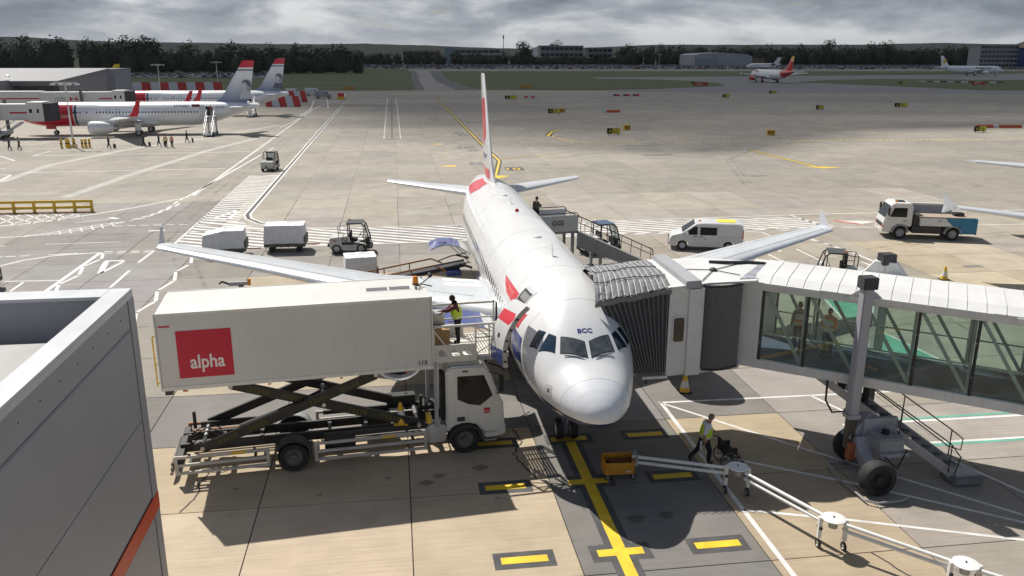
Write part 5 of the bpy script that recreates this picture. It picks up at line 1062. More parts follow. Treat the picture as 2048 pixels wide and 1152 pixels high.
    # bellows: pleated walls closing on the hull, arched canopy above
    for sg in (-1, 1):
        yb = 3.42 if sg < 0 else 6.7
        for k in range(14):
            t0, t1 = k/14, (k+1)/14
            def col(t, z):     # straight folds that fan out: feet bunched, heads spread over the hull
                zz = (z-2.98)/2.85; xf = 1.85 if sg < 0 else 1.9; xh = .62 if sg < 0 else 1.1
                return Vector(((xf+(2.95-xf)*t)*(1-zz)+(xh+(2.95-xh)*t)*zz, yb, 2.98+zz*(2.50+.45*t)))
            zs = [2.98+i*2.85/8 for i in range(9)]; mb = MB(); A_ = [col(t0,z) for z in zs]; B_ = [col(t1,z) for z in zs]; C_ = [(a+b)/2+Vector((0,sg*.035,0)) for a, b in zip(A_, B_)]
            for q in range(8): mb.add([A_[q],C_[q],C_[q+1],A_[q+1]], [(0,1,2,3)]); mb.add([C_[q],B_[q],B_[q+1],C_[q+1]], [(0,1,2,3)])
            bo = B(mb, 'bellows_pleat', FABR, smooth=False)
            B(MB().tube([p+Vector((0,sg*.008,0)) for p in C_], .013, 4), 'pleat_wire', mat('wire_grey', (.22,.22,.23), .5), bo)
    ny = 16
    def can(t, v):   # t: 0 at hull .. 1 at cab, v: 0 near .. 1 far
        y = 3.30+v*3.55; arch = 1-abs(2*v-1)**3.2; x = 2.98-(1-t)*(2.2+.3*(v < .5)*(1-v*2)); return Vector((x, y, 5.86+.28*arch+.022*math.sin(v*17+t*9)+.03*math.sin(t*23+v*5)*(1-t)-.38*(1-t)**1.3+.22*(1-t)*arch))
    for k in range(13):
        t0, t1 = k/13, (k+1)/13; mb = MB()
        for q in range(ny):
            v0, v1 = q/ny, (q+1)/ny; a, b, c, e_ = can(t0,v0), can(t1,v0), can(t1,v1), can(t0,v1); m0, m1 = (a+b)/2+Vector((0,0,.03+.02*math.sin(k*3+q*1.7))), (e_+c)/2+Vector((0,0,.03+.02*math.sin(k*3+(q+1)*1.7)))
            mb.add([a,m0,m1,e_], [(0,1,2,3)]); mb.add([m0,b,c,m1], [(0,1,2,3)])
        b0, b1 = can(t0,0), can(t1,0); mb.add([b0, b1, b1+Vector((0,.02,-.20)), b0+Vector((0,.02,-.16))], [(0,1,2,3)])
        po = B(mb, 'canopy_fold', FABT, smooth=False)
        B(MB().tube([can(t1,v/8)+Vector((0,0,.015)) for v in range(9)], .014, 5), 'canopy_rib', mat('rib_grey', (.5,.5,.5), .5), po)
    for v in (.0, .22, .5, .8):
        mb = MB()
        for k in range(11):
            a, b = can(k/11,v)+Vector((0,0,.05)), can((k+1)/11,v)+Vector((0,0,.05)); m_ = (a+b)/2+Vector((0,-.10,.0)); mb.tube([a, m_, b], .015, 5)
        B(mb, 'lacing_rope', BLACK)
    B(MB().bx(2.15,3.0,3.32,3.40,2.80,2.88), 'bumper_rail', WHITE); B(MB().tube([(2.3,3.4,2.8),(2.3,3.4,2.62)], .04, 6), 'rail_caster', DARK)
    # lift columns
    def column(p, par, z_low):
        x, y = p
        o = B(MB().bx(x-.17,x+.17,y-.16,y+.16,z_low,6.28), 'lift_column', COLM, par, bevel=.03)
        B(MB().bx(x-.22,x+.22,y-.20,y+.20,z_low-.14,z_low+.02), 'column_foot', COLM, o, bevel=.02); B(MB().bx(x-.24,x+.24,y-.22,y+.22,6.14,6.52), 'column_cap', mat('cap_black', (.025,.026,.03), .45), o, bevel=.02)
        B(MB().bx(x-.13,x+.13,y-.12,y+.12,.75,z_low-.1), 'inner_tube', mat('tube_brown', (.075,.062,.052), .5), o); return o
    npos = P0+d*3.12-n*.32; fpos = P0+d*3.42+n*(Wd+.40)
    column((npos.x,npos.y), T, 1.95); fo = column((fpos.x,fpos.y), T, 1.95)
    br = MB(); br.loft([[fpos+n*-.2+d*s_+Vector((0,0,z)) for s_, z in ((-.75,5.75),(.75,5.75),(.35,6.25),(-.35,6.25))],[fpos+n*.15+d*s_+Vector((0,0,z)) for s_, z in ((-.75,5.75),(.75,5.75),(.35,6.25),(-.35,6.25))]]); B(br, 'column_bracket', BW)
    nb = MB(); q = npos+n*.22
    nb.add([q-d*.7+Vector((0,0,5.62)), q+d*.7+Vector((0,0,5.62)), q+d*.25+Vector((0,0,6.0)), q-d*.25+Vector((0,0,6.0))], [(0,1,2,3)]); B(nb, 'column_bracket', BW)
    # undercarriage: cross beam, yoke, motor housing, two big tyres
    mid = (npos+fpos)/2; u = MB()
    u.bar(npos+Vector((0,0,.95)), fpos+Vector((0,0,.95)), .34, .42); u.bar(npos+Vector((.05,.1,1.0)), npos+Vector((.75,.2,1.75)), .42, .5); uo = B(u, 'cross_beam', COLM)
    ax = Vector((8.72,-.02,0)); bx_ = Vector((9.10,2.25,0)); mb = MB(); mb.bar(ax+Vector((0,.3,.66)), bx_+Vector((0,-.3,.66)), .30, .34); mb.bar((9.0,1.25,.6),(9.0,1.6,1.1),.5,.5); B(mb, 'bogie_beam', COLM, uo)
    B(MB().bx(9.15,10.05,.75,1.55,.95,1.40), 'motor_housing', mat('housing_grey', (.30,.30,.31), .5, var=.1), uo, bevel=.04); B(MB().bx(9.05,10.2,1.5,1.62,1.0,1.8), 'motor_back_plate', COLM, uo)
    B(MB().lathe([(.12,0),(.12,.12),(.06,.14)], (9.62,1.2,1.40), 'z', 10), 'motor_cap', BLACK, uo); B(MB().bx(9.2,10.15,.62,.72,.84,.95), 'motor_tray', COLM, uo); B(MB().tube([(9.3,.6,.9),(9.6,.35,.6),(10.1,.7,1.0)], .025, 6), 'motor_hose', BLACK, uo)
    for c, w in ((ax, .5), (bx_, .42)):
        o = wheel(uo, (c.x-ORG[0], c.y-ORG[1], .56), .56, w*.85, 'y', BLACK, 28, 'tyre')
    gd = MB(); gd.tube([(8.15,1.9,.12),(7.95,.9,.12),(8.1,-.55,.12),(8.35,-.75,.12),(9.2,-.7,.12),(9.45,-.55,.12)], .035, 6); gd.tube([(8.15,1.9,.12),(8.9,1.95,.12)], .035, 6); B(gd, 'wheel_guard_hoop', mat('hoop_grey', (.3,.3,.3), .5), uo)
    B(MB().bx(8.55,8.8,1.35,1.6,.45,1.0), 'junction_box', mat('junction_orange', (.4,.12,.05), .6), uo)
    dk = MB()
    for t in (.9, 1.25): q = npos+n*t; dk.tube([q+Vector((.35,0,.9)), q+Vector((.35,0,2.95))], .10, 8)
    B(dk, 'jack_screw', BLACK, uo)
    B(MB().tube([(8.1,2.35,2.85),(8.05,2.25,2.2),(8.2,2.05,1.85),(8.55,1.95,1.9),(8.8,1.85,2.4)], .035, 7), 'power_loop', BLACK)
    # service stair
    st = Vector((8.1,3.2,2.95)); ft = Vector((11.75,.55,.28)); dd = (ft-st); hd = Vector((dd.x,dd.y,0)).normalized(); sd_ = Vector((-hd.y,hd.x,0)); NS = 13
    so_ = None
    for t in (-.4, .4):
        mb = MB().bar(st+sd_*t, ft+sd_*t, .06, .26); o = B(mb, 'stair_stringer', mat('stair_grey', (.42,.42,.43), .45, .4))
    for k in range(NS):
        p = st+dd*((k+.5)/NS); mb = MB(); mb.add([p+sd_*a+hd*b+Vector((0,0,.02)) for a, b in ((-.38,-.13),(.38,-.13),(.38,.13),(-.38,.13))]+[p+sd_*a+hd*b-Vector((0,0,.02)) for a, b in ((-.38,-.13),(.38,-.13),(.38,.13),(-.38,.13))], [(0,1,2,3),(7,6,5,4),(0,4,5,1),(1,5,6,2),(2,6,7,3),(3,7,4,0)]); B(mb, 'stair_tread', mat('stair_dark', (.20,.20,.205), .5, .4))
    for t in (-.45, .45):
        mb = MB(); zz = Vector((0,0,1)); a0 = st+dd*.18+sd_*t
        if t > 0:
            mb.tube([a0+zz*1.05, ft+sd_*t+zz*1.05-dd*.06, ft+sd_*t+zz*.95+hd*.12, ft+sd_*t+zz*.55+hd*.1, ft+sd_*t+zz*.45-dd*.06, a0+zz*.55], .022, 6)
            for f in (.3,.62,.95): mb.tube([st+dd*f+sd_*t, st+dd*f+sd_*t+zz*1.05], .02, 6)
        else:
            mb.tube([a0+zz*.95, ft+sd_*t+zz*.95-dd*.05, ft+sd_*t+zz*.7+hd*.1, ft+sd_*t+zz*.1], .022, 6)
            for f in (.62,.96): mb.tube([st+dd*f+sd_*t, st+dd*f+sd_*t+zz*.95], .02, 6)
        B(mb, 'stair_handrail', mat('rail_dark', (.06,.058,.055), .45, .4))
    B(MB().bx(11.4,12.4,.0,.75,.04,.30), 'stair_foot', mat('foot_grey', (.19,.19,.2), .55, var=.2), bevel=.03); B(MB().bx(11.5,12.3,.1,.65,.30,.36), 'foot_plate', GREYP)
    B(MB().bx(13.2,14.4,-1.2,-.3,2.4,2.75), 'underfloor_unit', mat('under_brown', (.10,.085,.06), .7, var=.3))
    return P0, d, n, zf, pt
BR = jet_bridge()
# two workers inside the tunnel
pt = BR[4]
a, b = pt(1.0,1.55,3.125), pt(2.0,1.35,3.125)
person('worker in orange vest with back turned inside the glass tunnel', a, R(-10), {}, GREYC, TROUS, SKIN, HAIRB, HIVO, sub=1)
person('worker in orange and yellow vest with arms folded inside the glass tunnel', b, R(120), dict(elR=(.27,.05,1.18), wrR=(-.02,.2,1.2), elL=(-.27,.05,1.18), wrL=(.02,.23,1.16)), HIVO, mat('olive_trousers', (.05,.045,.02), .8), SKIN, HAIRB, HIVIS, sub=1)

# ------------------------------------------------------------------ ground air hose on wheels
def hose():
    T = thing('ground_air_boom', 'long jointed white pipe on casters leading from the yellow cart', 'air boom', (4.3,.3,0)); ORG = (4.3,.3,0)
    PIPE = mat('pipe_white', (.74,.74,.72), .4, var=.1, streak=.15)
    J = [Vector((1.55,2.05,.62)), Vector((4.42,.52,.78)), Vector((5.85,-2.62,.78)), Vector((8.05,-5.02,.78)), Vector((10.5,-7.4,.78))]
    for a, b in zip(J, J[1:]):
        d = (b-a).normalized(); s = Vector((-d.y,d.x,0)).normalized(); A_ = a+d*(.32 if a.x > 2 else 0); B_ = b-d*.32
        for o, z in ((.0,.09), (-.02,-.09)): MB().tube([A_+s*o+Vector((0,0,z)), B_+s*o+Vector((0,0,z))], .052, 12).build('pipe', PIPE, T, org=ORG)
    for c in J[1:4]:
        k = MB().lathe([(.32,.16),(.32,.18),(.30,.19),(.005,.197)], c, 'z', 28).build('turntable_plate', PIPE, T, org=ORG)
        MB().lathe([(.025,.205),(.02,.235),(.004,.24)], c, 'z', 8).build('pivot_bolt', DARK, k, org=ORG)
        MB().lathe([(.12,-.10),(.13,.15)], c, 'z', 20).build('joint_drum', mat('drum_grey', (.40,.39,.36), .6, var=.2), k, org=ORG)
        for sg in (-1, 1):
            p = c+Vector((sg*.31, -sg*.12, 0)); MB().bx(p.x-.05,p.x+.05,p.y-.06,p.y+.06,.30,.95).build('caster_leg', PIPE, k, org=ORG, bevel=.015)
            MB().lathe([(.05,-.09),(.05,.09)], (p.x,p.y,.62), 'y', 10).build('clamp_knob', DARK, k, org=ORG)
            o = wheel(k, (p.x-ORG[0], p.y-ORG[1], .13), .13, .06, 'x', STEEL, 14, 'caster')
    return T
hose()
def cart():
    T = thing('air_supply_cart', 'open orange-yellow steel cart at the end of the white pipe', 'cart', (1.1,2.1,0), R(-3)); m = mat('cart_orange', (.55,.25,.02), .5, var=.2, sc=4); mi = mat('cart_inside', (.22,.06,.02), .7, var=.3)
    b = MB(); b.bx(-.50,.48,-.28,-.25,.22,.62); b.bx(-.50,.48,.25,.28,.22,.72); b.bx(-.50,-.47,-.28,.28,.22,.68); b.bx(.45,.48,-.28,.28,.22,.68); b.build('cart_body', m, T); MB().bx(-.47,.45,-.25,.25,.22,.40).build('cart_floor', mi, T); MB().bx(-.3,.35,-.1,.2,.4,.58).build('coil_box', mi, T, bevel=.03)
    MB().bx(.2,.36,-.284,-.28,.3,.34).build('maker_plate', SHIRT, T); MB().bar((.54,-.2,.5),(.54,.2,.75),.06).build('coupling', WHITE, T); MB().bx(.52,.60,-.18,.18,.42,.82).build('pipe_flange', GREYP, T)
    for x in (-.38,.45):
        for y in (-.22,.22): wheel(T, (x,y,.1), .1, .05, 'y', STEEL, 12, 'caster'); MB().bx(x-.03,x+.03,y-.03,y+.03,.12,.24).build('caster_fork', STEEL, T)
cart()

# ------------------------------------------------------------------ ground vehicles
CLEARG = glass('vehicle_glass', (.42,.47,.47), .03, dirt_veil=.12)
def tug(label, loc, rz, style=0):
    """baggage tractor, x forward"""
    T = thing('baggage_tractor', label, 'tractor', loc, rz, 'baggage tractors'); BOD = mat('tractor_grey_white', (.50,.50,.47), .45, var=.12, streak=.2); RF = mat('tractor_roof', (.05,.055,.06), .4, var=.2) if style != 3 else mat('tractor_roof_blue', (.05,.09,.17), .4, var=.2)
    prof = [(-1.42,.38),(-1.42,.98),(-1.32,1.10),(-.62,1.16),(-.30,1.20),(-.18,1.20),(-.18,.62),(.95,.52),(1.22,.55),(1.34,.62),(1.34,.34),(.95,.28),(-1.2,.28)]
    b = MB().prism(prof, -.68, .68).build('body', BOD, T, bevel=.03)
    MB().prism([(-.18,.55),(-.18,1.25),(-.05,1.1),(.0,.75),(.3,.6),(.8,.58),(.8,.5)], -.69, -.64).build('cab_side', BOD, b); MB().prism([(-.18,.55),(-.18,1.25),(-.05,1.1),(.0,.75),(.3,.6),(.8,.58),(.8,.5)], .64, .69).build('cab_side', BOD, b)
    for x in (-.95, .68):
        for y in (-.58, .58): wheel(T, (x,y,.34), .34, .22, 'y', GREYP, 16)
    fr = MB()
    for y in (-.63, .63):
        fr.tube([(-.16,y,1.2),(-.16,y,2.02),(.72,y,2.06),(.98,y,1.85),(1.24,y,.95),(1.26,y,.6)], .045, 6); fr.tube([(.86,y,1.95),(.90,y,.58)], .03, 5)
    fr.tube([(1.24,-.63,.95),(1.24,.63,.95)], .035, 5); fr.tube([(.98,-.63,1.85),(.98,.63,1.85)], .035, 5); fr.build('cab_frame', BLACK, T)
    MB().bx(-.26,.84,-.70,.70,2.02,2.10).build('roof', RF, T, bevel=.03); MB().lathe([(.06,0),(.06,.09),(.02,.12)], (-.1,.45,2.1), 'z', 10).build('beacon', BEACON, T)
    MB().add([(1.0,-.6,1.82),(1.0,.6,1.82),(1.22,.6,1.0),(1.22,-.6,1.0)], [(0,1,2,3)]).build('windscreen', CLEARG, T, smooth=False)
    MB().bx(.0,.42,-.45,.45,.78,.92).build('seat', BLACK, T, bevel=.03); MB().bx(-.1,.04,-.45,.45,.9,1.45).build('seat_back', BLACK, T, bevel=.03)
    st = MB(); st.tube([(.62+.05*math.sin(a)*0+.17*math.cos(a)*.5,.17*math.sin(a),1.22+.17*math.cos(a)*.85) for a in [2*math.pi*k/12 for k in range(13)]], .016, 5); st.tube([(.62,0,1.22),(.95,0,.75)], .02, 5); st.build('steering_wheel', BLACK, T)
    MB().bx(.95,1.2,-.6,.6,.6,.98).build('dashboard', DARK, T, bevel=.04)
    for s in (-1, 1): MB().bx(-.58,.18,s*.685-.012,s*.685+.012,.62,.82).build('step_panel', DARK, b); MB().bx(.82,1.28,s*.69-.012,s*.69+.012,.36,.58).build('cab_step', DARK, b)
    rr_ = MB(); 
    for y in (-.62, .62): rr_.tube([(-.78,y,1.14),(-.82,y,1.92),(-.2,y,1.98)], .03, 6); rr_.tube([(-.78,y,1.4),(-.2,y,1.4)], .022, 5)
    rr_.tube([(-.82,-.62,1.92),(-.82,.62,1.92)], .03, 6); rr_.build('rear_rail', BOD if style != 2 else BLACK, T)
    if style == 2:
        cg = MB()
        for k in range(8): y = -.55+k*.157; cg.bx(-.24,-.2,y-.02,y+.02,1.25,1.98)
        for z in (1.4,1.62,1.85): cg.bx(-.25,-.19,-.6,.6,z-.02,z+.02)
        cg.build('rear_grille', BLACK, T)
    h = MB(); h.bx(-1.62,-1.42,-.08,.08,.38,.5); h.bx(-1.6,-1.52,-.05,.05,.5,.62); h.build('hitch', DARK, T); MB().bx(1.34,1.42,-.62,.62,.32,.5).build('front_bumper', DARK, T, bevel=.02)
    text('TLD', .26, DARK, b, (-.62,-.684,.88), (1,0,0), (0,0,1), 'lettering', .01); MB().bx(-1.2,-.85,-.684,-.681,.94,.99).build('data_plate', RED, b); MB().bx(-1.15,-.95,-.684,-.681,.84,.88).build('data_plate', DARK, b)
    return T
tug('grey-white baggage tractor with black roof heading right, before the hatched road', (-8.75,35.0,0), R(-2))
tug('white baggage tractor seen from behind, alone near the double white line', (-19.8,77.3,0), R(80), 1)
tug('white tractor with black cage cab half hidden behind the glass tunnel roof', (19.9,22.6,0), R(158), 2)
tug('tractor with blue roof and open cab parked behind the grey boarding ramp', (7.9,32.6,0), R(10), 3)

def dolly(label, loc, rz, cover=1, L=2.7, W=1.5, h=1.75):
    T = thing('baggage_dolly', label, 'dolly', loc, rz, 'baggage dollies'); DK = mat('dolly_olive', (.10,.10,.075), .7, var=.35, sc=5)
    d = MB().bx(-L/2,L/2,-W/2,W/2,.46,.58); d.bx(-L/2,L/2,-W/2-.02,-W/2+.04,.40,.62); d.bx(-L/2,L/2,W/2-.04,W/2+.02,.40,.62)
    for k in range(6): x = -L/2+.2+k*(L-.4)/5; d.bx(x-.04,x+.04,-W/2,W/2,.36,.46)
    d.build('deck', DK, T)
    for x in (-L*.33, L*.33):
        for y in (-W*.36, W*.36): wheel(T, (x,y,.2), .2, .12, 'y', DARK, 14)
    MB().tube([(L/2,0,.42),(L/2+.55,0,.4),(L/2+.9,0,.42)], .04, 6).build('tow_bar', mat('tow_bar_red', (.35,.05,.03), .6), T); MB().bx(-L/2-.12,-L/2,-.1,.1,.36,.5).build('hitch', DARK, T)
    rnd = random.Random(int(abs(loc[0]*100)))
    if cover:
        # draped cover: a loose box whose sides billow and whose top sags
        n, mz = 16, 5; rings = []
        for k in range(mz+3):
            ring = []; f = min(1, k/mz); z = .60+(h-.60)*f
            for i in range(n*4):
                s, t = divmod(i, n); t /= n; cx, cy = ((-1+2*t,-1),(1,-1+2*t),(1-2*t,1),(-1,1-2*t))[s]
                q = 1-.03*f-(0 if k <= mz else (k-mz)*.46); bul = 1+(.03*math.sin(5*t*math.pi+s+k*.7)+.018*math.sin(17*t+s*3+k*1.3))*(1-f*.5)
                sl = cover == 2 and max(0, -cx)*.28*f or 0
                ring.append((cx*L/2*.97*q*bul, cy*W/2*.98*q*bul, z-sl+(0 if k <= mz else .05*math.sin(7*t+s*2)+(k-mz)*.03)+rnd.uniform(-.012,.012)))
            rings.append(ring)
        MB().loft(rings).build('cover', TARP, T, ang=50)
        MB().bx(L/2-.1,L/2+.02,-W/2,W/2,.6,1.1).build('end_frame', DK, T)
    else:
        for k, (x, y, a, b_, c) in enumerate(((-.7,-.1,.9,.7,.55),(.2,.2,.7,.8,.42),(.85,-.3,.6,.5,.62),(.0,-.45,.5,.4,.35))): MB().bx(x-a/2,x+a/2,y-b_/2,y+b_/2,.585,.585+c).build('load_box', [mat('carton_brown', (.28,.21,.13), .8), TARP][k % 2], T, bevel=.02)
    return T
dolly('white covered baggage dolly with sagging slanted cover behind the left wing tip', (-17.0,34.9,0), R(3), 2, 2.75, 1.6, 1.8)
dolly('white covered baggage dolly coupled right behind the grey-white tractor', (-13.2,36.0,0), R(-1), 1, 2.75, 1.6, 1.85)
dolly('white covered dolly with peaked top between the tractor and the left wing', (-7.85,26.6,0), R(8), 1, 1.9, 1.5, 1.75)
dolly('open dolly with wrapped boxes just behind the left wing leading edge', (-9.9,23.3,0), R(10), 0, 2.6, 1.5)
dolly('white covered dolly half hidden by the grey building corner at far left', (-29.3,27.6,0), R(80), 1, 2.6, 1.5, 1.7)
t = thing('tow_bar', 'grey tow bar with orange end lying behind the catering truck box', 'tow bar', (-14.7,26.1,0), R(4))
MB().bx(-.55,.5,-.12,.12,.30,.50).build('bar_body', GREYP, t, bevel=.03); MB().bx(.5,.66,-.14,.14,.28,.66).build('orange_end', ORANGE, t, bevel=.02); MB().tube([(-.55,0,.4),(-.9,0,.55),(-1.05,0,.42)], .06, 6).build('tow_eye', BLACK, t)
for y in (-.2,.2): wheel(t, (.1,y,.15), .15, .08, 'y', DARK, 12)

def belt_loader():
    T = thing('belt_loader', 'belt loader with rusty orange rails raised to the rear hold', 'belt loader', (-5.0,22.9,0), R(3)); K = mat('loader_blue_black', (.03,.035,.06), .6, var=.4, sc=3)
    MB().bx(-2.4,1.6,-.75,.75,.45,.95).build('chassis', K, T, bevel=.04)
    for x in (-1.8, 1.1):
        for y in (-.7, .7): wheel(T, (x,y,.36), .36, .22, 'y', GREYP, 16)
    MB().bar((-3.4,0,.95),(3.0,0,1.95),.75,.12).build('conveyor_belt', BLACK, T)
    for y in (-.42,.42): MB().bar((-3.4,y,.95),(3.0,y,1.98),.09,.2).build('conveyor_side', K, T)
    for y, z0 in ((-.55,0), (.85,.05)):
        m = MB(); m.tube([(-3.2,y,1.28+z0),(1.2,y,2.02+z0),(1.75,y,1.78+z0),(2.0,y,1.55+z0)], .045, 6); m.tube([(-3.2,y,1.0),(1.5,y,1.62)], .03, 5)
        for x in (-3.1,-1.4,.0): m.tube([(x,y,1.02+(x+3.2)*.11),(x,y,1.30+(x+3.2)*.168+z0)], .035, 5)
        m.build('handrail', RUSTY, T)
    for y, z in ((.95,2.15),(-.4,1.95)): MB().tube([(1.6,y,z-.25),(2.3,y,z),(3.2,y,z+.15)], .035, 6).build('door_guard', BLACK, T); MB().bar((2.6,y-.1,z+.1),(3.3,y-.25,z-.1),.12,.1).build('guard_pad', BLACK, T)
    MB().bx(1.9,2.7,-.7,.3,1.4,1.7).build('control_box', mat('loader_blue', (.05,.08,.3), .5, var=.3), T, bevel=.04); MB().bx(-.3,.3,.5,.8,.95,1.35).build('driver_seat', BLACK, T, bevel=.05)
belt_loader()

def ramp():
    T = thing('boarding_ramp', 'grey boarding ramp with lettered side panel at the rear left door', 'boarding ramp', (3.6,26.0,0), R(9)); G = mat('ramp_grey', (.24,.245,.255), .7, var=.05); PG_ = mat('ggs_panel', (.47,.48,.49), .5, var=.06)
    MB().bx(-1.35,1.0,-1.0,1.0,3.02,3.16).build('platform', G, T)
    MB().loft([[(.95,y,3.16),(6.9,y,.30),(6.9,y,.20),(.95,y,3.0)] for y in (-1.02,1.02)]).build('ramp_deck', G, T, smooth=False)
    MB().loft([[(.95,y,3.16),(6.9,y,.30),(6.9,y,.16),(5.9,y,.16),(.95,y,2.2)] for y in (-1.07,-1.03)]).build('side_skirt', G, T, smooth=False)
    p = MB().bx(-1.35,1.0,-1.05,-1.0,3.16,4.1).build('side_panel', PG_, T); text('GGS', .38, mat('ggs_black', (.02,.02,.022), .5, var=0), p, (-.62,-1.056,3.55), (1,0,0), (0,0,1), 'lettering', .012); MB().bx(-.6,.12,-1.054,-1.05,3.44,3.47).build('small_print', GREYP, p)
    MB().bx(-1.35,1.0,1.0,1.05,3.16,4.1).build('side_panel', PG_, T)
    for y in (-1.02, 1.02):
        m = MB(); m.tube([(-1.3,y,4.22),(.9,y,4.22),(1.02,y,4.1),(1.02,y,3.9)], .03, 6); m.build('top_rail', DARK, T)
    m = MB(); m.tube([(1.0,1.02,4.0),(6.9,1.02,1.2),(7.0,1.02,.5)], .035, 6); m.tube([(1.0,1.02,3.6),(6.9,1.02,.85)], .025, 6)
    for k in range(9): x = 1.3+k*.68; z = 3.16-(x-.95)*.48; m.tube([(x,1.02,z),(x+.05,1.02,z+.84)], .022, 5)
    m.build('far_handrail', DARK, T)
    m = MB()
    for k in range(8): x = 1.5+k*.7; z = 3.12-(x-.95)*.48; m.bar((x,1.0,z),(x+.25,1.2,z-.1),.05)
    m.build('rail_brackets', WHITE, T)
    m = MB()
    for x in (-1.0,.8,2.6): m.bx(x-.08,x+.08,-.8,-.64,.4,3.05-max(0,x-.95)*.48); m.bx(x-.08,x+.08,.64,.8,.4,3.05-max(0,x-.95)*.48)
    m.bx(-1.2,3.4,-.85,.85,.35,.55); m.build('support_frame', GREYP, T)
    for x in (-.8, 2.6):
        for y in (-.8,.8): wheel(T, (x,y,.33), .33, .2, 'y', GREYP, 14)
ramp()
person('passenger in olive jacket standing at the top of the grey boarding ramp', (2.55,26.7,3.16), R(-60), dict(elR=(.26,.12,1.2), wrR=(.12,.28,1.3)), mat('olive_jacket', (.10,.09,.07), .8, var=.4, sc=12), TROUS, SKIN, HAIRB, sub=1)

def van():
    T = thing('white_van', 'white panel van with amber beacon and yellow roof patch', 'van', (15.55,33.0,0), R(163)); m = mat('van_white', (.63,.64,.65), .28, var=.03, coat=.5); L = 5.0
    # body lofted across its width for rounded shoulders; x forward
    side = [(-2.5,.35),(-2.52,.9),(-2.50,1.5),(-2.42,1.88),(-2.2,1.96),(.2,1.97),(.72,1.90),(1.62,1.22),(2.30,1.02),(2.44,.85),(2.48,.55),(2.42,.32),(1.98,.30),(1.93,.50),(1.78,.66),(1.55,.72),(1.32,.66),(1.17,.50),(1.12,.30),(-1.12,.30),(-1.17,.50),(-1.32,.66),(-1.55,.72),(-1.78,.66),(-1.93,.50),(-1.98,.32)]
    def ring(y, q, zt):
        out = []
        for x, z in side:
            zz = z if z < 1.0 else 1.0+(z-1.0)*zt; out.append((x*q if abs(x) > 2.2 else x, y, zz))
        return out
    b = MB().loft([ring(-.965,.985,.93), ring(-.90,1.0,.985), ring(-.6,1.005,1.0), ring(.6,1.005,1.0), ring(.90,1.0,.985), ring(.965,.985,.93)]).build('body', m, T, ang=28)
    MB().add([(.76,-.72,1.855),(.76,.72,1.855),(1.58,.82,1.265),(1.58,-.82,1.265)], [(0,1,2,3)]).build('windscreen', DGLASS, T, smooth=False)
    for o in T.children:
        if o.name.startswith('windscreen'): o.location = (.02,0,.03)
    for s in (-1, 1):
        y = s*.972
        w = MB().prism([(.58,1.12),(.58,1.68),(.78,1.70),(1.36,1.25),(1.40,1.12)], y-.004, y+.004).build('front_side_window', DGLASS, T)
        w = MB().prism([(-.72,1.12),(-.72,1.66),(.40,1.66),(.40,1.12)], y-.004, y+.004).build('rear_side_window', DGLASS, T)
        d = MB()
        for x in (.5, -.80, 1.45): d.bx(x-.006,x+.006,y-.003,y+.003,.45,1.7)
        d.bx(-2.4,-.8,y-.003,y+.003,1.0,1.012); d.build('door_seam', GREYP, T); MB().bx(.2,.4,y-.015,y+.015,.98,1.03).build('door_handle', DARK, T); MB().bx(.62,.82,y-.015,y+.015,.98,1.03).build('door_handle', DARK, T)
        MB().bx(1.18,1.38,y+s*.04,y+s*.26,1.10,1.33).build('mirror', m, T, bevel=.05); MB().prism([(2.0,1.02),(2.32,.97),(2.42,.82),(2.15,.80)], y-.03 if s < 0 else y-.12, y+.12 if s < 0 else y+.03).build('headlamp', mat('lamp_glass', (0,0,0)), T)
        MB().bx(-2.50,-2.42,y-.06,y+.0,.95,1.5).build('tail_lamp', RED, T); MB().bx(-.05,.1,y-.004,y+.004,.78,.88).build('crest', GREYP, T)
        for x in (1.55,-1.55): wheel(T, (x,s*.84,.34), .34, .22, 'y', LGREY, 18)
    MB().bx(2.42,2.50,-.6,.6,.70,.86).build('grille', BLACK, T, bevel=.02); MB().bx(2.40,2.52,-.75,.75,.36,.52).build('lower_grille', BLACK, T, bevel=.03); MB().bx(-2.0,-.75,-.55,.55,1.972,1.982).build('roof_patch', mat('roof_yellow', (.75,.62,.05), .5), T); MB().lathe([(.07,0),(.07,.1),(.02,.14)], (.45,.3,1.96), 'z', 10).build('beacon', BEACON, T); MB().bx(2.49,2.51,-.26,.26,.56,.66).build('number_plate', WHITE, T)
van()

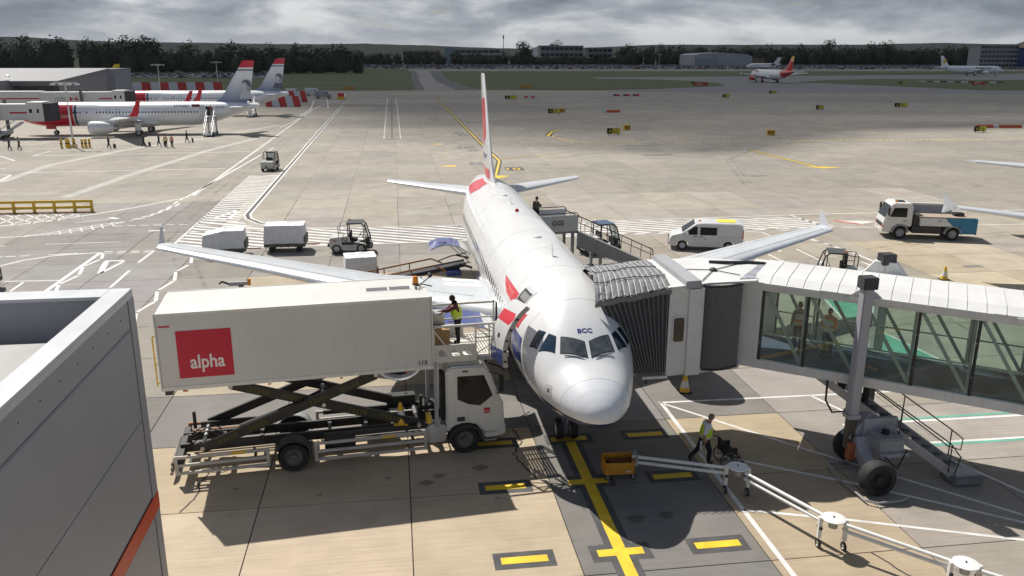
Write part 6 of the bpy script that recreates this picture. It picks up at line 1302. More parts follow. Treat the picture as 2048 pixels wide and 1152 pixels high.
def service_truck():
    T = thing('service_truck', 'white cab service truck with low white and blue tank body', 'truck', (33.0,34.55,0), R(162)); W_ = mat('svc_white', (.63,.63,.62), .35, var=.05, coat=.3); TB = mat('svc_blue', (.01,.17,.31), .35, var=.1); SAND = mat('deck_tan', (.36,.29,.23), .8, var=.2, sc=3)
    ch = MB(); ch.bx(-3.0,2.6,-.45,.45,.55,.85); ch.bx(-1.0,1.0,-1.0,1.0,.45,.95); ch.build('chassis', DARK, T)
    for x in (1.85,-1.75):
        for y in (-1.0,1.0): wheel(T, (x,y*.97,.46), .46, .34, 'y', GREYP, 18); MB().prism([(x+.60*math.cos(a),.48+.60*math.sin(a)) for a in [math.pi*k/8 for k in range(9)]]+[(x+.53*math.cos(a),.48+.53*math.sin(a)) for a in [math.pi*k/8 for k in range(8,-1,-1)]], y-.18, y+.18).build('mudguard', GREYP, T)
    side = [(1.1,.95),(1.1,2.42),(1.25,2.62),(2.35,2.62),(2.62,2.48),(2.98,1.55),(3.08,1.1),(3.08,.5),(2.5,.45),(2.42,.8),(2.1,1.05),(1.85,1.08),(1.55,1.02),(1.35,.9)]
    c = MB().prism(side, -1.1, 1.1).build('cab', W_, T, bevel=.06)
    MB().add([(2.66,-.98,2.42),(2.66,.98,2.42),(3.0,1.02,1.56),(3.0,-1.02,1.56)], [(0,1,2,3)]).build('windscreen', DGLASS, c, smooth=False)
    for s in (-1, 1):
        y = s*1.105; MB().prism([(1.5,1.62),(1.5,2.3),(2.4,2.3),(2.68,1.62)], y-.005, y+.005).build('side_window', DGLASS, c); MB().bx(1.5,1.72,y-.015,y+.015,1.32,1.38).build('door_handle', DARK, c)
        m = MB(); m.bx(2.74,2.86,y+s*.06,y+s*.26,1.75,2.3); m.bar((2.7,y,2.35),(2.8,y+s*.16,2.3),.03); m.build('mirror', BLACK, c); MB().bx(3.06,3.12,y*.62-.2,y*.62+.2,.62,.78).build('headlamp', mat('lamp_glass', (0,0,0)), c); MB().bx(3.04,3.10,y*.9-.1,y*.9+.1,.85,.98).build('indicator', mat('orange_lens', (0,0,0)), c)
    MB().bx(3.07,3.13,-1.05,1.05,.5,.64).build('bumper', W_, c, bevel=.02); MB().bx(3.05,3.11,-.85,.85,.85,1.12).build('grille', DARK, c); MB().bx(1.5,2.1,-.4,.4,2.62,2.68).build('roof_hatch', DARK, c, bevel=.03); MB().lathe([(.07,0),(.07,.1),(.02,.13)], (2.2,.5,2.62), 'z', 10).build('beacon', BEACON, c)
    b = MB().bx(-2.2,.55,-1.12,1.12,1.02,1.62).build('tank_body', W_, T, bevel=.04)
    for s in (-1,1): MB().prism([(-1.95,1.02),(-2.2,1.02),(-2.2,1.62),(-1.15,1.62),(-1.4,1.35),(-1.65,1.12)], s*1.128-.006, s*1.128+.006).build('blue_swoosh', TB, b)
    MB().bx(-3.35,-2.18,-1.14,1.14,.52,1.66).build('rear_locker', TB, T, bevel=.04); MB().bx(-3.2,.6,-1.05,1.05,1.625,1.70).build('deck', SAND, T); MB().bx(.3,.95,-.9,.9,.9,1.75).build('pump_gear', DARK, T, bevel=.03)
    MB().bx(-2.2,.95,-1.15,-.75,2.25,2.40).build('rolled_cover', W_, T, bevel=.05); MB().bx(-2.2,.9,-1.12,-1.08,1.7,2.3).build('side_screen', mat('screen_grey', (.42,.45,.5), .6, var=.1), T, smooth=False)
    MB().bx(-2.6,-1.9,-.2,.5,1.70,1.95).build('hose_reel', DARK, T, bevel=.05); MB().lathe([(.09,-.005),(.09,.005)], (-.75,1.13,1.40), 'y', 12).build('crest', GREYP, b); MB().bx(-1.45,-.9,1.122,1.128,1.36,1.42).build('lettering', LGREY, b)
    for x in (-3.38,): MB().bx(x,x+.04,-1.0,1.0,.45,.6).build('rear_bumper', DARK, T)
service_truck()

# yellow guard rail at the left
t = thing('guard_rail', 'yellow steel guard rail along the apron at the left edge', 'barrier', (-35,52.6,0))
for z in (.42, .92): MB().bx(-8,3.9,-.07,.07,z-.11,z+.11).build('rail', YEL, t, bevel=.02)
for x in (-7.2,-5.6,-4.0,-2.35,-.75,.85,2.45,3.82): MB().bx(x-.1,x+.1,-.09,.09,0,1.0).build('post', YEL, t)
MB().bx(-8,3.9,-.3,.3,.0,.04).build('base_plate', mat('base_rust', (.2,.1,.05), .8), t)

# neighbouring aeroplane, mostly beyond the right edge
airliner('white airliner on the next stand with only wing tip and tailplane in view', (44.2,4.9,0), 0, 33.84, BAW, BAF, windows=())

# ------------------------------------------------------------------ grey building corner close to the camera
def building():
    zt = 8.8; cx, cy = -10.66, -5.40; T = thing('terminal_building', 'grey metal-clad building corner with white coping and orange stripe', 'building', (cx-4,cy-4,0)); ORG = (cx-4,cy-4,0)
    CL = mat('cladding_grey', (.285,.285,.31), .5, var=.05, sc=.7, streak=.06); CO = mat('coping_white', (.50,.51,.54), .4, var=.07, sc=1.5); CI = mat('parapet_inner', (.16,.165,.18), .7, var=.15)
    MB().bx(cx-14,cx,cy-30,cy,0,zt-1.05).build('wall', CL, T, org=ORG)
    def par(x0,x1,y0,y1,z0,z1,m,name): return MB().bx(x0,x1,y0,y1,z0,z1).build(name, m, T, org=ORG)
    par(cx-.30,cx,cy-30,cy,zt-1.05,zt-.03,CL,'parapet'); par(cx-14,cx-.30,cy-.48,cy,zt-1.05,zt-.03,CL,'parapet')
    par(cx-.34,cx+.025,cy-30,cy-6.2,zt-.03,zt+.03,CO,'coping'); par(cx-.34,cx+.025,cy-6.19,cy-.53,zt-.03,zt+.03,CO,'coping'); par(cx-14,cx-.35,cy-.52,cy+.02,zt-.03,zt+.03,CO,'coping'); par(cx-.345,cx+.025,cy-.525,cy+.02,zt-.032,zt+.028,CO,'coping')
    par(cx+.002,cx+.03,cy-30,cy+.02,zt-.13,zt-.03,CO,'drip_edge')
    par(cx-14,cx-.9,cy-30,cy-1.1,zt-1.05,zt-.62,mat('roof_membrane', (.40,.395,.385), .85, var=.15, sc=.6),'roof_deck'); par(cx-.9,cx-.3,cy-30,cy-.5,zt-1.05,zt-.92,mat('gutter_dirty', (.12,.11,.105), .8, var=.4, sc=2),'gutter'); par(cx-14,cx-.9,cy-1.1,cy-.5,zt-1.05,zt-.80,mat('gutter_grey', (.27,.275,.29), .6),'gutter')
    MB().tube([(cx-.75,cy-30,zt-.72),(cx-.75,cy-.8,zt-.72)], .12, 10).build('roof_pipe', mat('pipe_grey', (.36,.35,.36), .6, var=.25), T, org=ORG); par(cx-.98,cx-.90,cy-30,cy-1.1,zt-.62,zt-.56,mat('edge_bar', (.06,.06,.075), .6),'roof_edge_bar')
    # cladding panels on the two visible walls, with shadow gaps
    zs = [(8.14,8.66),(6.3,8.08),(4.62,6.28),(2.4,4.18),(.1,2.38)]; y0 = cy-30
    for z0, z1 in zs:
        for k in range(5):
            a, b = cy-.32-(k+1)*5.9, cy-.32-k*5.9; par(cx+.001,cx+.022,a+.012,b-.012,z0,z1,CL,'cladding_panel')
    par(cx+.001,cx+.035,cy-.30,cy+.03,0,zt-.13,CL,'corner_trim'); par(cx+.024,cx+.030,cy-30,cy-.02,8.085,8.135,mat('seam_blue', (.19,.20,.27), .5),'panel_joint')
    for k in range(14): y = cy-.8-k*.72; MB().lathe([(.014,0),(.012,.008)], (cx+.022,y,8.45), 'x', 6).build('rivet', DARK, T, org=ORG)
    par(cx+.023,cx+.042,cy-30,cy+.035,4.22,4.58,mat('stripe_orange', (.52,.06,.018), .45),'orange_stripe')
building()

# ------------------------------------------------------------------ the far side of the field
# two red-nosed airliners nose-in at the pier
NW = livery('rednose_white', (.80,.80,.81), [((0,-1,0), -9.3, .01, (.03,.035,.09)), ((0,-1,0), -8.95, .01, (.80,.80,.81)), ((0,-1,0), -8.75, .01, (.62,.012,.03))])
NF = livery('rednose_fin', (.80,.81,.83), [((0,0,-1), -9.4, 3.8, (.17,.21,.34)), ((0,0,1), 10.72, .01, (.06,.06,.07)), ((0,0,1), 10.95, .01, (.80,.81,.83)), ((0,0,1), 11.25, .01, (.62,.012,.03))])
NRED = mat('winglet_red', (.55,.01,.03), .35, var=.03)
PG1 = mat('tail_print_dark', (.12,.13,.17), .5, var=.25, sc=3); PG2 = mat('tail_print_light', (.56,.57,.60), .5, var=.15, sc=3); PG3 = mat('tail_print_mid', (.36,.37,.42), .5, var=.2, sc=3)
def rednose(label, loc, variant):
    A, H, f = airliner(label, loc, R(-90), 39.5, NW, NF, drop=.35, shift=3.6, tip='winglet', tipm=NRED, fin_scale=1.05, span=17.2, group='red-nosed airliners at the pier', windows=(1,), skip_windows=((10.2,10.8),(11.3,12.2)), eng_low=.2)
    A.scale = (.94,)*3; L = 39.5
    fx = .26
    def ell(cy_, cz, ry, rz, m, name, off):
        MB().add([(fx+off, cy_+ry*math.cos(a), cz+rz*math.sin(a)) for a in [2*math.pi*k/18 for k in range(18)]], [tuple(range(18))]).build(name, m, A, smooth=False)
    # generic head-and-shoulders print on the fin
    c = L-2.2
    MB().add([(fx+.012,c-1.2,5.95),(fx+.012,c+1.0,5.95),(fx+.012,c+.75,7.0),(fx+.012,c+.2,7.35),(fx+.012,c-.5,7.3),(fx+.012,c-1.0,6.8)], [tuple(range(6))]).build('tail_print', PG2 if variant == 0 else PG1, A, smooth=False)
    MB().add([(fx+.014,c-.32,7.1),(fx+.014,c+.30,7.1),(fx+.014,c+.26,7.8),(fx+.014,c-.26,7.8)], [(0,1,2,3)]).build('tail_print', PG2, A, smooth=False); ell(c+.12, 8.35, .80, .85, PG1, 'tail_print', .018); ell(c-.20, 8.12, .48, .62, PG2, 'tail_print', .026); ell(c+.45, 7.75, .32, .4, PG3, 'tail_print', .022)
    text('norwegian', .62, PG1, A, (2.0,L-14.2,4.72), (0,1,0), (-.12,0,.99), 'lettering', .01); MB().add([(1.975,L-11.2,4.7),(1.975,L-9.9,4.7),(1.90,L-9.9,5.15),(1.90,L-11.2,5.15)], [(0,1,2,3)]).build('flag_block', PG3 if variant else mat('flag_dark', (.12,.02,.03), .5), A, smooth=False)
    text('.com', 1.0, WHITE, A, (1.99,6.4,3.0), (0,1,0), (.05,0,1), 'lettering', .012); text('EI-FHT' if variant == 0 else 'EI-FHL', .5, PG1, A, (1.72,L-7.3,4.45), (0,1,-0.0), (-.2,0,.98), 'lettering')
    sd2 = lambda y, z, off: H.side(y, z, 1, off)
    for y in (14.6, 16.0):
        for P in ([(y-.3,3.4),(y-.25,3.4),(y-.25,4.3),(y-.3,4.3)],[(y+.25,3.4),(y+.3,3.4),(y+.3,4.3),(y+.25,4.3)],[(y-.3,4.3),(y+.3,4.3),(y+.3,4.35),(y-.3,4.35)]): decal(sd2, P, 'overwing_exit', PG1, A, .3, .01)
    decal(sd2, [(L-9.0,2.95),(L-8.2,2.95),(L-8.2,4.75),(L-9.0,4.75)], 'door_opening', mat('cabin_dark', (0,0,0)), A, .3, .01)  # dark decal painted on in place of the unlit doorway
    decal(sd2, [(L-10.0,2.95),(L-9.15,2.95),(L-9.15,4.8),(L-10.0,4.8)], 'open_door', BAF, A, .3, .25)
    return A
rednose('nearer red-nosed white airliner with portrait fin at the left pier', (-64.6,124.5,0), 0)
rednose('farther red-nosed white airliner parked behind its twin at the left pier', (-64.6,166,0), 1)
# mobile stairs at their rear doors
def stairs(label, loc, rz=0):
    T = thing('passenger_stairs', label, 'stairs', loc, rz, 'mobile stairs at the rear doors')
    for k in range(13): MB().bx(-.55,.55,-3.6+k*.28,-3.35+k*.28,.35+k*.2,.40+k*.2).build('step', LGREY, T)
    for x in (-.6,.6):
        MB().bar((x,-3.7,.35),(x,.0,3.0),.08,.3).build('stringer', ALU, T); m = MB(); m.tube([(x,-3.7,1.4),(x,.0,4.0),(x,.9,4.0)], .04, 5)
        for k in range(6): y = -3.6+k*.72; m.tube([(x,y,.4+(y+3.7)*.71),(x,y,1.4+(y+3.7)*.71)], .03, 5)
        m.build('handrail', ALU, T); MB().bx(x-.04,x+.04,-.1,.9,.4,2.9).build('support', GREYP, T)
        for y in (-3.0,.4): wheel(T, (x*1.15,y,.3), .3, .2, 'x', DARK, 10)
    MB().bx(-.65,.65,-.1,.95,2.88,3.0).build('platform', LGREY, T); MB().bx(-.7,.7,-3.9,1.0,.25,.42).build('base', GREYP, T)
stairs('mobile passenger stairs at the rear door of the nearer red-nosed airliner', (-34.9,121.5,0)); stairs('mobile passenger stairs at the rear door of the farther red-nosed airliner', (-34.9,163,0))
person('passenger coming out of the rear door of the nearer red-nosed airliner', (-34.9,121.9,3.0), R(180), {}, mat('rust_shirt', (.22,.09,.06), .8), GREYC, SKIN, HAIRB, sub=1)

def small_bridge(label, x0, x1, y, hsbc):
    T = thing('jet_bridge', label, 'jet bridge', ((x0+x1)/2,y,0), 0, 'jet bridges at the far pier'); O = ((x0+x1)/2,y,0); BW = MATS['bridge_white']
    def b(n, m, *a): return MB().bx(*a).build(n, m, T, org=O)
    L = x1-x0
    b('tunnel_outer', BW, x0, x0+L*.34, y-1.5, y+1.5, 2.7, 5.35); b('tunnel_inner', BW, x0+L*.34, x1-3.6, y-1.35, y+1.35, 2.8, 5.2); b('cab', BW, x1-3.6, x1-1.2, y-1.7, y+1.7, 2.6, 5.5); b('bellows', MATS['bellows_grey'], x1-1.2, x1, y-1.6, y+1.6, 2.6, 5.35)
    b('red_stripe', mat('hsbc_red', (.45,.01,.03), .5), x0+.3, x0+L*.34-.1, y-1.515, y-1.5, 3.85, 4.1); b('red_stripe', mat('hsbc_red', (0,0,0)), x1-6.2, x1-3.7, y-1.365, y-1.35, 3.8, 4.05)
    b('cab_window', DGLASS, x1-3.2, x1-2.8, y-1.715, y-1.7, 3.9, 4.5); b('cab_window', DGLASS, x1-2.1, x1-1.8, y-1.715, y-1.7, 3.9, 4.5)
    cx = x1-L*.36
    for dy in (-1.75,1.75): b('lift_column', mat('far_column', (.09,.09,.1), .5), cx-.2, cx+.2, y+dy-.2, y+dy+.2, .8, 5.9)
    b('undercarriage', GREYP, cx-.6, cx+.6, y-1.9, y+1.9, .5, 1.1)
    for dy in (-.9,.9): wheel(T, (cx-O[0],dy,.55), .55, .35, 'y', GREYP, 14)
    if hsbc:
        text('HSBC', 1.05, GREYP, T, (cx-5.2-O[0],-1.37,3.5), (1,0,0), (0,0,1), 'lettering', .012); k = cx-1.6-O[0]
        for s in (-1,1): MB().add([(k,-1.37,3.85),(k+s*.75,-1.37,3.45),(k+s*.75,-1.37,4.25)], [(0,1,2)]).build('logo_triangle', MATS['hsbc_red'], T, smooth=False)
    m = MB()
    for k in range(12): m.bx(x1-4.6-k*.32, x1-4.3-k*.32, y-2.6, y-1.8, 2.5-k*.2, 2.56-k*.2)
    m.build('service_steps', LGREY, T)
    for dy in (-2.6,-1.8): MB().bar((x1-4.2,y+dy,2.55),(x1-8.2,y+dy,.15),.1,.25).build('stair_stringer', LGREY, T, org=O); MB().bar((x1-4.2,y+dy,3.5),(x1-8.2,y+dy,1.1),.06,.06).build('stair_rail', LGREY, T, org=O)
    for o in T.children:
        if o.name.startswith('service_steps'): o.location = (-O[0],-O[1],0)
small_bridge('white jet bridge with red stripe at the nose of the nearer red-nosed airliner', -80, -57.8, 119.8, False); small_bridge('white jet bridge with bank logo at the nose of the farther red-nosed airliner', -84, -57.8, 161, True)

# pier buildings behind them
def pier():
    G = mat('pier_grey', (.20,.20,.225), .6, var=.08, sc=.15); RF = mat('pier_roof', (.17,.175,.19), .6, var=.1, sc=.1)
    T = thing('pier_building', 'long grey pier building with sloping metal roof at the far left', 'building', (-115,192,0)); O = (-115,192,0)
    MB().loft([[(x,180,0),(x,214,0),(x,214,8.4),(x,180,6.4)] for x in (-150,-79)]).build('hall', G, T, org=O, smooth=False); MB().loft([[(x,179,6.4),(x,215,8.5),(x,215,8.8),(x,179,6.75)] for x in (-150,-78.5)]).build('roof', RF, T, org=O, smooth=False)
    MB().bx(-112,-88.5,172,179.5,0,6.9).build('stair_block', mat('pier_light', (.24,.24,.275), .6, var=.06), T, org=O)
    for k in range(6): MB().bx(-88+k*1.6,-86.6+k*1.6,179.7,180,3.2,5.6).build('louvre_window', DARK, T, org=O)
    for x in (-104,-93,-120): MB().lathe([(.5,0),(.45,.4),(.1,.6)], (x,190,7.2), 'z', 10).build('roof_vent', ALU, T, org=O)
    T = thing('end_block', 'lighter grey block with thin red line at the end of the pier', 'building', (-85,226,0)); O = (-85,226,0)
    MB().bx(-96,-78.6,219,234,0,8.3).build('wall', mat('pier_light', (0,0,0)), T, org=O); MB().bx(-95.8,-82.5,218.9,219,5.4,5.75).build('red_line', mat('hsbc_red', (0,0,0)), T, org=O); MB().bx(-81.8,-80.4,218.85,219,5.4,6.6).build('louvre', GREYP, T, org=O); MB().bx(-96.2,-78.4,218.8,234.2,8.3,8.5).build('roof_edge', RF, T, org=O)
pier()
A, H2, f2 = airliner('small yellow-finned aircraft mostly hidden behind the pier end block', (-115,262,0), R(-90), 33, BAF, mat('fin_yellow', (.75,.5,.02), .4, var=.03), windows=()); A.scale = (.78,)*3
# blast fences
def blast(label, x0, x1, y, h, n, tilt=.5):
    T = thing('blast_fence', label, 'fence', ((x0+x1)/2,y,0), 0, 'red and white blast fences'); w = (x1-x0)/n
    for k in range(n):
        a = x0+k*w-(x0+x1)/2; m = MB(); m.loft([[(a,-.1,0),(a+w-.06,-.1,0),(a+w-.06,.1,0),(a,.1,0)],[(a-tilt,.6,h),(a+w-.06-tilt,.6,h),(a+w-.06-tilt,.8,h),(a-tilt,.8,h)]]); m.build('fence_panel', mat('fence_red', (.50,.035,.03), .6, var=.15) if k % 2 == 0 else mat('fence_white', (.55,.56,.58), .6, var=.1), T, smooth=False)
        MB().bar((a+w/2,1.6,0),(a+w/2-tilt,.75,h*.9),.15).build('prop', GREYP, T)
blast('long red and white blast fence behind the farther red-nosed airliner', -92, -61, 272, 3.3, 11); blast('low red and white blast fence right of the portrait fins', -36.5, -28.0, 194, 2.6, 5, .6); blast('red and white blast fence behind the low one right of the portrait fins', -36, -28.3, 214, 2.9, 5, .6)

# people and small things on the left apron
SUIT = mat('suitcase_black', (.015,.015,.016), .6)
def walker(label, x, y, rz, top, bag=True, vest=None, grp='passengers walking to the pier'):
    st = dict(knR=(.1,.18,.5), anR=(.1,.22,.1), toR=(.1,.38,.06), knL=(-.1,-.08,.5), anL=(-.1,-.30,.15), toL=(-.1,-.2,.05)) if not vest else {}
    person(label, (x,y,0), rz, st, top, TROUS, SKIN, HAIRB, vest, sub=1, group=grp)
    if bag:
        bx_, by_ = x-math.sin(-rz)*-.0-.75*math.cos(rz+R(90)), y-.75*math.sin(rz+R(90)); s = thing('suitcase', 'black trolley case pulled by '+label[label.index('walker'):] if 'walker' in label else 'black trolley case', 'suitcase', (bx_,by_,0), rz, 'trolley cases')
        MB().bx(-.2,.2,-.13,.13,.06,.62).build('case', SUIT, s, bevel=.03); MB().tube([(0,0,.62),(0,.35,.95)], .02, 5).build('handle', DARK, s)
walker('dark clothed walker at the far left edge of the apron', -57.9, 102.2, R(90), GREYC, False); walker('pale shirted walker beside the leftmost one on the far apron', -56.6, 102.1, R(90), mat('beige_top', (.35,.32,.28), .8), False)
walker('lone walker between the yellow bollards and the engine', -45.1, 102.6, R(85), GREYC); walker('walker just below the engine of the nearer red-nosed airliner', -41.0, 104.6, R(95), mat('navy_top', (.03,.035,.06), .8)); walker('walker left of the two hi-vis workers on the far apron', -38.9, 104.5, R(95), mat('dark_top', (.05,.045,.045), .8)); walker('walker in shorts nearest the mobile stairs', -36.2, 109.6, R(100), mat('black_top', (.02,.02,.022), .8))
walker('worker in yellow and orange hi-vis standing left of his colleague on the far apron', -37.6, 103.0, R(20), HIVO, False, HIVIS, 'workers standing on the far apron'); walker('worker in all orange hi-vis standing right of his colleague on the far apron', -36.75, 102.9, R(-10), HIVO, False, HIVO, 'workers standing on the far apron')
NTH = ('first yellow bollard from the left at the light mast','second yellow bollard from the left at the light mast','third yellow bollard from the left at the light mast','fourth yellow bollard from the left, touching the light mast foot','yellow bollard next right of the light mast foot','second yellow bollard right of the light mast foot','third yellow bollard right of the light mast foot','rightmost yellow bollard at the light mast')
for k, x in enumerate((-51.7,-51.2,-50.7,-50.15,-48.95,-48.7,-48.45,-48.15)):
    t = thing('bollard', NTH[k], 'bollard', (x,103.6+(k % 2)*.5,0), 0, 'yellow bollards at the light mast')
    MB().lathe([(.16,0),(.16,1.15),(.12,1.25),(.02,1.28)], n=10).build('post', YEL, t); MB().lathe([(.165,.55),(.165,.72)], n=10, caps=False).build('black_band', DARK, t)
def mast(label, x, y, h, w=1.6, n=4):
    t = thing('light_mast', label, 'light mast', (x,y,0), 0, 'apron light masts'); MB().lathe([(.16,0),(.09,h)], n=8).build('pole', ALU, t); MB().bx(-w,w,-.06,.06,h-.1,h).build('cross_arm', ALU, t); MB().bx(-.4,.4,-.4,.4,0,.5).build('footing', LGREY, t)
    for k in range(n): xx = -w+k*2*w/(n-1); MB().bx(xx-.28,xx+.28,-.3,.2,h-.35,h-.15).build('floodlight', mat('flood_glass', (.75,.76,.78), .2), t)
mast('tall apron light mast with four floodlights between the yellow bollards', -50.4, 104.4, 8.9); mast('light mast in front of the blast fence behind the far tails', -74, 245, 9.4); mast('light mast right of the pier end block', -68, 300, 9.5); mast('light mast over the field left of the taxiway', -60, 420, 10); mast('light mast near the car park right of centre', 205, 640, 12); mast('light mast by the parked jet near the hangar', 262, 640, 12)

# ---- jets taxiing on the far right
IB = livery('redtail_white', (.80,.80,.80), [((0,1,.55), 31.4, .01, (.60,.015,.02))]); IBF = livery('redtail_fin', (.60,.015,.02), [((0,.25,1), 18.7, .01, (.80,.80,.78)), ((0,.1,1), 13.6, .01, (.75,.45,.02))])
A, Hh, f_ = airliner('white jet with red rear body and red and yellow fin taxiing away', (166.5,373.6,0), R(-175), 37.57, IB, IBF, shift=1.6, engm=mat('engine_red', (.45,.015,.03), .4), stabm=WINGG, windows=(-1,))
text('IBERIA EXPRESS', 1.25, DARK, A, (-2.02,13.2,4.75), (0,-1,0), (.22,0,.97), 'lettering', .02); text('IBERIA', 1.25, DARK, A, (2.02,6.5,4.75), (0,1,0), (-.22,0,.97), 'lettering', .02)
TC = livery('charter_white', (.80,.80,.80), []); TCF = livery('charter_fin', (.80,.80,.80), [])
A, Hh, f_ = airliner('white holiday jet with yellow heart on its fin taxiing at the far right', (374.5,470,0), R(90), 44.5, TC, TCF, shift=5.9, windows=(-1,))
text('Thomas Cook', 1.9, mat('charter_grey', (.10,.10,.12), .5), A, (-2.03,21.0,4.15), (0,-1,0), (.14,0,.99), 'lettering', .03)
def heart(A, L):
    P = []
    for k in range(24): t = 2*math.pi*k/24; P.append((-.32, L-3.4+.105*16*math.sin(t)**3*-.8, 8.6+.095*(13*math.cos(t)-5*math.cos(2*t)-2*math.cos(3*t)-math.cos(4*t))))
    MB().add(P, [tuple(range(24))]).build('heart', mat('heart_yellow', (.80,.48,.03), .4), A, smooth=False)
heart(A, 44.5)
# parked T-tail jet by the hangar
def ttail():
    T = thing('parked_jet', 'white T-tail jet parked in front of the grey hangar', 'airplane', (286,660,0), R(-94)); Hn = Hull(30, .8)
    Hn.mesh(24).build('fuselage', BAF, T)
    MB().loft([[(ch*th*t, y+ch*c, z) for c, t in [(0,0),(.3,1),(1,0),(.3,-1)]] for y, z, ch, th in ((23,4.8,5,.05),(26.5,9.6,3.4,.05))]).build('fin', BAF, T)
    for sg in (-1,1):
        make_wing(T, [(.1,26.7,3.2,9.6,.07),(5.2,28.6,1.5,9.7,.07)], sg, BAF, 'horizontal_stabilizer'); make_wing(T, [(.5,11,5,1.7,.12),(13.5,17,1.8,2.7,.1)], sg, WINGG); MB().lathe([(.55,0),(.72,.5),(.7,2.6),(.45,3.6)], (sg*2.5,20.5,4.1), 'y', 14).build('engine', NAVY, T); wheel(T, (sg*2,15,.45), .45, .4, 'x', LGREY, 10)
    wheel(T, (0,3.5,.35), .35, .3, 'x', LGREY, 10)
ttail()

# ---- signs and barriers on the taxiways
def sign(label, x, y, w=2.6, h=.92, split=.4, txt=('A','23'), rz=0):
    T = thing('taxi_sign', label, 'sign', (x,y,0), rz, 'taxiway signs'); b = MB().bx(-w/2,w/2,-.16,.16,.2,.2+h).build('case', DARK, T, bevel=.03); MB().bx(-w/2+.06,-w/2+w*split,-.175,-.16,.26,.14+h).build('black_face', BLACK, b); MB().bx(-w/2+w*split,w/2-.06,-.175,-.16,.26,.14+h).build('yellow_face', mat('sign_yellow', (.62,.52,.03), .5, var=.05), b)
    text(txt[0], h*.75, mat('sign_yellow', (0,0,0)), b, (-w/2+w*split*.3,-.18,.2+h*.22), (1,0,0), (0,0,1), 'lettering', .01); text(txt[1], h*.75, BLACK, b, (-w/2+w*split+w*.08,-.18,.2+h*.22), (1,0,0), (0,0,1), 'lettering', .01)
    for s in (-.35,.35): MB().bx(w*s-.06,w*s+.06,-.06,.06,0,.2).build('leg', DARK, T)
SG = [('taxiway sign nearest the lead-in line end, long and yellow',28.2,222.4,4.2),('taxiway sign right of the fin at mid distance',29.7,163.6,3.2),('taxiway sign by the yellow dashed curve, nearest of all',30.4,114.6,2.6),('small taxiway sign right of centre in the shaded apron',96.1,170.9,2.2),('wide taxiway sign in the shaded apron towards the right',121.6,178,4),('taxiway sign beside the orange barrier at the right edge',95.1,112.4,2.6),('taxiway sign below the taxiing red-tailed jet on its left',94.5,225.7,2.6),('taxiway sign below the taxiing red-tailed jet on its right',120.2,249,3),('dark taxiway sign on the grass before the taxi bend',124.5,335,4.2),('small dark sign on the grass right of the red-tailed jet',222,336,3.6)]
for l, x, y, w in SG: sign(l, x, y, w*.85)
for l, x, y, w in (('red holding sign on the grass left of the taxiing jet',120,316,6),('red holding sign on the grass island at right',246,318,6.5),('red and white holding sign at the far right taxiway',318,275,5)):
    T = thing('holding_sign', l, 'sign', (x,y,0), 0, 'red holding signs'); b = MB().bx(-w/2,w/2,-.16,.16,.25,1.4).build('case', mat('sign_red', (.42,.03,.02), .5), T, bevel=.03); text('08R-26L', .8, WHITE, b, (-w*.32,-.18,.5), (1,0,0), (0,0,1), 'lettering', .01); MB().bx(-w*.3,-w*.28,-.1,.1,0,.3).build('leg', DARK, T)
for l, x, y, w in (('orange marker board on the grass behind the fin',44.7,301.5,4.2),('orange marker board on the grass near the left taxiway mouth',-20.8,288,4)):
    T = thing('marker_board', l, 'sign', (x,y,0), 0, 'orange marker boards'); MB().bx(-w/2,w/2,-.12,.12,.2,1.1).build('board', ORANGE, T); MB().bx(-.06,.06,-.05,.05,0,.2).build('leg', DARK, T)
def frame(label, x, y, rz):
    T = thing('yellow_frame', label, 'barrier', (x,y,0), rz, 'yellow frames on the apron'); T.scale = (.72,)*3; m = MB()
    for k in range(5): m.bx(-.85+k*.42,-.78+k*.42,-.3,.3,.1,1.2)
    m.bx(-.9,.95,-.35,.35,1.1,1.25); m.bx(-.9,.95,-.35,.35,0,.12); m.build('cage', YEL, T); MB().bx(-.8,.85,-.05,.05,.2,1.1).build('panel', mat('frame_ochre', (.42,.26,.04), .6), T)
frame('yellow cage frame behind the nearest taxiway sign', 35.1,123.4,R(20)); frame('yellow cage frame alone on the bright apron right of centre', 56.2,111,R(-15)); frame('pale cage frame next to the mid-distance taxiway sign', 32.4,168.2,0)
def lowbar(label, x, y, n, cols, rz=0, w=1.05):
    T = thing('low_barrier', label, 'barrier', (x,y,0), rz, 'low barriers on the apron')
    for k in range(n): MB().loft([[(k*w-n*w/2,-.4,0),((k+1)*w-.05-n*w/2,-.4,0),((k+1)*w-.05-n*w/2,.4,0),(k*w-n*w/2,.4,0)],[(k*w-n*w/2,-.18,.55),((k+1)*w-.05-n*w/2,-.18,.55),((k+1)*w-.05-n*w/2,.18,.55),(k*w-n*w/2,.18,.55)]]).build('barrier_block', cols[k % len(cols)], T, smooth=False)
OR2 = mat('barrier_orange', (.52,.09,.025), .6, var=.2); PW2 = mat('barrier_white', (.6,.58,.55), .6, var=.15)
lowbar('orange plastic barrier row in the middle of the shaded apron', 43.5,167,4,[PW2,OR2,OR2,OR2]); lowbar('red and white barrier row left of the taxi sign beyond the fin', 35.4,230.3,4,[RED,PW2]); lowbar('orange and white barrier row at the right edge of the bright apron', 104.8,120.4,8,[OR2,OR2,OR2,PW2,OR2], R(-8)); lowbar('red and white barrier blocks near the grass right of centre', 66.8,239.8,9,[PW2,DARK,RED])
lowbar('long row of white and dark barrier blocks at the far right taxiway', 262,352,12,[PW2,DARK], R(-25), 3)
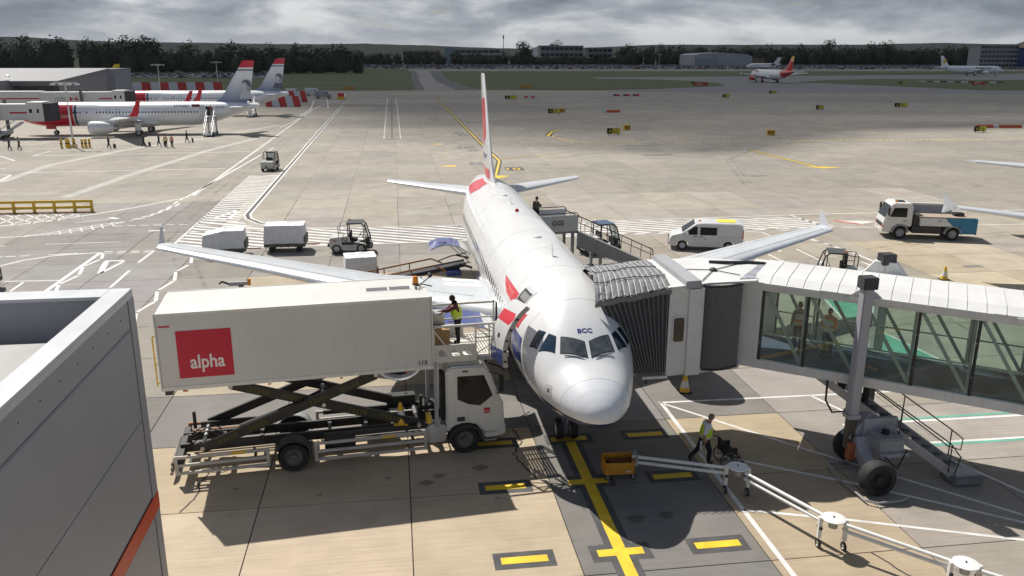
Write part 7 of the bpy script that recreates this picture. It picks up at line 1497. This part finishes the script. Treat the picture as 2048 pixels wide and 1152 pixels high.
# vehicles and cabins at the field edge (left of the taxiway)
CW = mat('far_van_white', (.62,.63,.65), .4, var=.05)
def far_van(label, x, y, rz, m=None, grp='vehicles parked by the blast fence'):
    T = thing('parked_van', label, 'van', (x,y,0), rz, grp); MB().prism([(-2.5,.4),(-2.5,2.0),(-2.3,2.2),(.8,2.2),(1.5,1.4),(2.4,1.2),(2.5,.4)], -.95, .95).build('body', m or CW, T, bevel=.08); MB().prism([(.75,1.4),(.75,2.0),(.95,2.02),(1.45,1.42)], -.97, .97).build('window_band', DGLASS, T)
    for xx in (-1.5,1.5):
        for yy in (-.85,.85): wheel(T, (xx,yy,.35), .35, .2, 'y', GREYP, 10)
far_van('white van nearest the blast fences right of the far tails', -40.5, 245, R(0)); far_van('second white van behind the blast fences', -35.5, 247, R(5)); far_van('third white van behind the blast fences, towards the taxiway', -30, 250, R(-8)); far_van('dark van parked beside the red barrier near the left field edge', -25.5, 232, R(0), GREYP)
T = thing('marker_post', 'red box on a yellow stand at the head of the double white line', 'sign', (-20.2,226,0)); MB().bx(-.9,.9,-.3,.3,.8,1.8).build('box', RED, T); MB().bx(-1.1,1.1,-.5,.5,0,.8).build('stand', YEL, T)

# ---- buildings beyond the field
def office(label, x0, x1, y, h, floors, bays, col, tower=None):
    T = thing('office_building', label, 'building', ((x0+x1)/2,y,0), 0, 'offices beyond the car park'); O = ((x0+x1)/2,y,0); m = mat('office_'+label.split()[0], col, .7, var=.08, sc=.05)
    MB().bx(x0,x1,y,y+18,0,h).build('wall', m, T, org=O); MB().bx(x0-.5,x1+.5,y-.5,y+18.5,h,h+.8).build('roof_edge', m, T, org=O); fh = h/floors; w = (x1-x0)/bays
    for f in range(floors):
        for b in range(bays): MB().bx(x0+b*w+.5,x0+(b+1)*w-.5,y-.12,y,f*fh+fh*.35,f*fh+fh*.82).build('window', DGLASS, T, org=O)
    if tower: MB().bx(tower[0],tower[1],y-3,y+5,0,h+2).build('stair_tower', mat('tower_glass', (.16,.2,.24), .3), T, org=O)
office('pale low office with white bands and glass stair tower beyond the car park', 66, 118, 960, 16, 3, 8, (.30,.30,.30), (54,66)); office('grey two-storey office beyond trees right of centre', 165, 215, 960, 20, 3, 9, (.22,.22,.235)); office('darker grey wing beside the two-storey office', 222, 250, 962, 18, 3, 5, (.20,.20,.215)); office('slab office building at the far right behind the jets', 560, 600, 745, 21, 5, 10, (.25,.26,.28)); office('long low brick office left of the pale one', 8, 50, 975, 14, 2, 7, (.22,.17,.16))
T = thing('blue_hangar', 'blue sided hangar with brown roof at the extreme right', 'building', (640,730,0)); MB().bx(-34,60,-5,40,0,19).build('wall', mat('hangar_blue', (.03,.07,.25), .6, var=.1), T); MB().prism([(-35,19),(61,19),(40,30),(0,30)], -6, 41).build('roof', mat('hangar_brown', (.16,.10,.07), .7), T)
T = thing('grey_hangar', 'pale grey hangar with curved roof behind the parked T-tail jet', 'building', (322,800,0)); MB().prism([(-30,0),(30,0),(30,10),(24,12),(0,13.5),(-24,12.5),(-30,11)], 0, 45).build('shell', mat('hangar_grey', (.30,.32,.35), .6, var=.1, sc=.1), T); MB().bx(-29,-6,-.4,0,0,8).build('hangar_door', mat('hangar_door', (.24,.26,.29), .6), T); MB().bx(30,45,4,40,0,8).build('brick_annex', mat('annex_brown', (.15,.10,.08), .7), T)
T = thing('far_greenhouse', 'white roofed building glinting on the hillside right of centre', 'building', (250,1450,0)); MB().prism([(-24,8),(24,8),(20,18),(0,24),(-20,18)], 0, 30).build('roof', WHITE, T); MB().bx(-24,24,0,30,-1,8).build('wall', LGREY, T)
T = thing('radio_mast', 'thin mast on the horizon right of the pale office', 'mast', (192,1500,0)); MB().lathe([(.8,0),(.5,40)], n=6).build('pole', GREYP, T); MB().lathe([(1.2,36),(1.2,42)], n=8).build('head', DARK, T)

# ---- parked cars: a distant mass that nobody could count
def cars():
    cols = [mat('car_white', (.62,.63,.65), .3, var=0), mat('car_silver', (.36,.38,.41), .3, .3, var=0), mat('car_black', (.025,.025,.03), .3, var=0), mat('car_blue', (.05,.08,.2), .3, var=0), mat('car_red', (.25,.02,.02), .3, var=0)]; mb = MB(); rr = random.Random(5)
    def car(x, y, mi):
        mb.bx(x-2.1,x+2.1,y-.9,y+.9,.3,.85,mi); mb.loft([[(x-1.6,y-.85,.85),(x+1.2,y-.85,.85),(x+1.2,y+.85,.85),(x-1.6,y+.85,.85)],[(x-1.2,y-.7,1.45),(x+.5,y-.7,1.45),(x+.5,y+.7,1.45),(x-1.2,y+.7,1.45)]], 2)
        mb.bx(x-1.2,x+.5,y-.7,y+.7,1.45,1.47,mi)
    for x0, x1, ys in ((-66,235,range(664,860,12)), (250,600,range(664,860,13)), (-230,-70,range(430,505,14))):
        for y in ys:
            x = x0+rr.uniform(0,4)
            while x < x1:
                if rr.random() < .86: car(x, y+rr.uniform(-.5,.5), rr.choice((0,0,0,1,1,1,2,3,4)))
                x += rr.uniform(4.9,6.2) if rr.random() < .93 else 14
    o = mb.build('parked_cars', cols, smooth=False); o['kind'] = 'stuff'; o['label'] = 'dense rows of parked cars beyond the grass'; o['category'] = 'cars'
cars()

# ---- trees: woods as one mass, a few crowns that stand out as single trees
LEAFS = [mat('leaf_dark', (.018,.028,.010), .8, var=.3, sc=.2), mat('leaf_mid', (.028,.042,.014), .8, var=.3, sc=.2), mat('leaf_light', (.048,.066,.022), .8, var=.3, sc=.2)]
def crown(mb, x, y, r, z0, h, n, rr, tint=0, leaf=1.6, core=False):
    if core: mb.lathe([(r*.5,z0),(r*.66,z0+h*.2),(r*.6,z0+h*.42),(r*.35,z0+h*.6),(r*.08,z0+h*.7)], (x,y,0), 'z', 7, 0)
    lobes = [(x+rr.uniform(-.55,.55)*r, y+rr.uniform(-.5,.5)*r, z0+h*rr.uniform(.35,.85), r*rr.uniform(.38,.68)) for _ in range(7)]+[(x,y,z0+h*.55,r*.75)]
    for k in range(n):
        lx, ly, lz, lr = rr.choice(lobes); u = rr.uniform(-1,1); a = rr.uniform(0,2*math.pi); q = math.sqrt(1-u*u); d = rr.uniform(.72,1.05)
        c = Vector((lx+lr*d*q*math.cos(a), ly+lr*d*q*math.sin(a), max(z0, lz+lr*d*u*.85*h/(2*r)*1.1)))
        nrm = Vector((q*math.cos(a)+rr.uniform(-.6,.6), q*math.sin(a)+rr.uniform(-.6,.6), u+rr.uniform(-.3,.8))).normalized(); t1 = nrm.orthogonal().normalized(); t1.rotate(Matrix.Rotation(rr.uniform(0,6.3), 3, nrm)); t2 = nrm.cross(t1); s = leaf*rr.uniform(.6,1.25)
        mb.add([c-t1*s*.5, c+t2*s*.35, c+t1*s*.5, c-t2*s*.35], [(0,1,2,3)], min(2, max(0, int(rr.choice((0,0,1,1,2))+tint))))
def wood(name, label, spots, seed, n=210, leaf=1.9):
    rr = random.Random(seed); mb = MB()
    for x, y, r, h in spots: crown(mb, x, y, r, h*.02, h*.98, n, rr, rr.choice((0,0,0,1)), leaf, True)
    o = mb.build(name, LEAFS, smooth=False); o['kind'] = 'stuff'; o['label'] = label; o['category'] = 'wood'
rr = random.Random(3)
wood('woodland', 'dark wood along the left side of the field', [(x+rr.uniform(-4,4), yy+rr.uniform(-10,10), rr.uniform(5,9.5), rr.uniform(13,20)+(3 if x < -150 else 0)) for yy, dx in ((535,10),(565,10),(600,11)) for x in range(-430, -28, dx)], 11)
wood('woodland', 'dark wood beyond the middle car park', [(x+rr.uniform(-4,4), yy+rr.uniform(-8,8), rr.uniform(5,8), rr.uniform(8,14)) for yy, dx in ((876,10),(895,10)) for x in range(-130, 250, dx)], 12, 150, 2.2)
wood('woodland', 'leafy dark wood behind the right side of the field', [(x+rr.uniform(-4,4), yy+rr.uniform(-8,8), rr.uniform(7,10), rr.uniform(15,22)) for yy, dx in ((878,10),(896,10),(915,11)) for x in range(246, 900, dx)], 13, 170, 2.4)
def tree(label, x, y, r, h, seed, tint=0):
    T = thing('broadleaf_tree', label, 'tree', (x,y,0), 0, 'single trees on the horizon'); rr = random.Random(seed)
    m = MB(); m.lathe([(.55,0),(.4,h*.3),(.2,h*.6)], n=7)
    for k in range(5): a = rr.uniform(0,6.3); m.tube([(0,0,h*.3),(math.cos(a)*r*.35,math.sin(a)*r*.35,h*.5),(math.cos(a)*r*.6,math.sin(a)*r*.6,h*.68)], [.25,.16,.06], 5)
    m.build('trunk', mat('bark', (.06,.045,.03), .9), T); m = MB(); crown(m, 0, 0, r, h*.14, h*.86, 520, rr, tint, 1.9, True); m.build('crown', LEAFS, T, smooth=False)
for k, (l, x, y, r, h, t_) in enumerate((('tall dark tree left of the grey two-storey office',136,890,11,25,0),('round dark tree behind the grey two-storey office',186,985,10,26,0),('tallest pale green tree above the right wood',540,868,11,29,2),('pale green tree just left of the tallest one on the right',520,872,10,26,2),('light green tree by the gap in the right wood',488,868,11,25,2),('dark tree left of the slab office at far right',528,860,10,25,0),('dark pointed tree on the right wood edge',465,862,7,27,0),('dark tree at the left wood crest',-250,528,9,25,0),('dark tree at the left wood right shoulder',-205,528,9,24,0),('dark tree near the left wood middle',-150,526,9,21,0))): tree(l, x, y, r, h, 40+k, t_)

# ---- wooded hills on the horizon
def hills():
    from mathutils import noise as nz
    HM = mat('wooded_hills', (.026,.038,.028), .95, var=.45, sc=.02, world_co=True)
    mb = MB(); nx, ny = 220, 9; x0, x1 = -4200, 7200
    prof = [(-4200,95),(-2300,92),(-1700,78),(-1200,66),(-850,58),(-500,62),(-190,62),(260,50),(500,42),(740,38),(1100,46),(1500,62),(2200,72),(3200,78),(5000,90),(7200,95)]
    V = []
    for j_ in range(ny):
        for i in range(nx):
            x = x0+(x1-x0)*i/(nx-1); f = j_/(ny-1); y = 3400+f*2200
            for (a, ha), (b, hb) in zip(prof, prof[1:]):
                if a <= x <= b: h = ha+(hb-ha)*(x-a)/(b-a); break
            V.append((x, y, -2+(h*.90+nz.noise((x*.0016,y*.0012,0))*13+nz.noise((x*.02,y*.02,4))*3+nz.noise((x*.06,y*.05,8))*2.2)*min(1, math.sin(math.pi*.5*min(1, f*1.35)))))
    mb.add(V, [(a*nx+b, a*nx+b+1, (a+1)*nx+b+1, (a+1)*nx+b) for a in range(ny-1) for b in range(nx-1)]); struct(mb.build('hills', HM, smooth=True))
hills()

# ------------------------------------------------------------------ the cloud whose shadow lies over the far side of the field
def cloud():
    from mathutils import noise as nz
    h = 900; off = Vector((-.40*h, .65*h))
    edge = [(-1500,420),(-700,330),(-160,300),(-60,235),(-26,172),(-6,140),(20,130),(60,142),(130,150),(260,146),(600,110),(2800,300),(5200,700),(5200,6600),(-3600,6600),(-3600,800)]
    E_ = [Vector(p) for p in edge]
    def dist(p):
        ins = False; d = 1e9
        for a, b in zip(E_, E_[1:]+E_[:1]):
            t = max(0, min(1, (p-a).dot(b-a)/(b-a).length_squared)); d = min(d, (p-(a+(b-a)*t)).length)
            if (a.y > p.y) != (b.y > p.y) and p.x < (b.x-a.x)*(p.y-a.y)/(b.y-a.y)+a.x: ins = not ins
        return d if ins else -d
    xs = [-3800+i*220 for i in range(10)]+[-1700+i*100 for i in range(12)]+[-520+i*24 for i in range(56)]+[840+i*220 for i in range(21)]; ys = [40+i*14 for i in range(30)]+[470+i*180 for i in range(36)]
    V = []; D = []
    for y in ys:
        for x in xs:
            p = Vector((x, y)); d = dist(p)+22*nz.noise((x*.012,y*.02,1))+14*nz.noise((x*.04,y*.05,3)); k = max(0, min(1, (d+34)/68)); D.append(k*k*(3-2*k))
    n = len(xs)
    for lay in (0, 1):
        for j_, y in enumerate(ys):
            for i, x in enumerate(xs):
                k = D[j_*n+i]; z = h+(-30*k-12*nz.noise((x*.006,y*.006,5)) if lay == 0 else k*(110+70*nz.noise((x*.004,y*.004,9))+25*nz.noise((x*.02,y*.02,2)))); V.append((x+off.x, y+off.y, z))
    F = []
    m_ = len(xs)*len(ys)
    for j_ in range(len(ys)-1):
        for i in range(n-1):
            q = (j_*n+i, j_*n+i+1, (j_+1)*n+i+1, (j_+1)*n+i)
            if max(D[k] for k in q) > .005: F += [q[::-1], tuple(k+m_ for k in q)]
    me = bpy.data.meshes.new('cloud'); me.from_pydata(V, [], F); at = me.attributes.new('cover', 'FLOAT', 'POINT'); at.data.foreach_set('value', D+D)
    m = bpy.data.materials.new('cloud_vapour'); m.use_nodes = True; nt = m.node_tree; nt.nodes.clear(); N = nt.nodes.new; L = nt.links.new
    a = N('ShaderNodeAttribute'); a.attribute_name = 'cover'; mu = N('ShaderNodeMath'); mu.operation = 'MULTIPLY'; mu.inputs[1].default_value = .72; L(a.outputs['Fac'], mu.inputs[0])
    tr = N('ShaderNodeBsdfTransparent'); tl = N('ShaderNodeBsdfTranslucent'); tl.inputs[0].default_value = (.8,.8,.82,1); df = N('ShaderNodeBsdfDiffuse'); df.inputs[0].default_value = (.85,.85,.86,1)
    m1 = N('ShaderNodeMixShader'); m1.inputs[0].default_value = .35; L(df.outputs[0], m1.inputs[1]); L(tl.outputs[0], m1.inputs[2])
    m2 = N('ShaderNodeMixShader'); L(mu.outputs[0], m2.inputs[0]); L(tr.outputs[0], m2.inputs[1]); L(m1.outputs[0], m2.inputs[2]); o = N('ShaderNodeOutputMaterial'); L(m2.outputs[0], o.inputs[0])
    me.materials.append(m); me.polygons.foreach_set('use_smooth', [True]*len(me.polygons)); struct(link('cloud', me))
cloud()
# ------------------------------------------------------------------ air between here and the hills
hz_ = MB().bx(-6100, 9100, -310, 7100, -3.2, 135).build('haze', mat('haze_air', (1,1,1), var=0), smooth=False); hz_['kind'] = 'stuff'; hz_['label'] = 'thin haze over the airfield'; hz_['category'] = 'haze'
def air():
    m = MATS['haze_air']; nt = m.node_tree; nt.nodes.clear(); v = nt.nodes.new('ShaderNodeVolumePrincipled'); v.inputs['Color'].default_value = (.86,.91,1,1); v.inputs['Density'].default_value = 3.2e-5; v.inputs['Anisotropy'].default_value = .2
    o = nt.nodes.new('ShaderNodeOutputMaterial'); nt.links.new(v.outputs[0], o.inputs['Volume'])
air()
